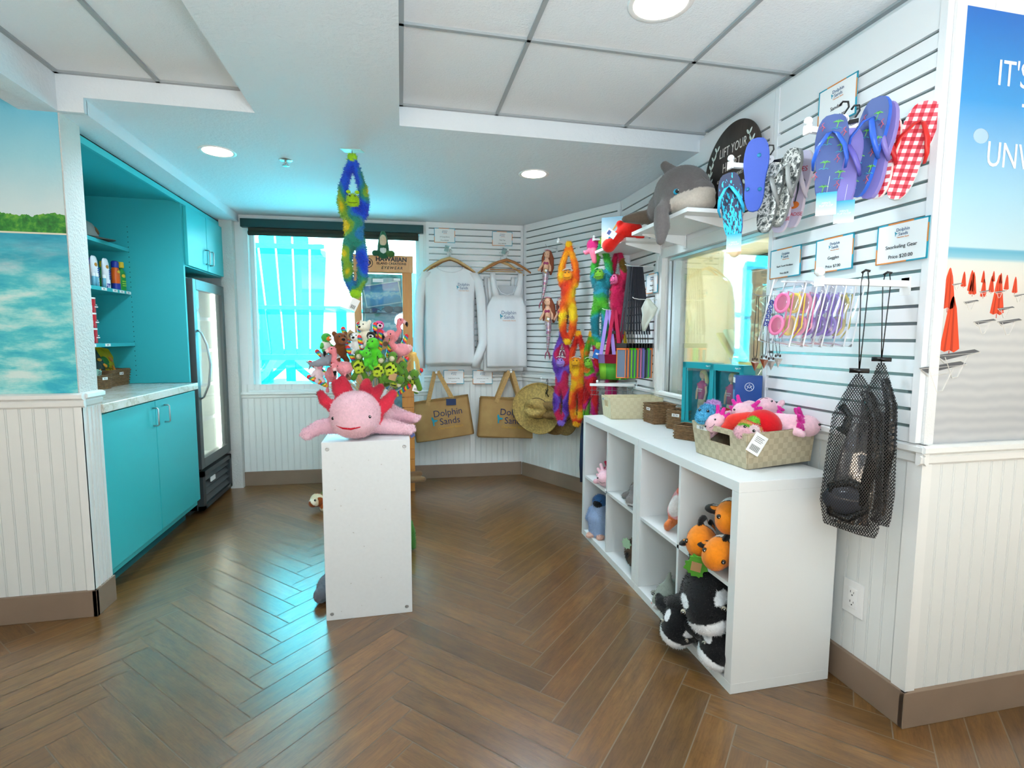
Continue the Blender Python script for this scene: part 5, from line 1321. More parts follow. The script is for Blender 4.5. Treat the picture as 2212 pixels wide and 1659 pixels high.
hat('straw hat facing the room, in front of the other two', BP(.355, .15, .665), (math.radians(84), math.radians(6), WBR + .25), STRAW, .98)
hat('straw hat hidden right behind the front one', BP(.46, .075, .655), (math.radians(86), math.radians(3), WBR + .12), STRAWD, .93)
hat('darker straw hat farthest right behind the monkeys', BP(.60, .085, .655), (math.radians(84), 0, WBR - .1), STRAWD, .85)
peg('low white arm on the angled wall carrying the straw hats', BP(.40, .0, .905), WBR, .16, True, .012)
for i, (s_, w_) in enumerate(((.42, 'left'), (.54, 'right'))):
    t = thing('hat_clip', f'black wire hat hook with cords above the straw hats, the {w_} one', 'hook', BP(s_, .11, .90), WBR, 'black wire hat hooks')
    MB().tube([(-.008, 0, -.01), (-.006, 0, .012), (.004, 0, .016), (.008, 0, .004), (.004, 0, -.05), (.0, 0, -.13)], .0025, 6).obj('hook', BLACK, t)
    m = MB(); r = random.Random(i)
    for k in range(4): m.tube([(.0, -.005, -.06 - .01 * k)] + [(r.uniform(-.03, .03), -.01 + r.uniform(-.01, .01), -.07 - .03 * q) for q in range(3)], .002, 5)
    m.obj('cord', BLACK, t)

peg('white arm on the angled wall carrying the orange monkey', BP(.66, .024, 1.965), WBR + .25, .30)
monkey('orange and yellow furry monkey hanging on the angled wall', BP(.80, .27, 1.935), WBR + .55, ['#d8391a', '#e85a16', '#f07d18', '#f6a51c', '#f4cf22'], '#f2a51e', '#f2c01e', .73, seed=3, white_band=True)
peg('white arm carrying the teal monkey under the corner shelf', CP(3.36, .024, 1.925), RC, .27)
t = monkey('teal and green furry monkey hanging right of the orange one', (1.352, 3.36, 1.91), RC + .75, ['#1f7f8c', '#2f9db8', '#2aa06a', '#3fae3a', '#58b82e'], '#7dbb34', '#9ac93a', .73, seed=8, white_band=True)
hangtag(t, (.0, -.03, -.735), (0, .3, 0), TAGB, .050, .062, False); MB().obox((0, -.0322, -.765), (.034, .001, .012), (0, .3, .0)).obj('tag_print', WHITE, t)
monkey('crimson furry monkey half hidden behind the teal one', (1.445, 3.30, 1.865), RC + .45, ['#8c1238', '#b81648', '#c41a52', '#7a5a1c'], '#e2679a', '#c41a52', .70, seed=5, fuzz=4000)
peg('lower white arm on the angled wall carrying the purple monkey', BP(.72, .024, 1.31), WBR + .1, .25)
monkey('purple and magenta furry monkey hanging lowest on the left', BP(.745, .27, 1.285), WBR + .45, ['#4a2a8c', '#6a3ab0', '#7a58c8', '#c0206a', '#d02a58'], '#a98be0', '#8f6fd8', .70, seed=6, white_band=True)
monkey('red and golden furry monkey hanging second in the lower row', BP(.86, .22, 1.285), WBR + .35, ['#c01a12', '#e0481a', '#f08a1c', '#f4c11e'], '#f0b422', '#f2b01e', .70, seed=17, white_band=True)
monkey('red and green rainbow monkey hanging third in the lower row', BP(.965, .19, 1.28), WBR + .2, ['#b0121c', '#d0222a', '#c8207a', '#5fae2a', '#e0781c'], '#8ccf3a', '#f0b41e', .69, seed=9, white_band=True)
monkey('brown-red furry monkey nearly hidden at the back of the lower row', (1.46, 3.40, 1.235), RC + .3, ['#6a1420', '#a01c28', '#4c3a1c', '#c02a6a'], '#3a2418', '#a01c28', .66, seed=10, fuzz=3000)
peg('white arm low on the wall right of the monkeys, behind the empty basket', CP(3.22, .024, .950), RC, .28)

# ------------------------------------------------------------------ wooden eyewear stand in front of the window
def stand_wood(): return wood('pine', '#c08850', '#d9a870', (1, 1, .12), .4, 9)
PINE = stand_wood(); PINED = wood('pine_orange', '#b4722e', '#cc8c42', (1, 1, .12), .4, 9)
SO = Vector((-.300, 4.20, 0)); t = thing('eyewear_stand', 'tall wooden sunglasses display stand standing before the far window', 'display stand', SO, 0)
MB().box(-.052, 0.0, -.025, .025, .0, 1.765).obj('post', PINE, t, bevel=.003)
MB().box(.315, .392, -.03, .03, 0, 1.765).obj('post', PINED, t, bevel=.003)
MB().box(-.055, .40, -.04, .035, 1.76, 1.890).obj('header_board', PINE, t, bevel=.004)
MB().box(-.05, .39, .02, .30, 0.0, .06).obj('base', PINED, t)
MB().box(0, .315, -.005, .0, .10, 1.72).obj('acrylic_front', glassy('acrylic', '#e6f4f6', .06, .04), t)
MB().box(0, .315, .10, .11, .10, 1.76).obj('back_board', mat('stand_pattern', '#5aa6bd', .5, var=.5, vscale=22), t)
for i in range(9): MB().box(.30, .395, -.034, .034, .10 + i * .085, .178 + i * .085).obj('side_block', PINED, t, bevel=.002)
text(t, 'HAWAIIAN', .046, (.235, -.0405, 1.858), BLACK, off=.0016, sx=1.02); text(t, 'ISLAND CREATIONS', .0235, (.235, -.0405, 1.826), BLACK, off=.0006, sx=1.06); text(t, 'EYEWEAR', .029, (.238, -.0405, 1.793), BLACK, off=.0007, shear=.25, space=1.38)
m = MB(); m.lathe([(.033, 0), (.038, 0)], (.058, -.0408, 1.827), 32, rot=(PI / 2, 0, 0)); m.prism([(.034, 1.815), (.05, 1.845), (.062, 1.85), (.056, 1.828), (.040, 1.806)], -.0412, -.0408); m.prism([(.060, 1.80), (.082, 1.822), (.078, 1.846), (.066, 1.842), (.070, 1.824)], -.0412, -.0408); m.prism([(.046, 1.802), (.056, 1.800), (.064, 1.818), (.060, 1.822)], -.0412, -.0408); m.obj('header_logo', BLACK, t)
def surf_mat(name, top, mid, bot):
    n = NT(name); co = n.coord(); sp = n.n('ShaderNodeSeparateXYZ'); n.l(co, sp.inputs[0])
    f = n.math('MULTIPLY_ADD', n.noise(n.coord(scale=(6, 1, 12)), 2.2, 5, .6), .5, n.math('MULTIPLY_ADD', sp.outputs[2], 3.2, .25))
    n.col(n.ramp(f, [(.2, bot), (.42, mid), (.50, '#eef4f6'), (.56, mid), (.72, top), (.95, '#17409a')])); n.b.inputs['Roughness'].default_value = .3; return n.m
def poster(z, w, h, rot, mm):
    MB().box(-w / 2 - .008, w / 2 + .008, .002, .004, -h / 2 - .008, h / 2 + .008).obj('poster_border', WHITE, t, loc=(.16, .085, z), rot=(0, rot, 0))
    MB().box(-w / 2, w / 2, -.002, .0015, -h / 2, h / 2).obj('surf_poster', mm, t, loc=(.16, .085, z), rot=(0, rot, 0))
poster(1.60, .27, .16, -.17, surf_mat('surf_photo_blue', '#2a64c4', '#5ea8dc', '#2e86a8')); poster(1.36, .28, .20, .10, surf_mat('surf_photo_teal', '#bcd6e4', '#5fb4cc', '#2e8fae')); poster(.95, .28, .26, .0, surf_mat('surf_photo_wave', '#bcd6e4', '#3f9cc0', '#1f6f94')); poster(.5, .28, .26, .0, surf_mat('surf_photo_deep', '#bcd6e4', '#3f9cc0', '#1f6f94'))
for z in (1.448, 1.205, .96): MB().box(0, .315, -.02, .09, z - .004, z).obj('glass_shelf', mat('shelf_edge_green', '#20343a', .15), t)
MB().box(.09, .17, -.008, -.006, 1.685, 1.712).obj('shelf_label', mat('label_pale', '#dfe9ee', .3), t)
MB().box(.25, .30, -.008, -.006, 1.70, 1.718).obj('shelf_label', mat('label_pale'), t)
def shades(label, p, rz, s=1.0):
    g = thing('sunglasses', label, 'sunglasses', p, rz, 'sunglasses on the stand shelves', scale=s)
    for sx in (-1, 1):
        m = MB(); m.ell((sx * .033, -.004, .022), (.031, .007, .022)); m.obj('lens', mat('dark_lens', '#0c1114', .08), g)
        MB().tube([(sx * .062, 0, .030), (sx * .068, .04, .030), (sx * .066, .10, .022)], .003, 6).obj('temple', BLACK, g)
    MB().tube([(-.064, -.002, .038), (-.03, -.010, .044), (0, -.010, .036), (.03, -.010, .044), (.064, -.002, .038)], .004, 6).obj('frame', BLACK, g)
shades('dark wraparound sunglasses large on the top shelf of the eyewear stand', SO + Vector((.245, .03, 1.449)), .2, 1.15)
shades('dark sunglasses folded flat at the left of the top eyewear shelf', SO + Vector((.07, .03, 1.446)), -.3, .85)
shades('dark sunglasses on the second eyewear shelf behind the toy sticks', SO + Vector((.255, .03, 1.206)), .1, 1.0)
# crocodile on top
b = [('c', [(0, -.01, .015), (0, -.005, .07)], [.050, .042], '#2f6b4c'), ('c', [(0, -.02, .075), (0, -.012, .125), (0, .0, .175)], [.040, .036, .020], '#2f6b4c'), ('p', (0, -.045, .115), (.026, .03, .055), '#e9c3a0'), ('e', (0, -.045, .035), (.022, .02, .03), '#e6e4dc'),
     ('c', [(-.03, -.03, .02), (-.062, -.055, .015)], [.020, .022], '#2f6b4c'), ('c', [(.03, -.03, .02), (.062, -.06, .012)], [.020, .026], '#4d7a3c'), ('e', (0, -.052, .068), (.026, .014, .012), '#2f6b4c')]
t = plush('crocodile_plush', b, label='small green crocodile soft toy with open mouth sitting on the eyewear stand', cat='soft toy', loc=(-.125, 4.20, 1.886), res=60, k=.010, fuzz=2500, flen=.005)
m = MB()
for i in range(7): m.ell((-.022 + .0073 * i, -.048, .072 + .004 * (i % 2)), .0035)
m.obj('teeth', WHITE, t)
# plush toys peeking out behind the plinth
def gir(V, c):
    c = c.copy(); n = _noise3(V, 75, 2); w = (c[:, 0] > .7); c[w & (n > .15)] = hx('#a8521c'); return c
t = plush('turtle_plush', [('e', (0, 0, .055), (.050, .055, .048), '#efdcb8'), ('c', [(.03, .03, .04), (.10, .06, .045)], [.035, .05], '#efdcb8'), ('e', (-.035, -.03, .045), (.030, .032, .030), '#f2e6cc'), ('e', (.12, .06, .06), (.09, .09, .055), '#7a8c3c'), ('c', [(.05, -.01, .03), (.03, -.04, .0)], .022, '#efdcb8')],
      label='brown and cream turtle soft toy peeking out left of the plinth', cat='soft toy', loc=(-.615, 3.85, .02), rot=(0, 0, .3), res=60, k=.012, paint=gir, fuzz=2500, flen=.004)
eyes(t, ((-.022, -.050, .070),), .008)
t = plush('monkey_feet_plush', [('c', [(-.15, 0, .06), (-.05, -.01, .06), (.03, -.03, .075)], [.05, .028, .022], '#7d6044'), ('c', [(-.15, 0, .03), (-.05, -.03, .03), (.055, -.06, .035)], [.05, .028, .022], '#8d7050'), ('e', (-.20, .03, .09), (.08, .07, .08), '#5f4630')],
      label='brown soft toy whose two feet stick out right of the plinth', cat='soft toy', loc=(.10, 4.09, .10), rot=(0, 0, 0), res=60, k=.012, fuzz=2500, flen=.004)
plush('green_plush', [('c', [(0, 0, .03), (0, .0, .12), (-.005, 0, .18)], [.022, .020, .008], '#4f8a3c'), ('e', (-.03, .02, .05), (.03, .03, .04), '#4f8a3c')], label='green soft toy on the floor just right of the plinth', cat='soft toy', loc=(.045, 2.98, .0), res=44, k=.01, fuzz=1200, flen=.006)
plush('grey_seal_plush', [('e', (0, 0, .045), (.055, .10, .045), '#6f7682'), ('e', (-.01, -.10, .04), (.035, .04, .036), '#6f7682'), ('c', [(.0, .08, .03), (0, .14, .02)], [.03, .02], '#6f7682')], label='grey seal soft toy on the floor at the left foot of the plinth', cat='soft toy', loc=(-.365, 2.56, .0), rot=(0, 0, -.15), res=50, k=.01, fuzz=2000, flen=.005)

# ------------------------------------------------------------------ white cube shelving with soft toys
LAM = mat('white_laminate', '#e9eded', .32)
def cube_unit(label, y0):
    t = thing('cube_shelf', label, 'shelf unit', (1.12, y0, 0), 0, 'white two-by-two cube shelves')
    MB().box(0, .41, 0, .765, .732, .77).obj('top_board', LAM, t, bevel=.0015)
    MB().box(0, .41, 0, .765, 0, .038).obj('bottom_board', LAM, t, bevel=.0015)
    for a in (0, .727): MB().box(0.0005, .4095, a, a + .038, .038, .732).obj('side_board', LAM, t, bevel=.001)
    MB().box(.004, .405, .375, .390, .038, .732).obj('divider', LAM, t)
    MB().box(.004, .405, .038, .727, .378, .393).obj('shelf_board', LAM, t)
    MB().box(.405, .4095, .038, .727, .038, .732).obj('back_board', LAM, t)
    return t
cube_unit('nearer white cube shelf holding clownfish and orcas', 1.505)
cube_unit('farther white cube shelf holding the penguin and axolotls', 2.272)
def rotp(pts, rz):
    c, s = math.cos(rz), math.sin(rz); return [(x * c - y * s, x * s + y * c, z) for x, y, z in pts]

def orca(label, loc, rot, s=1.0, belly_side=-1):
    K, W = '#121214', '#eef0f2'
    b = [('e', (0, 0, 0), (.088, .115, .080), K), ('e', (0, -.06, -.006), (.070, .075, .062), K), ('c', [(0, .06, 0), (0, .17, .0), (0, .25, .01)], [.078, .055, .025], K), ('e', (0, -.055, -.038), (.070, .085, .045), W),
         ('p', (-.060, -.080, .030), (.028, .034, .019), W, (0, .5, .3)), ('p', (.060, -.080, .030), (.028, .034, .019), W, (0, -.5, -.3)), ('p', (.0, .08, -.055), (.05, .10, .04), W),
         ('c', [(0, .0, .06), (0, .025, .125), (0, .055, .165)], [.034, .026, .010], K), ('c', [(-.07, .0, -.02), (-.135, .03, -.045), (-.17, .06, -.05)], [.034, .030, .016], K), ('c', [(.07, .0, -.02), (.135, .03, -.045), (.17, .06, -.05)], [.034, .030, .016], K)]
    o = plush('orca_plush', b, None, label, 'soft toy', 'black and white orca soft toys', loc, rot, s, res=70, k=.014, fuzz=6000, flen=.006)
    eyes(o, ((-.062, -.108, .012), (.062, -.108, .012)), .006, ring='#b8b2a0'); return o
o = orca('biggest orca soft toy with raised dorsal fin lying on top in the near shelf', (1.165, 1.715, .262), (.15, -.35, -.75), 1.22)
m = MB(); m.obox((0, 0, 0), (.055, .004, .060), (0, .785, 0)); m.obox((0, -.002, 0), (.060, .004, .040), (0, 0, 0)); m.obox((0, -.003, 0), (.035, .005, .066), (0, .2, 0)); m.obj('leaf_tag', mat('eco_green', '#4f9a2a', .6), o, loc=(.01, -.05, .125), rot=(0, .1, .1))
MB().obox((.01, -.057, .125), (.030, .002, .030), (0, .5, .1)).obj('tag_print', KRAFT, o)
orca('orca soft toy lying lowest at left, white belly over the shelf edge', (1.125, 1.805, .108), (.15, .35, -1.0), .92)
orca('orca soft toy at lower right pressed against the near side board', (1.165, 1.635, .112), (0, .45, -.75), .86)
orca('orca soft toy deep in the near shelf, mostly hidden by the biggest one', (1.36, 1.68, .120), (0, .4, -.4), .60)
def clown(label, loc, rot, s=1.0):
    O, W, K = '#f08a1a', '#f2f0ec', '#17120f'
    def pt(V, c):
        c = c.copy(); body = (c[:, 0] > .5) & (c[:, 2] < .2)
        y = V[:, 1] + .35 * V[:, 2] ** 2 * 8
        c[body & (y > .005) & (y < .040)] = hx(W); c[body & (((y > -.001) & (y <= .005)) | ((y >= .040) & (y < .046)))] = hx(K); return c
    b = [('e', (0, -.01, 0), (.052, .085, .060), O), ('e', (0, -.050, -.004), (.046, .045, .048), O), ('c', [(0, .06, 0), (0, .095, 0)], [.03, .02], O)]
    for sx in (-1, 1): b += [('e', (sx * .062, .0, -.012), (.034, .030, .010), K, (0, sx * .35, 0)), ('e', (sx * .058, -.002, -.012), (.028, .024, .0125), O, (0, sx * .35, 0))]
    b += [('e', (0, .11, 0), (.012, .032, .046), K), ('e', (0, .105, 0), (.0145, .026, .036), O), ('e', (0, .02, .062), (.012, .045, .024), K), ('e', (0, .018, .058), (.0145, .038, .018), O)]
    o = plush('clownfish_plush', b, None, label, 'soft toy', 'orange clownfish soft toys', loc, rot, s, res=70, k=.006, paint=pt, fuzz=3500, flen=.003)
    eyes(o, ((-.036, -.072, .016), (.036, -.072, .016)), .0068, ring='#3a2614'); return o
clown('orange clownfish soft toy lying at left facing the room', (1.155, 1.755, .465), (0, -.15, -.85), 1.05)
clown('orange clownfish soft toy lower right with black-edged fin hanging over the shelf', (1.150, 1.632, .472), (.15, .35, -.95), 1.0)
clown('orange clownfish soft toy on top of the pile, partly cut by the side board', (1.20, 1.650, .605), (.3, .3, -.7), 1.0)
def seahorse(label, loc, rot, s=1.0):
    C_, P_ = '#ee7f6c', '#f4b2b8'
    b = [('e', (0, 0, .10), (.030, .032, .030), C_), ('c', [(0, -.02, .10), (0, -.058, .088)], [.016, .013], C_), ('c', [(0, .005, .08), (0, .02, .03), (0, .01, -.03)], [.028, .044, .042], P_), ('e', (0, -.012, .0), (.034, .034, .055), '#f3efee'), ('c', [(0, .01, -.05), (0, .012, -.09), (0, -.02, -.115), (0, -.040, -.095), (0, -.028, -.078)], [.034, .022, .015, .013, .011], '#e5824a'), ('e', (0, .055, .02), (.006, .022, .030), '#b03a9a'), ('e', (0, .0, .135), (.012, .014, .012), '#7a2a6a')]
    o = plush('seahorse_plush', b, None, label, 'soft toy', 'coral pink seahorse soft toys', loc, rot, s, res=60, k=.008, fuzz=2500, flen=.004)
    eyes(o, ((-.026, -.018, .110), (.026, -.018, .110)), .005); return o
seahorse('coral seahorse soft toy lying bent with curled orange tail on the shelf', (1.20, 2.02, .515), (0, .35, -1.0), 1.0)
MB().ell((.026, -.022, .0), (.012, .012, .018)).obj('glitter_fin', mat('magenta_glitter', '#b0207e', .3, .4, var=.5, vscale=150), bpy.data.objects['seahorse_plush'])
seahorse('coral seahorse soft toy standing behind, cut by the cube divider', (1.30, 1.945, .560), (0, -.1, -.9), 1.0)
t = toy_shark(None, (1.165, 2.03, .100), -1.0, (0, -.1), c='#8f968c', s=2.3, seed=31, bel='#eceff0'); t.name = 'shark_plush'; tag(t, 'small grey shark soft toy with open pink mouth in the lower cube', 'soft toy', 'grey shark soft toys')
MB().tube([(-.012, -.040, -.006), (0, -.046, -.009), (.012, -.040, -.006)], .0018, 6).obj('gums', mat('gum_pink', '#e58a8a', .6), t)
t = toy_shark(None, (1.30, 2.05, .105), -.7, (0, .2), c='#7f877c', s=2.2, seed=32, bel='#d8b070'); t.name = 'shark_plush'; tag(t, 'grey shark soft toy lying behind the other shark, brown fin up', 'soft toy', 'grey shark soft toys')
# farther unit
b = [('c', [(0, 0, .03), (0, .0, .10), (0, .005, .16)], [.062, .068, .050], '#a9bfe0'), ('e', (0, .0, .215), (.042, .042, .040), '#3f70a8'), ('e', (0, -.030, .205), (.026, .022, .020), '#17181c'), ('c', [(-.055, 0, .15), (-.075, -.005, .09)], [.018, .015], '#8fa9d0'), ('c', [(.055, 0, .15), (.075, -.005, .09)], [.018, .015], '#8fa9d0'), ('e', (-.035, -.060, .008), (.022, .032, .012), '#f0c3b0'), ('e', (.035, -.060, .008), (.022, .032, .012), '#f0c3b0')]
t = plush('penguin_plush', b, label='pale blue fluffy penguin soft toy with pink feet in the lower far cube', cat='soft toy', loc=(1.185, 2.90, .04), rot=(0, 0, -.8), res=70, k=.012, fuzz=9000, flen=.007)
eyes(t, ((-.022, -.036, .228), (.022, -.036, .228)), .004)
def whale(label, loc, rot, s, c1, c2):
    b = [('e', (0, 0, .06), (.060, .085, .058), c1), ('c', [(0, -.06, .045), (0, -.115, .035)], [.040, .026], c1), ('e', (0, -.055, .028), (.046, .085, .026), c2), ('c', [(-.05, 0, .04), (-.10, -.01, .012)], [.022, .015], c1), ('c', [(.05, 0, .04), (.10, -.01, .012)], [.022, .015], c1), ('c', [(0, .02, .11), (0, .05, .14)], [.022, .010], c1), ('c', [(0, .08, .05), (0, .15, .04)], [.04, .02], c1)]
    return plush('dolphin_plush', b, None, label, 'soft toy', None, loc, rot, s, res=64, k=.014, fuzz=5000, flen=.005)
t = whale('grey and white fluffy dolphin soft toy in the upper far cube', (1.235, 2.43, .395), (0, 0, -.95), 1.05, '#7f7b7a', '#dadbdc')
b = [('e', (0, 0, .09), (.085, .085, .085), '#5a4a38'), ('e', (.0, .05, .22), (.04, .04, .045), '#5a4a38'), ('c', [(0, .0, .15), (.0, .05, .22)], .035, '#5a4a38')]
def mott(V, c):
    n = _noise3(V, 90, 3); return c * (1 + .6 * n)[:, None]
t = plush('bear_plush', b, label='dark brown mottled soft toy with green paper tag in the lower far cube', cat='soft toy', loc=(1.22, 2.40, .04), rot=(0, 0, -.8), res=60, k=.012, paint=mott, fuzz=7000, flen=.008)
m = MB(); m.obox((0, 0, 0), (.045, .003, .045), (0, .785, 0)); m.obox((0, -.001, 0), (.045, .003, .045), (0, 0, 0)); m.obj('leaf_tag', mat('eco_green_pale', '#9fc4a4', .6), t, loc=(-.060, -.062, .15), rot=(0, 0, -.3))
def smallaxo(name, label, loc, rot, s, gill=RD, body=PK, face='#f5bccb', grp='pink axolotl soft toys', fz=1500):
    b = [('e', (0, -.02, .04), (.046, .046, .040), body), ('c', [(0, .02, .04), (0, .10, .038), (0, .17, .03), (0, .23, .02)], [.040, .044, .032, .012], body), ('c', [(-.035, .03, .02), (-.07, .0, .01)], [.016, .013], body), ('c', [(.035, .03, .02), (.07, .0, .01)], [.016, .013], body)]
    for sx in (-1, 1):
        for x, z in ((.048, .035), (.046, .060), (.034, .080)): b.append(('c', [(sx * x * .75, .0, z * .85), (sx * x * 1.35, .012, z * 1.25)], [.010, .009], gill))
    o = plush(name, b, None, label, 'soft toy', grp, loc, rot, s, res=64, k=.008, fuzz=fz, flen=.004)
    eyes(o, ((-.028, -.058, .048), (.028, -.058, .048)), .0045)
    MB().tube([(-.016, -.062, .032), (0, -.068, .028), (.016, -.062, .032)], .0010, 5).obj('mouth', INK, o); return o
smallaxo('axolotl_plush', 'pink axolotl soft toy with shaggy crimson gills in the far upper cube, the one behind', (1.26, 2.84, .400), (0, 0, -.9), 1.25, '#c22f4e', '#f0a0b2', fz=6000)
smallaxo('axolotl_plush', 'smooth pink axolotl soft toy lying in front in the far upper cube', (1.175, 2.76, .392), (0, 0, -.85), 1.15, '#f6c4cf')

# ------------------------------------------------------------------ on top of the cube shelves
WEAV = None
def weave(name, a, b_, c_):
    n = NT(name); co = n.coord()
    ck = n.n('ShaderNodeTexChecker'); ck.inputs['Scale'].default_value = 46; ck.inputs[1].default_value = rgba(a); ck.inputs[2].default_value = rgba(b_); n.l(co, ck.inputs[0])
    st = n.n('ShaderNodeTexWave', wave_type='BANDS', bands_direction='Z'); st.inputs['Scale'].default_value = 150; n.l(co, st.inputs[0])
    n.col(n.mix(.25, ck.outputs[0], n.ramp(n.noise(co, 30, 3), [(.3, c_), (.7, a)])))
    n.b.inputs['Roughness'].default_value = .55
    n.bump(n.math('ADD', n.math('MULTIPLY', st.outputs[1], .35), ck.outputs[1]), .6, .003); return n.m
def strap_basket(label, loc, rz, w, d, h, m_, rot=None, price='$10', group=None):
    """tapered woven strap basket; local origin at the near left bottom corner, hole in the left side"""
    t = thing('woven_basket', label, 'basket', loc, rot=rot or (0, 0, rz)); e = .012
    def wall(p0, p1, q0, q1, hole=None):
        m = MB(); p0, p1, q0, q1 = map(Vector, (p0, p1, q0, q1)); nv = (p1 - p0).cross(q0 - p0).normalized() * .0035
        def quad(u0, u1, v0, v1):
            c = [p0.lerp(p1, u).lerp(q0.lerp(q1, u), v) for u, v in ((u0, v0), (u1, v0), (u1, v1), (u0, v1))]
            vs = [x - nv for x in c] + [x + nv for x in c]
            m.add(vs, [(3, 2, 1, 0), (4, 5, 6, 7), (0, 1, 5, 4), (1, 2, 6, 5), (2, 3, 7, 6), (3, 0, 4, 7)])
        if hole:
            a, b__, c, dd = hole; quad(0, 1, 0, c); quad(0, a, c, dd); quad(b__, 1, c, dd); quad(0, 1, dd, 1)
        else: quad(0, 1, 0, 1)
        return m
    A, B, C_, D = (0, 0, 0), (w, 0, 0), (w, d, 0), (0, d, 0); A1, B1, C1, D1 = (-e, -e, h), (w + e, -e, h), (w + e, d + e, h), (-e, d + e, h)
    wall(A, B, A1, B1).obj('long_side', m_, t); wall(C_, D, C1, D1).obj('long_side', m_, t)
    wall(D, A, D1, A1, (.32, .72, .52, .86)).obj('short_side', m_, t); wall(B, C_, B1, C1, (.32, .68, .52, .86)).obj('short_side', m_, t)
    MB().box(0, w, 0, d, 0, .004).obj('bottom', m_, t)
    m = MB(); m.tube([A1, B1, C1, D1], .0035, 6, closed=True); m.obj('rim', m_, t)
    b = MB(); b.box(-.0145, -.013, d * .72, d * .94, h * .80, h * .92); b.obj('price_label', TAGW, t)
    text(t, price, .016, (-.0152, d * .83, h * .86), INK, rot=(PI / 2, 0, -PI / 2)); return t
BEIGE = weave('woven_strap_beige', '#cdbf9f', '#b8a888', '#d9cdb2'); CREAMW = weave('woven_strap_cream', '#eadfba', '#e0d3aa', '#f0e8cc')
strap_basket('big beige woven basket full of soft toys on the near cube shelf', (1.255, 1.645, .772), 0, .290, .300, .135, BEIGE, rot=(0, -.05, .07))
strap_basket('empty cream woven basket with cut handle hole at the far end of the shelf', (1.232, 2.853, .771), -.10, .30, .165, .125, CREAMW, price='$12')
wicker('wicker_basket', 'small square brown wicker basket next to the empty cream one', (1.455, 2.690, .771), -PI / 2, .13, .13, .112, WICK, tagtext='$1.50', taper=1.0)
wicker('wicker_basket', 'small square brown wicker basket just left of the soft toy basket', (1.476, 2.485, .771), -PI / 2 + .5, .11, .11, .105, WICK, tagtext='$2.50', taper=1.0)
wicker('wicker_basket', 'dark low wicker basket almost hidden behind the corner of the toy basket', (1.37, 2.22, .771), -1.0, .12, .10, .07, WICK, taper=1.0, price=False)
# toys in the basket
b = [('e', (0, 0, .05), (.045, .045, .042), '#58b4dc'), ('e', (0, -.045, .045), (.030, .030, .022), '#5cc0e6'), ('e', (.0, .03, .085), (.03, .03, .02), '#c99ad4'), ('c', [(0, .04, .02), (.02, .09, .0)], [.04, .035], '#6a6ad0'), ('e', (.045, .0, .03), (.016, .014, .03), '#c2579a')]
t = plush('fluffy_dog_plush', b, label='fluffy sky blue dog soft toy at the left edge of the toy basket', cat='soft toy', loc=(1.262, 1.905, .890), rot=(.1, 0, -1.1), res=60, k=.012, fuzz=7000, flen=.009)
eyes(t, ((-.018, -.040, .075), (.018, -.040, .075)), .0055); MB().tube([(-.026, -.062, .040), (0, -.078, .036), (.026, -.062, .040)], .0012, 5).obj('mouth', INK, t)
MG = '#e02f9c'
smallaxo('axolotl_plush', 'pale pink axolotl soft toy with magenta gills facing left in the toy basket', (1.275, 1.835, .885), (0, -.7, -1.0), .90, MG)
smallaxo('axolotl_plush', 'long pale pink axolotl soft toy lying across the middle of the toy basket', (1.36, 1.83, .925), (0, .2, -.9), .9, MG)
smallaxo('axolotl_plush', 'pale pink axolotl soft toy lying upside down at the back near the slatwall', (1.485, 1.86, .985), (.9, 2.9, -.6), .95, MG)
smallaxo('axolotl_plush', 'pale pink axolotl soft toy with magenta collar pointing right out of the basket', (1.500, 1.672, .882), (0, .15, .95), 1.05, MG)
hangtag(bpy.data.objects['axolotl_plush.004'] if 'axolotl_plush.004' in bpy.data.objects else t, (.05, -.03, .03), (0, 2.0, 0), TAGW, .045, .06)
b = [('e', (0, 0, 0), (.066, .056, .060), '#d81420'), ('c', [(-.04, 0, -.05), (-.05, 0, -.08)], .02, '#d81420'), ('c', [(.04, 0, -.05), (.05, 0, -.08)], .02, '#d81420')]
t = plush('crab_plush', b, label='round bright red crab soft toy with black eyes in the toy basket', cat='soft toy', loc=(1.362, 1.705, .925), rot=(.1, .3, -.6), res=60, k=.014, fuzz=1200, flen=.003)
eyes(t, ((-.020, -.052, .010), (.020, -.055, -.032)), .0065)
b = [('c', [(0, 0, 0), (.05, .02, .01), (.11, .05, -.01)], [.036, .040, .030], '#e8392e'), ('e', (-.015, -.01, -.025), (.030, .024, .022), '#e8392e'), ('c', [(-.01, 0, -.03), (.03, -.02, -.055)], .018, '#d62a22')]
plush('crab_claw_plush', b, label='tomato red crab claw soft toy lying left of the round red crab', cat='soft toy', loc=(1.285, 1.775, .925), rot=(0, .1, -.75), res=56, k=.012, fuzz=1200, flen=.003)
def rain(V, c):
    c = c.copy(); w = (c > .98).all(1); n = _noise3(V, 60, 3); q = np.array([hx('#6fc22c'), hx('#e8a05a'), hx('#e2584a')]); c[w] = q[np.clip(((n + 1) * 1.5).astype(int), 0, 2)][w]; return c
b = [('e', (0, 0, 0), (.042, .038, .038), '#ffffff'), ('e', (-.012, -.036, -.008), (.034, .020, .024), '#f5c6d2'), ('e', (.016, -.030, .016), (.018, .014, .018), '#f5dfe2'), ('e', (.044, .0, .0), (.014, .010, .016), '#f4b9c8'), ('e', (0, .01, .035), (.02, .02, .018), '#7fcf2f')]
t = plush('little_monkey_plush', b, label='small rainbow monkey soft toy with pink face peering over the basket rim', cat='soft toy', loc=(1.283, 1.680, .912), rot=(.1, .35, -.75), res=56, k=.008, paint=rain, fuzz=4000, flen=.007)
eyes(t, ((.016, -.044, .018), (-.018, -.040, .018)), .0055); MB().tube([(-.036, -.046, -.004), (-.014, -.056, -.018), (.014, -.046, -.018)], .0013, 5).obj('mouth', INK, t)
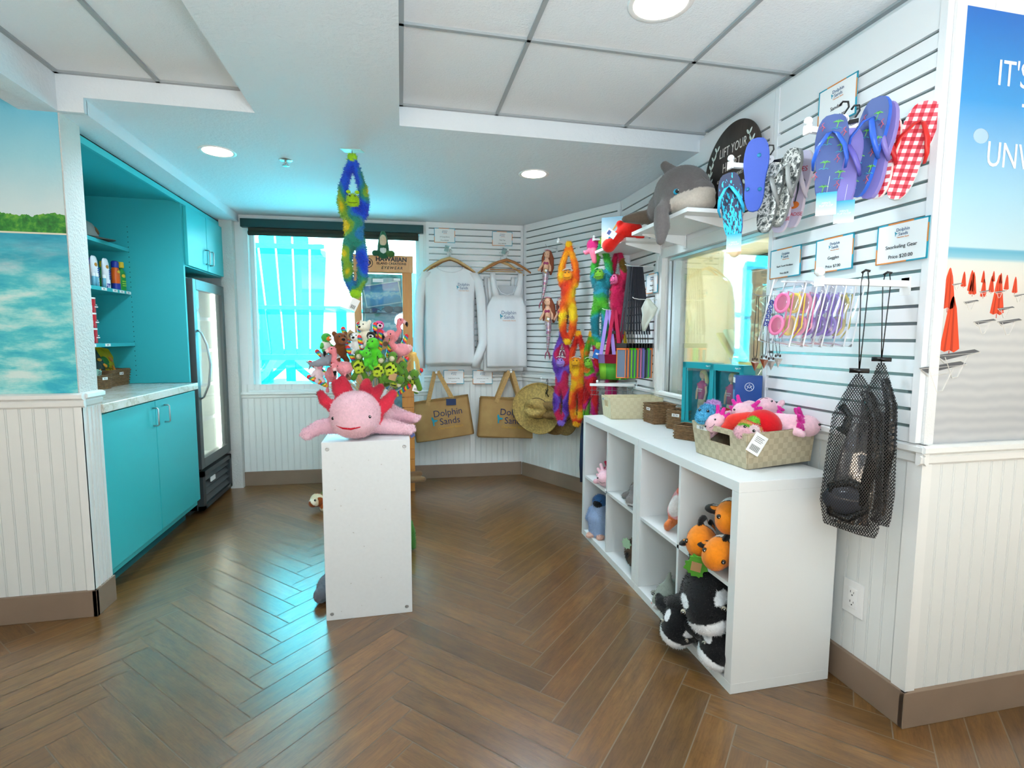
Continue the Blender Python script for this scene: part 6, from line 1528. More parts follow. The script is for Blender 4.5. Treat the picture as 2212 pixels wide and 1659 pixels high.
b = [('e', (0, 0, 0), (.05, .05, .03), '#8f9296'), ('c', [(0, 0, .01), (0, .0, .045)], [.022, .008], '#8f9296'), ('c', [(.04, 0, -.01), (.12, -.02, -.02)], [.035, .03], '#b4b7ba')]
t = plush('grey_ray_plush', b, label='light grey ray soft toy behind the pink axolotls in the basket', cat='soft toy', loc=(1.435, 1.93, .925), rot=(0, 0, -.6), res=50, k=.012, fuzz=1500, flen=.003); eyes(t, ((0, -.035, .018),), .005)
MB().box(-.03, .03, -.002, .002, 0, .03).obj('sequin_fin', mat('red_sequin', '#a3362c', .3, .5, var=.5, vscale=200), t, loc=(-.06, -.01, .0), rot=(0, .3, 0))
t = thing('swing_ticket', 'big white barcode ticket hanging over the front corner of the toy basket', 'tag', (1.292, 1.618, .905), rot=(-.1, .55, -.25))
MB().box(-.026, .026, -.0008, .0008, -.078, 0).obj('ticket', TAGW, t, bevel=.0005)
m = MB()
for i in range(12): m.box(-.018 + i * .0030, -.018 + i * .0030 + .0008 + .0008 * (i % 2), -.0014, -.0008, -.068, -.046)
for i in range(4): m.box(-.016, .016 - .004 * (i % 2), -.0014, -.0008, -.014 - i * .006, -.0125 - i * .006)
m.obj('barcode', INK, t)

# doll boxes
def dollbox(label, loc, rz, blond='#e8d088'):
    t = thing('doll_box', label, 'toy box', loc, rz, 'turquoise window boxes with fashion dolls'); BX = mat('box_teal', '#179aa6', .3); w, d, h = .195, .075, .365
    m = MB(); m.box(-w / 2, w / 2, d - .003, d, 0, h); m.box(-w / 2, -w / 2 + .003, 0, d, 0, h); m.box(w / 2 - .003, w / 2, 0, d, 0, h); m.box(-w / 2, w / 2, 0, d, h - .003, h); m.box(-w / 2, w / 2, 0, d, 0, .003)
    m.box(-w / 2, -w / 2 + .022, -.001, .002, 0, h); m.box(w / 2 - .022, w / 2, -.001, .002, 0, h); m.box(-w / 2, w / 2, -.001, .002, h - .030, h); m.box(-w / 2, w / 2, -.001, .002, 0, .06)
    m.obj('carton', BX, t); MB().box(-w / 2 + .005, w / 2 - .005, d - .008, d - .004, .01, h - .01).obj('backing', mat('box_sea_print', '#5d86a4', .5, var=.4, vscale=18), t)
    MB().box(-w / 2 + .02, w / 2 - .02, .002, .003, .06, h - .03).obj('window_film', glassy('film', '#ffffff', .08), t)
    m = MB(); m.prism([(-w / 2 + .022, .06), (-w / 2 + .045, .06), (-w / 2 + .030, h - .03), (-w / 2 + .022, h - .03)], .004, .006); m.prism([(w / 2 - .022, .06), (w / 2 - .060, .06), (w / 2 - .028, h * .6), (w / 2 - .022, h - .03)], .004, .006); m.obj('wave_insert', mat('box_aqua', '#35c4d6', .25), t)
    sk = mat('fashion_doll_skin', '#e8b490', .5)
    m = MB(); m.ell((0, .038, .300), (.015, .016, .020)); m.tube([(0, .038, .268), (0, .038, .285)], .006, 8)
    for sx in (-1, 1): m.tube([(sx * .020, .038, .258), (sx * .030, .034, .215), (sx * .026, .026, .175)], [.007, .006, .005], 8)
    for sx in (-1, 1): m.tube([(sx * .012, .038, .16), (sx * .012, .036, .09), (sx * .012, .036, .02)], [.012, .010, .007], 8)
    m.obj('doll_body', sk, t)
    m = MB(); m.ell((0, .044, .308), (.020, .018, .020)); m.tube([(.014, .044, .305), (.022, .046, .27), (.018, .046, .235)], [.010, .011, .004], 8); m.obj('doll_hair', mat('blond', blond, .5), t)
    MB().tube([(0, .038, .272), (0, .038, .255), (0, .038, .215), (0, .038, .178)], [.010, .022, .019, .019], 12).obj('doll_shirt', mat('hot_pink', '#d02277', .6), t)
    m = MB(); m.ell((-.020, .036, .252), (.011, .010, .010)); m.ell((.020, .036, .252), (.011, .010, .010)); m.obj('doll_sleeve', mat('hot_pink'), t)
    MB().tube([(0, .038, .182), (0, .038, .15)], [.018, .022], 12).obj('doll_shorts', mat('doll_khaki', '#c9b48c', .7), t)
    text(t, 'Dolphin\nSands', .011, (0, .0175, .225), WHITE)
    text(t, 'Ages 3+', .010, (w / 2 - .03, -.0015, h - .014), WHITE); return t
dollbox('turquoise window box with blond doll in a pink shirt, the left one', (1.462, 2.325, .771), -PI / 2 + .28)
dollbox('turquoise window box with blond doll in a pink shirt, behind the blue box', (1.478, 2.115, .771), -PI / 2 + .22, '#f0e2b0')
t = thing('blue_box', 'dark blue carton with a round white emblem behind the soft toys', 'box', (1.500, 1.985, .771), -.45)
MB().box(-.058, .052, -.022, .022, 0, .325).obj('carton', mat('royal_blue', '#174a94', .3), t, bevel=.001)
m = MB(); m.tube([(.018 * math.cos(a), -.0225, .275 + .018 * math.sin(a)) for a in [2 * PI * i / 24 for i in range(24)]], .0012, 5, closed=True); m.tube([(-.010, -.0225, .265), (0, -.0225, .288), (.010, -.0225, .265)], .0012, 5); m.tube([(-.011, -.0225, .280), (.0, -.0225, .270), (.011, -.0225, .280)], .0012, 5); m.obj('emblem', WHITE, t)
MB().box(-.0595, -.058, -.020, .020, .292, .315).obj('price_label', TAGW, t)
MB().box(-.0595, -.058, -.015, .015, .05, .26).obj('side_print', mat('pale_print', '#5f93c4', .4), t)

# ------------------------------------------------------------------ wall shelves with the big dolphin
def wall_shelf(label, y0, y1, xf, z, brk):
    t = thing('wall_shelf', label, 'shelf', (XC - .026, y0, z), 0)
    MB().box(xf - (XC - .026), -.002, 0, y1 - y0, -.019, 0).obj('board', LAM, t, bevel=.001)
    for yb in brk:
        m = MB(); L_ = xf - (XC - .026)
        m.prism([(-.002, -.020), (L_ + .03, -.020), (L_ + .03, -.030), (-.05, -.068), (-.002, -.075)], yb - y0 - .005, yb - y0 + .005); m.box(-.004, -.001, yb - y0 - .014, yb - y0 + .014, -.09, .01); m.obj('bracket', HOOKW, t)
wall_shelf('white wall shelf carrying the big grey dolphin and the round sign', 2.148, 2.722, 1.27, 1.847, (2.22, 2.65))
wall_shelf('white wall shelf farther left carrying the red crab toy and pelican picture', 2.86, 3.44, 1.30, 1.847, (2.93, 3.36))
G1, G2 = '#6f6a69', '#c7bdb0'
b = [('e', (0, 0, .130), (.132, .150, .128), G1), ('e', (.0, -.075, .110), (.105, .090, .095), G1), ('e', (.015, -.150, .105), (.060, .060, .045), G1), ('e', (.0, -.105, .050), (.105, .105, .058), G2), ('e', (.015, -.168, .082), (.058, .050, .034), G2), ('c', [(0, .06, .13), (-.02, .17, .10), (-.03, .26, .07)], [.115, .080, .045], G1),
     ('c', [(-.03, .25, .07), (-.12, .27, .065), (-.20, .25, .05)], [.040, .034, .018], '#6b5d50'), ('c', [(-.03, .25, .07), (.03, .32, .09)], [.04, .02], '#6b5d50'),
     ('c', [(-.10, -.04, .06), (-.150, -.085, .015), (-.150, -.10, -.060), (-.155, -.10, -.125)], [.034, .034, .038, .022], G1), ('c', [(.10, -.02, .10), (.145, -.03, .085), (.185, -.02, .025)], [.050, .050, .024], G1), ('c', [(-.03, .05, .24), (-.06, .08, .285)], [.034, .022], G1)]
t = plush('dolphin_plush', b, label='big grey dolphin soft toy with cream belly lying on the white wall shelf', cat='soft toy', loc=(1.385, 2.395, 1.850), rot=(0, 0, -.05), res=92, k=.018, fuzz=6000, flen=.004, paint=lambda V, c: c * (1 + .12 * _noise3(V, 30, 2))[:, None])
eyes(t, ((-.092, -.118, .100),), .0105, ring='#2aa3c8')
MB().tube([(-.012 + .02, -.10, .205), (.0 + .02, -.155, .165), (.02, -.19, .140)], .0013, 5).obj('seam', mat('seam_grey', '#8f8986', .8), t)
# round wooden sign
t = thing('round_sign', 'round dark wooden sign with white lettering leaning on the slatwall behind the dolphin', 'sign', (1.520, 2.205, 1.849), rot=(-.05, 0, -PI / 2))
DW = wood('dark_stained_wood', '#2c2621', '#4a4038', (1, 1, .25), .55, 14)
MB().lathe([(.0001, 0), (.202, 0), (.205, .003), (.205, .012), (.0001, .012)], (0, .0, .206), 64, rot=(PI / 2, 0, 0)).obj('disc', DW, t)
CHALK = mat('chalk_white', '#e6e4dc', .7)
text(t, 'LIFT YOUR', .062, (.005, -.0125, .290), CHALK, sx=.62, space=1.1); text(t, 'HEART', .062, (.005, -.0125, .215), CHALK, sx=.66, space=1.1); text(t, 'GIFTS FROM THE HEART', .021, (.0, -.0125, .160), CHALK, sx=.85); text(t, 'EST BY KIND\nATTITUDE', .032, (.01, -.0125, .085), CHALK, sx=.6)
for sx in (-1, 1):
    m = MB(); pts = [(sx * (.118 + .045 * math.sin(i / 6 * PI)), -.0128, .10 + i * .036) for i in range(7)]; m.tube(pts, .0016, 5)
    for i, p in enumerate(pts):
        for k in (-1, 1): m.ell((p[0] + k * .010, -.0128, p[2] + .010), (.006, .0008, .014), (0, k * .6, 0), n=8, k=5)
    m.obj('laurel_print', mat('laurel_white', '#d8e6de', .7), t)
# crab, octopus, pelican picture
R2 = '#e8261c'
b = [('e', (0, 0, .05), (.075, .060, .050), R2), ('c', [(-.04, -.02, .03), (-.07, -.06, -.01), (-.10, -.075, -.045)], [.034, .034, .040], R2), ('c', [(.05, -.01, .01), (.085, -.01, .0)], [.016, .010], R2), ('e', (-.05, -.03, .085), (.022, .022, .02), R2)]
t = plush('crab_plush', b, label='scarlet crab soft toy whose claw hangs over the wall shelf edge', cat='soft toy', loc=(1.34, 2.90, 1.849), rot=(0, 0, -.75), res=60, k=.014, fuzz=1200, flen=.003)
t2 = thing('swing_ticket', 'square white photo ticket on the scarlet crab at the shelf edge', 'tag', (1.225, 2.875, 1.885), rot=(0, .65, -.75)); MB().box(-.032, .032, -.001, .001, -.06, 0).obj('ticket', TAGW, t2)
m = MB(); m.box(-.024, -.004, -.0016, -.001, -.034, -.010); m.obj('photo', mat('ticket_photo', '#4a5fa0', .5), t2); MB().box(.002, .026, -.0016, -.001, -.052, -.040).obj('title_print', TEAL, t2)
b = [('e', (0, 0, .045), (.050, .048, .050), '#d8307c'), ('c', [(0, -.02, .01), (.0, -.045, -.02), (.01, -.045, -.07)], [.026, .022, .016], '#f07a96'), ('c', [(-.02, -.02, .01), (-.05, -.04, -.01), (-.062, -.03, .0)], [.020, .014, .010], '#f07a96')]
t = plush('elephant_plush', b, label='magenta soft toy with a pink trunk at the left end of the wall shelves', cat='soft toy', loc=(1.315, 3.415, 1.850), rot=(0, 0, -.45), res=56, k=.010, fuzz=1500, flen=.003); eyes(t, ((.03, -.038, .03),), .005)
t = thing('pelican_print', 'pastel picture of a white pelican standing on the left wall shelf', 'picture', (1.355, 3.16, 1.849), -PI / 2 + .95)
def pel():
    n = NT('pastel_sky'); co = n.coord(); sp = n.n('ShaderNodeSeparateXYZ'); n.l(co, sp.inputs[0]); n.col(n.ramp(n.math('MULTIPLY_ADD', n.noise(co, 18, 4), .25, n.math('MULTIPLY', sp.outputs[2], 4.5)), [(.1, '#e8cf9f'), (.35, '#efe0bc'), (.6, '#c6dce2'), (.95, '#8fc2dc')])); return n.m
MB().box(-.085, .085, 0, .006, 0, .185).obj('panel', pel(), t)
m = MB(); m.ell((.0, -.001, .055), (.038, .002, .040)); m.tube([(.015, -.001, .08), (.030, -.001, .11), (.015, -.001, .135)], [.012, .009, .010], 8, flat=.2); m.obj('pelican_body', mat('pelican_white', '#f3ecd8', .6), t)
MB().prism([(.010, .138), (.022, .150), (.030, .138), (-.02, .09)], -.003, -.001).obj('pelican_beak', mat('pelican_orange', '#e8a24a', .6), t)

# ------------------------------------------------------------------ flip-flops
def foot(L_=.262, w=.1, n=28):
    out = []
    for i in range(n):
        a = 2 * PI * i / n; z = .5 + .5 * math.sin(a); x = math.cos(a); wd_ = .5 * (.74 + .30 * z - .16 * math.exp(-((z - .42) / .17) ** 2))
        k = abs(math.cos(a)) ** .62 * (1 if x > 0 else -1)
        out.append((k * wd_ * w, z * L_))
    return out
def camo():
    n = NT('camouflage'); f = n.noise(n.coord(), 42, 2, .5); n.col(n.ramp(f, [(0, '#3d4443'), (.42, '#8b8f8a'), (.50, '#d9dad4'), (.58, '#5f6663'), (.66, '#a9aca6')], 'CONSTANT')); n.b.inputs['Roughness'].default_value = .6; return n.m
def gingham():
    n = NT('red_gingham'); sp = n.n('ShaderNodeSeparateXYZ'); n.l(n.coord(), sp.inputs[0])
    def band(o): return n.math('GREATER_THAN', n.math('FRACT', n.math('MULTIPLY', o, 44)), .5)
    n.col(n.ramp(n.math('MULTIPLY', n.math('ADD', band(sp.outputs[0]), band(sp.outputs[2])), .5), [(0, '#f6f4f4'), (.3, '#e8606e'), (.8, '#c8142c')], 'CONSTANT')); n.b.inputs['Roughness'].default_value = .5; return n.m
def splash():
    n = NT('navy_cyan_splash'); co = n.coord(scale=(2.4, 1, .8), rot=(0, .9, 0)); sp = n.n('ShaderNodeSeparateXYZ'); n.l(n.coord(), sp.inputs[0])
    n.col(n.ramp(n.math('ADD', n.noise(co, 55, 3, .5), n.math('MULTIPLY_ADD', sp.outputs[2], -.9, .12)), [(0, '#2b3350'), (.53, '#25b9d8')], 'CONSTANT')); n.b.inputs['Roughness'].default_value = .6; return n.m
SP = dict(camo=camo(), gingham=gingham(), splash=splash(), tropic=mat('sole_slate_blue', '#4a5f9a', .6, bump=(700, .3, .001)), white=mat('sole_white', '#c9c4dc', .5), lav=mat('sole_lavender', '#8f84cc', .55), under=mat('sole_blue_under', '#2f4fae', .55, bump=(500, .5, .001)))
def flip(label, loc, rz, lean, top, side, strap, L_=.262, kind='', group='flip-flops on display arms', pitch=0.0):
    t = thing('flip_flop', label, 'flip-flop', loc, rot=(pitch, lean, rz), group=group)
    f = foot(L_); MB().prism(f, 0, .016).obj('sole', mat('rim_' + side.strip('#'), side, .5), t, bevel=.002)
    MB().prism([(x * .985, z * .992 + .001) for x, z in f], -.0012, .0005).obj('footbed', SP[top], t)
    if kind == 'under':
        for x, z in ((.01, .205), (-.024, .085), (.020, .080)): MB().lathe([(.0001, 0), (.0075, 0), (.0075, .002)], (x, -.0012, z), 14, rot=(PI / 2, 0, 0)).obj('plug', mat('plug_cyan', '#3fbfe6', .4), t)
        return t
    S_ = mat('strap_' + strap.strip('#'), strap, .35)
    for sx in (-1, 1): MB().tube([(0, -.002, L_ * .80), (sx * .012, -.024, L_ * .75), (sx * .034, -.034, L_ * .60), (sx * .044, -.018, L_ * .46), (sx * .043, .004, L_ * .38)], [.004, .0075, .0085, .007, .005], 8, flat=.45).obj('strap', S_, t)
    if kind == 'tropic':
        GR, CO_, AQ = mat('print_palm', '#7fd66a', .5), mat('print_coral', '#e2687a', .5), mat('print_aqua', '#4fc0d8', .5)
        for x, z in ((-.012, .045), (-.014, .118), (-.012, .19), (.028, .085), (.026, .165), (.01, .235)):
            m = MB(); m.tube([(x, -.002, z - .016), (x + .003, -.002, z)], .0011, 4); 
            for a in (-1.2, -.6, 0, .6, 1.2): m.tube([(x + .003, -.002, z), (x + .003 + .009 * math.sin(a), -.002, z + .007 * math.cos(a)), (x + .003 + .014 * math.sin(a), -.002, z + .002 * math.cos(a))], .0013, 4)
            m.obj('palm_print', GR, t); MB().tube([(x - .013, -.002, z - .019), (x - .006, -.002, z - .016), (x, -.002, z - .019), (x + .006, -.002, z - .016), (x + .013, -.002, z - .019)], .0009, 4).obj('wave_print', AQ, t)
        for x, z in ((.026, .05), (-.036, .08), (.020, .128), (-.036, .16), (.030, .205), (-.028, .225)):
            m = MB(); m.tube([(x, -.002, z - .012), (x + .004, -.002, z), (x - .002, -.002, z + .008), (x + .004, -.002, z + .013)], .0011, 4); m.tube([(x - .008, -.002, z - .004), (x, -.002, z + .004), (x + .008, -.002, z - .004)], .0009, 4); m.obj('surf_print', CO_, t)
    if kind == 'paradise':
        text(t, 'PARADISE', .019, (0, -.002, .050), mat('print_red', '#c01f3a', .5)); text(t, 'VIBES', .026, (0, -.002, .215), mat('print_red'))
        m = MB(); m.tube([(.0, -.002, .075), (.006, -.002, .14), (.0, -.002, .18)], .003, 5, flat=.3)
        for a in (-1.3, -.7, 0, .7, 1.3): m.tube([(0, -.002, .18), (.020 * math.sin(a), -.002, .18 + .012 * math.cos(a)), (.030 * math.sin(a), -.002, .17)], .003, 4, flat=.3)
        m.obj('palm_print', mat('print_dark', '#1d3038', .5), t); MB().ell((.0, -.0022, .085), (.022, .0008, .014)).obj('sun_print', mat('print_sun', '#e07a2a', .5), t)
    return t
def shoehook(label, loc, rz, size):
    t = thing('shoe_hanger', label, 'hanger', loc, rz, 'black plastic shoe hangers'); m = MB(); m.tube([(0, 0, 0), (.0, 0, .022), (.012, 0, .040), (.010, 0, .056), (-.004, 0, .060), (-.012, 0, .050)], .0032, 8); m.box(-.04, .04, -.003, .003, -.012, .0); m.obj('hook', BLACK, t)
    MB().lathe([(.0001, 0), (.016, 0)], (0, -.0045, .004), 20, rot=(PI / 2, 0, 0)).obj('size_disc', TAGW, t); text(t, size, .011, (0, -.0052, .004), INK)
Y1, Y2 = 1.424, 1.822
peg('long white arm carrying the tropical and gingham flip-flops', (XC - .025, Y1, 1.905), RC, .315, True, .017)
peg('long white arm carrying the blue, camouflage and white flip-flops', (XC - .025, Y2, 1.925), RC, .305, True, .017)
TR = 'flip-flops with palm print on slate blue'
flip('palm-print flip-flop nearest the arm tip, seen from the front', (1.297, 1.395, 1.682), -.72, .04, 'tropic', '#2a4aa8', '#2f62d0', kind='tropic')
flip('palm-print flip-flop standing higher with a bright blue edge', (1.392, 1.385, 1.700), -1.38, .20, 'tropic', '#1f62d8', '#2f62d0', .285, kind='tropic')
flip('lavender flip-flop pressed behind the higher palm-print one', (1.432, 1.378, 1.695), -1.40, .14, 'lav', '#8f84cc', '#7d72c0', .28)
flip('lavender flip-flop hanging lower between the palm-print pair', (1.368, 1.410, 1.672), -1.1, .05, 'lav', '#9a8ed4', '#6d66c4', .24)
flip('red gingham flip-flop in the middle, half hidden', (1.468, 1.385, 1.700), -1.15, .08, 'gingham', '#f1ece9', '#c01a28', .25)
flip('red gingham flip-flop closest to the wall with wide white edge', (1.505, 1.350, 1.690), -.95, .24, 'gingham', '#f4f2ee', '#d8221e', .285)
shoehook('black shoe hanger with size disc on the palm-print pair', (1.342, 1.392, 1.925), -.9, 'S(6/7)'); shoehook('black shoe hanger behind the palm-print pair', (1.392, 1.40, 1.922), -1.2, 'S(6/7)'); shoehook('black shoe hanger with size disc on the gingham pair', (1.486, 1.372, 1.925), -.95, 'S(5/6)')
def gtag(label, loc, rz):
    t = thing('gradient_ticket', label, 'tag', loc, rz, 'turquoise flip-flop tickets'); n = None
    if 'ticket_grad' not in MATS:
        q = NT('ticket_grad'); sp = q.n('ShaderNodeSeparateXYZ'); q.l(q.coord('Generated'), sp.inputs[0]); q.col(q.ramp(sp.outputs[2], [(0, '#e3f2f2'), (1, '#1fa9cc')])); MATS['ticket_grad'] = q.m
    MB().box(-.027, .027, -.0008, .0008, -.068, 0).obj('ticket', MATS['ticket_grad'], t); text(t, "MEN'S\nFLIP FLOP", .0085, (0, -.0014, -.036), WHITE); MB().tube([(0, 0, 0), (.006, .01, .05)], .0006, 4).obj('string', TAGW, t)
gtag('turquoise gradient ticket on the front palm-print flip-flop', (1.272, 1.365, 1.702), -.72); gtag('turquoise barcode ticket right of the first one, under the flip-flops', (1.345, 1.372, 1.684), -.72)
flip('blue flip-flop turned with its sole to the room, three cyan plugs', (1.322, 1.770, 1.742), -.78, .02, 'under', '#2f62d0', '#2f62d0', .272, kind='under')
flip('navy flip-flop with cyan splash print and cyan strap, lowest of its arm', (1.275, 1.810, 1.640), -.80, -.12, 'splash', '#1f4aa8', '#2ab4e0', .262)
flip('grey camouflage flip-flop leaning right with wide grey edge', (1.425, 1.775, 1.690), -1.35, .24, 'camo', '#8d918f', '#9b9f9c', .285)
flip('darker camouflage flip-flop behind and left of the other', (1.385, 1.79, 1.668), -1.15, .12, 'camo', '#6f7472', '#8a8e8c', .262)
flip('white flip-flop with palm sunset print nearest the wall on its arm', (1.495, 1.775, 1.690), -1.30, .14, 'white', '#e6dcea', '#d8d2e0', .285, kind='paradise')
flip('white flip-flop with red lettering hanging lower beside the camouflage pair', (1.452, 1.79, 1.672), -1.15, .08, 'white', '#e2d6e4', '#c9c4d6', .25, kind='paradise')
shoehook('black shoe hanger on the camouflage flip-flops', (1.41, 1.80, 1.945), -.9, 'M')
gtag('turquoise ticket with blue dot under the navy flip-flop', (1.262, 1.792, 1.660), -.80)

# ------------------------------------------------------------------ price cards on the right wall
price_card('price card for the sandals high above the palm-print flip-flops', (XC, 1.265, 0), RC, -.374, 2.105, .166, .140, (('Sandals', .13), ('Price $10.00', .11)), y=-.036)
price_card('glossy price card left of the goggles card', (XC, 1.265, 0), RC, -.592, 1.569, .170, .118, (('Shark Tooth Necklace', .085), ('Price $6.00', .09)), y=-.036)
price_card('price card for goggles in the middle of three', (XC, 1.265, 0), RC, -.348, 1.566, .166, .122, (('Goggles', .13), ('Price $7.00', .12)), y=-.036)
price_card('price card for snorkeling gear, rightmost beside the beach mural', (XC, 1.265, 0), RC, -.088, 1.564, .170, .124, (('Snorkeling Gear', .13), ('Price $20.00', .13)), y=-.036)
price_card('small price card beside the phone pouch lanyards', (XC, 1.265, 0), RC, -1.742, 1.600, .150, .120, (('Magnets', .11), ('Price $5.00', .09)), y=-.036)

# ------------------------------------------------------------------ goggles in plastic bags
peg('long white arm carrying the mesh snorkel bags', (XC - .025, 1.341, 1.432), RC, .318, True, .019)
wire('clear short hook rod holding the bagged goggles', (XC - .025, 1.50, 1.448), RC, .32, .0, .003)
def gogbag(label, x, col, lean, yaw=-1.0, word=True):
    t = thing('goggles_pack', label, 'goggles', (x, 1.485, 1.450), rot=(0, lean, yaw), group='swim goggles in clear bags')
    MB().slab([(-.215, -.050, .050, .010), (-.20, -.052, .052, .022), (-.10, -.052, .052, .030), (-.03, -.050, .050, .012), (0, -.046, .046, .003)], 0, .02, 10, fold=lambda a, z: .003 * math.sin(z * 90 + a * 50 + x * 99)).obj('clear_bag', glassy('clear_bag', '#fbfcff', .03, .04, .12), t)
    for a in (-1, 1): MB().box(a * .050 - .002, a * .050 + .002, -.001, .001, -.213, -.002).obj('bag_seam', mat('bag_seam_white', '#eef0f4', .4), t)
    c = mat('goggle_' + col.strip('#'), col, .2)
    for z in (-.150, -.075): MB().tube([(.020 * math.cos(a) - .006, -.004, z + .030 * math.sin(a)) for a in [2 * PI * i / 18 for i in range(18)]], .0055, 7, closed=True).obj('goggle_rim', c, t)
    m = MB()
    for z in (-.150, -.075): m.ell((-.006, -.004, z), (.018, .003, .027))
    m.obj('goggle_lens', glassy('lens_' + col.strip('#'), col, .12, .35), t)
    MB().tube([(.012, .004, -.19), (.030, .006, -.15), (.024, .006, -.09), (.020, .002, -.04), (.002, .004, -.035), (.010, .006, -.09), (.016, .006, -.15)], .006, 6, flat=.4).obj('goggle_strap', c, t)
    if word: text(t, 'GOGGLES', .020, (-.036, -.013, -.115), mat('print_blue', '#1f2f8c', .4), rot=(PI / 2, PI / 2, 0), off=.0006)
PKG, YLG, VIG, LIG = '#f27ab0', '#f2cf1a', '#7a4fc0', '#9a7ad8'
for lab, x, c, le, w_ in (('bagged pink goggles farthest left on the hook', 1.262, PKG, .20, True), ('bagged yellow goggles second from the left', 1.305, YLG, .16, True), ('bagged pink goggles, third from the left', 1.345, PKG, .17, False), ('bagged violet goggles fourth from the left', 1.380, VIG, .17, False), ('bagged violet goggles with big blue lettering, fifth', 1.418, VIG, .14, False), ('bagged lilac goggles next to the last yellow pack', 1.455, LIG, .12, True), ('bagged yellow goggles nearest the wall on the right', 1.490, '#c9b41c', .13, False)):
    gogbag(lab, x, c, le, word=w_)

# ------------------------------------------------------------------ mesh snorkel bags
def netmat():
    n = NT('black_net'); co = n.coord()
    def wv(rz):
        w_ = n.n('ShaderNodeTexWave', wave_type='BANDS', bands_direction='X'); w_.inputs['Scale'].default_value = 52
        n.l(n.coord(rot=(0, rz, 0)), w_.inputs[0]); return n.math('GREATER_THAN', w_.outputs[1], .80)
    f = n.math('MAXIMUM', wv(.55), wv(-.55)); n.l(f, n.b.inputs['Alpha']); n.col('#131315'); n.b.inputs['Roughness'].default_value = .5; return n.m
NETM = netmat(); VINYL = mat('black_vinyl', '#0e1012', .12, bump=(50, .6, .008))
def snorkelbag(label, x, y, ztop, zbot, w, rz, lean=0.0):
    t = thing('snorkel_bag', label, 'mesh bag', (x, y, 1.45), rot=(0, lean, rz), group='black mesh snorkel bags'); a, b_ = ztop - 1.45, zbot - 1.45; h = a - b_
    MB().slab([(b_, .02, w * .42, .01), (b_ + .05 * h, -w * .42, w * .46, .05), (b_ + .2 * h, -w * .50, w * .50, .07), (b_ + .5 * h, -w * .44, w * .46, .07), (b_ + .75 * h, -w * .38, w * .42, .06), (b_ + .93 * h, -w * .16, w * .18, .03), (a, -.010, .010, .012)], 0, .05, 22, fold=lambda p, z: .006 * math.sin(p * 50 + z * 14)).obj('net', NETM, t)
    MB().tube([(w * .10, .0, a - .05), (w * .28, .0, a - .14), (w * .30, 0, a - .26), (w * .16, 0, b_ + .10)], [.012, .016, .018, .016], 10).obj('snorkel_tube', VINYL, t)
    MB().tube([(-w * .30, 0, b_ + .06), (-w * .05, -.01, b_ + .05), (w * .22, 0, b_ + .08), (w * .20, .0, b_ + .15), (-w * .04, -.01, b_ + .17), (-w * .32, 0, b_ + .15)], .014, 8, closed=True).obj('mask_frame', VINYL, t)
    MB().slab([(b_ + .03, -w * .30, w * .30, .02), (b_ + .22 * h, -w * .34, w * .36, .03), (b_ + .5 * h, -w * .22, w * .36, .03), (b_ + .7 * h, -w * .1, w * .25, .02)], .012, .03, 12, fold=lambda p, z: .006 * math.sin(p * 160 + z * 60)).obj('inner_bag', glassy('clear_vinyl', '#c9cdd6', .25, .05, .08), t)
    m = MB(); m.ell((-.02, 0, b_ + .11), (w * .34, .02, .05)); m.obj('mask_lens', mat('mask_lens', '#4a4f5c', .08), t)
    MB().tube([(-w * .25, 0, a - .10), (-w * .10, 0, a - .13), (-w * .18, 0, a - .19), (-w * .26, 0, a - .17)], .012, 8).obj('mouthpiece', mat('mouthpiece_dark', '#16201f', .25), t)
    for sx in (-1, 1): MB().tube([(0, 0, a), (sx * .004, 0, a + .10), (sx * .010, 0, -.02), (sx * .006, 0, .012)], .0017, 5).obj('cord', BLACK, t)
    MB().tube([(-.010, 0, .010), (.0, 0, .018), (.012, 0, .014)], .004, 6).obj('cord_loop', BLACK, t)
    MB().cyl((-.026, 0, a + .012), (.026, 0, a + .012), .0075, n=12).obj('toggle', BLACK, t)
snorkelbag('black mesh snorkel bag hanging lower and nearer, left of the pair', 1.392, 1.326, 1.148, .637, .170, -.70)
snorkelbag('black mesh snorkel bag hanging higher and nearer the wall, right of the pair', 1.500, 1.350, 1.182, .655, .120, -.95)

# shark tooth necklaces
wire('wire hook holding the shark tooth necklaces', (XC - .025, 1.881, 1.436), RC, .14, .008, .0016)
def tooth(label, x, col, dx, ln=.255):
    t = thing('tooth_necklace', label, 'necklace', (x, 1.881, 1.434), -.85, 'shark tooth necklaces')
    for sx in (-1, 1): MB().tube([(sx * .003, 0, 0), (dx * .5 + sx * .008, 0, -ln * .6), (dx + sx * .006, 0, -ln + .02), (dx, 0, -ln)], .0013, 5).obj('cord', BLACK, t)
    m = MB()
    for k in range(4): m.ell((dx + (.008 if k % 2 else -.008), 0, -ln + .004 - .004 * (k // 2)), .004)
    m.obj('beads', mat('bead_brown', '#3a2018', .4), t)
    MB().add([(dx - .016, -.003, -ln - .006), (dx + .018, -.003, -ln - .010), (dx + .002, -.003, -ln - .048), (dx, .004, -ln - .012), (dx + .001, -.007, -ln - .014)], [(0, 4, 1), (0, 2, 4), (1, 4, 2), (0, 1, 3), (0, 3, 2), (1, 2, 3)]).obj('tooth', mat('tooth_' + col.strip('#'), col, .2, var=.3, vscale=90), t)
tooth('brown shark tooth necklace on long cords, farthest left', 1.447, '#6a2f1c', .0, .265); tooth('reddish brown shark tooth necklace in the middle cluster', 1.490, '#7a3a24', .0, .255); tooth('grey shark tooth necklace beside the reddish one', 1.512, '#8f8984', .010, .262); tooth('pale grey shark tooth necklace closest to the wall', 1.532, '#a8a49e', .020, .250)

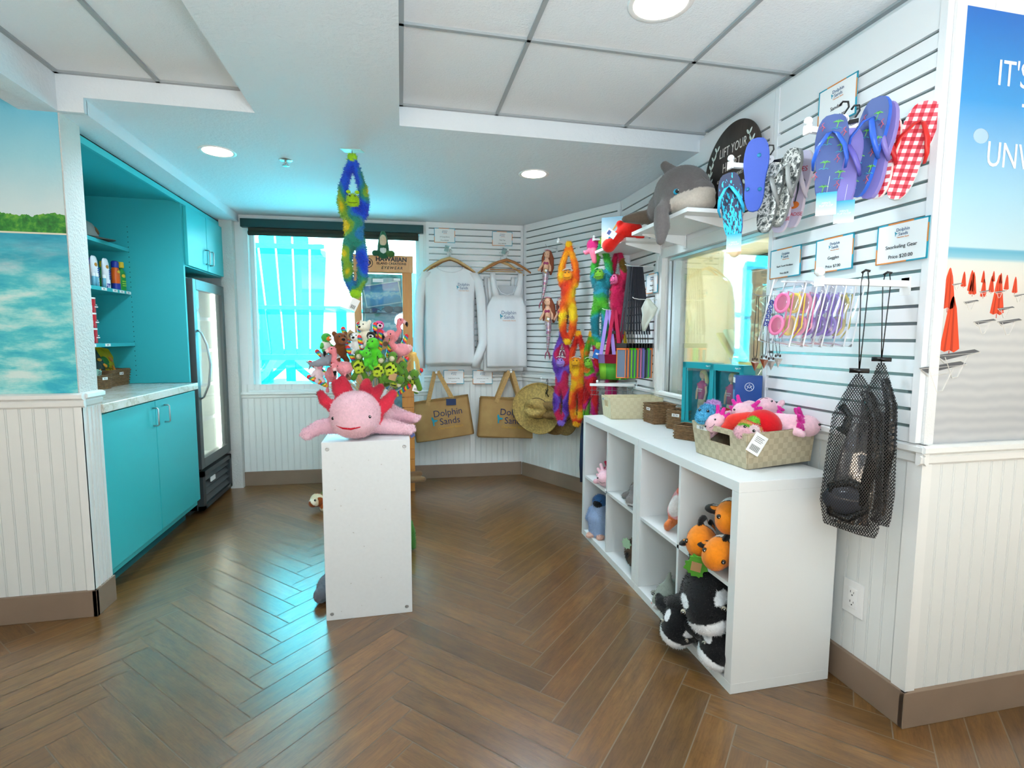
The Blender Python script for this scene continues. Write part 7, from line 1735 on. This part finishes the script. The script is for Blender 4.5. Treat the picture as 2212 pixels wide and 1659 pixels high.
# ------------------------------------------------------------------ phone pouches on lanyards, nets, cards, bag, wire basket
wire('thin hook rod holding the phone pouch lanyards', (XC - .025, 3.00, 1.702), RC, .20, .01)
def pouch(label, x, col, dz=0, y=3.0, yaw=-.75, flat=.9):
    t = thing('phone_pouch', label, 'phone pouch', (x, y, 1.700), yaw, 'waterproof phone pouches on lanyards')
    LY = mat('lanyard_charcoal', '#33363f', .7, bump=(600, .3, .001))
    dx = (1.43 + (x - 1.44) * .45) - x; ux, uy = dx * math.cos(yaw), -dx * math.sin(yaw)
    MB().bar((ux - .003, uy, 0), (-.007, 0, -.40), .011, .002, up=(0, 1, 0)).obj('strap', LY, t); MB().bar((ux + .003, uy + .004, 0), (.007, .004, -.42), .011, .002, up=(0, 1, 0)).obj('strap', LY, t)
    MB().tube([(-.007, 0, -.39), (-.003, 0, -.43), (0, 0, -.472)], .0022, 5).obj('cord', BLACK, t)
    MB().box(-.034, .034, -.006, .006, -.505 + dz, -.475 + dz).obj('clip_bar', BLACK, t, bevel=.002)
    c = mat('pouch_' + col.strip('#'), col, .35); w_, h = .030, .19
    m = MB(); z0 = -.505 + dz - h; fr = .006
    m.box(-w_, -w_ + fr, -.005, .005, z0, z0 + h); m.box(w_ - fr, w_, -.005, .005, z0, z0 + h); m.box(-w_, w_, -.005, .005, z0, z0 + fr); m.box(-w_, w_, -.005, .005, z0 + h - fr * 2, z0 + h); m.obj('pouch_frame', c, t, bevel=.002)
    MB().box(-w_ + fr, w_ - fr, -.002, .002, z0 + fr, z0 + h - fr).obj('pouch_window', mat('pouch_film', '#6f7f96', .08), t)
for lab, x, c, yw in (('phone pouch with orange frame on a lanyard, front left and seen full', 1.350, '#f08038', -.55), ('phone pouch with orange frame, second, seen nearly edge-on', 1.378, '#f08038', -1.25), ('phone pouch with lime frame, third in the row', 1.398, '#7fe02a', -1.15), ('phone pouch with bright green frame, fourth in the row', 1.420, '#4fd62a', -1.15), ('phone pouch with orange frame in the middle right', 1.440, '#f07a30', -1.15), ('phone pouch with pink frame beside the violet one', 1.460, '#e27aa6', -1.1), ('phone pouch with violet frame beside the pink one', 1.478, '#7a78d0', -1.1), ('phone pouch with black frame, third from the right end', 1.494, '#16181c', -1.05), ('phone pouch with green frame next to the last one', 1.512, '#3fc63a', -1.0), ('phone pouch with orange frame at the right end', 1.530, '#f08038', -.8)):
    pouch(lab, x, c, yaw=yw)
wire('thin hook rod holding the mesh shell bags', (XC - .025, 3.28, 1.445), RC, .23, .01)
def shellbag(label, x, c1, c2, yaw, y=3.28):
    t = thing('shell_bag', label, 'mesh bag', (x, y, 1.445), yaw, 'colourful mesh shell bags')
    m1 = mat('canvas_' + c1.strip('#'), c1, .8); m2 = mat('netting_' + c2.strip('#'), c2, .6, alpha=.85, bump=(300, .6, .002))
    MB().bar((-.005, 0, 0), (-.045, 0, -.30), .024, .002, up=(0, 1, 0)).obj('strap', m1, t); MB().bar((.005, 0, 0), (.045, 0, -.30), .024, .002, up=(0, 1, 0)).obj('strap', m1, t)
    MB().slab([(-.36, -.062, .062, .03), (-.30, -.066, .066, .03)], 0, .03, 8).obj('canvas_top', m1, t)
    MB().slab([(-.47, -.048, .050, .02), (-.40, -.056, .058, .04), (-.36, -.060, .060, .03)], 0, .03, 8).obj('mesh_pocket', m2, t); MB().bar((.056, -.008, -.36), (.048, -.008, -.47), .012, .006, up=(0, 1, 0)).obj('edge_binding', mat('binding_green', '#3fd62a', .5), t)
    m = MB(); m.box(-.010, .012, -.005, -.002, -.16, -.14); m.obj('buckle', BLACK, t)
shellbag('lilac and lime mesh shell bag hanging in front', 1.375, '#a98fe0', '#8fd83a', -.6); shellbag('raspberry red mesh shell bag behind the lilac one', 1.405, '#c01a4a', '#58b83a', -.55, 3.25); shellbag('yellow canvas shell bag beside the phone lanyards', 1.470, '#f0d01a', '#3fae3a', -.95)
wire('lower wire hook with the larger souvenir card pack', (XC - .025, 3.34, 1.665), RC, .15, .01); wire('upper wire hook with the small souvenir card pack', (XC - .025, 3.46, 1.655), RC, .19, .01)
def souvenir(label, loc, w, h, yaw):
    t = thing('souvenir_pack', label, 'souvenir pack', loc, yaw, 'shop souvenir packs'); MB().box(-w / 2, w / 2, -.004, .012, -h, 0).obj('pack', PAPER, t, bevel=.001)
    MB().box(-w / 2, w / 2, -.0055, -.004, -.24 * h, 0).obj('header_card', mat('header_green', '#2f6a3a', .4), t); MB().box(w * .1, w / 2, -.006, -.0054, -.20 * h, -.06 * h).obj('header_print', mat('header_red', '#b0442a', .4), t); shop_logo(t, .004, -.58 * h, h * .10, -.0058)
souvenir('larger souvenir pack with shop logo and green header', (1.440, 3.33, 1.655), .085, .150, -.62); souvenir('small souvenir pack with green header left of the larger one', (1.375, 3.44, 1.640), .045, .080, -.62)
wire('white hook with a bunch of clear plastic on the right', (XC - .025, 2.945, 1.495), RC, .17, .012)
t = thing('plastic_bag', 'crumpled translucent white plastic bag hanging beside the lanyards', 'plastic bag', (1.490, 2.93, 1.500), -.75)
MB().slab([(-.20, -.035, -.012, .006), (-.15, -.040, .010, .02), (-.10, -.040, .045, .035), (-.06, -.045, .060, .04), (-.02, -.030, .020, .02), (0, -.012, .006, .006)], 0, .02, 12, fold=lambda x, z: .008 * math.sin(x * 120 + z * 60)).obj('bag', glassy('frosted_bag', '#eef2e8', .10, .55, .3), t)
t = thing('wire_rack', 'white wire rack with square arm behind the empty cream basket', 'rack', (1.36, 3.16, .90), -.35)
m = MB()
for i in range(9): m.tube([(-.13 + i * .033, 0, .045), (-.13 + i * .033, 0, -.02), (-.13 + i * .033, .08, -.03)], .0016, 5)
for z in (.01, -.02): m.cyl((-.14, 0, z), (.14, 0, z), .0016, n=5)
m.obj('wire_grid', mat('wire_grey', '#9aa0a2', .3, .6), t); MB().box(-.145, .145, -.008, .008, .038, .056).obj('top_arm', HOOKW, t, bevel=.002)
t = thing('blue_towel', 'dark navy cloth hanging down left of the far cube shelf', 'cloth', (1.235, 3.36, .66), -.5)
MB().slab([(-.42, -.012, .030, .012), (-.30, -.020, .034, .02), (-.1, -.018, .032, .02), (0, -.008, .020, .01)], 0, .02, 8, fold=lambda x, z: .004 * math.sin(x * 160 + z * 12)).obj('cloth_body', mat('navy_cloth', '#1f3252', .85), t)
MB().tube([(0, 0, 0), (.02, -.02, .12), (.10, -.12, .24)], .0018, 5).obj('hang_cord', BLACK, t)

# ------------------------------------------------------------------ wall outlet
t = thing('wall_outlet', 'white double power outlet on the beadboard beside the cube shelf', 'outlet', (XC - .0065, 1.465, .330), RC)
OW = mat('outlet_white', '#f4f5f4', .3)
MB().box(-.042, .042, -.005, 0, -.062, .062).obj('cover_plate', OW, t, bevel=.002); MB().box(-.018, .018, -.008, -.004, -.036, .036).obj('socket_face', OW, t, bevel=.001)
m = MB()
for z in (.018, -.018):
    m.box(-.008, -.0062, -.0086, -.0079, z, z + .008); m.box(.0055, .007, -.0086, -.0079, z, z + .007); m.ell((0, -.008, z - .007), (.0026, .0008, .0026))
m.obj('slots', DARK, t)

# ------------------------------------------------------------------ lettering becomes real mesh
bpy.context.view_layer.update()
_dg = bpy.context.evaluated_depsgraph_get()
for o in [o for o in bpy.data.objects if o.type == 'FONT']:
    me = bpy.data.meshes.new_from_object(o.evaluated_get(_dg))
    n = bpy.data.objects.new('lettering', me); COL.objects.link(n)
    n.parent = o.parent; n.location = o.location; n.rotation_euler = o.rotation_euler; n.scale = o.scale
    bpy.data.objects.remove(o)
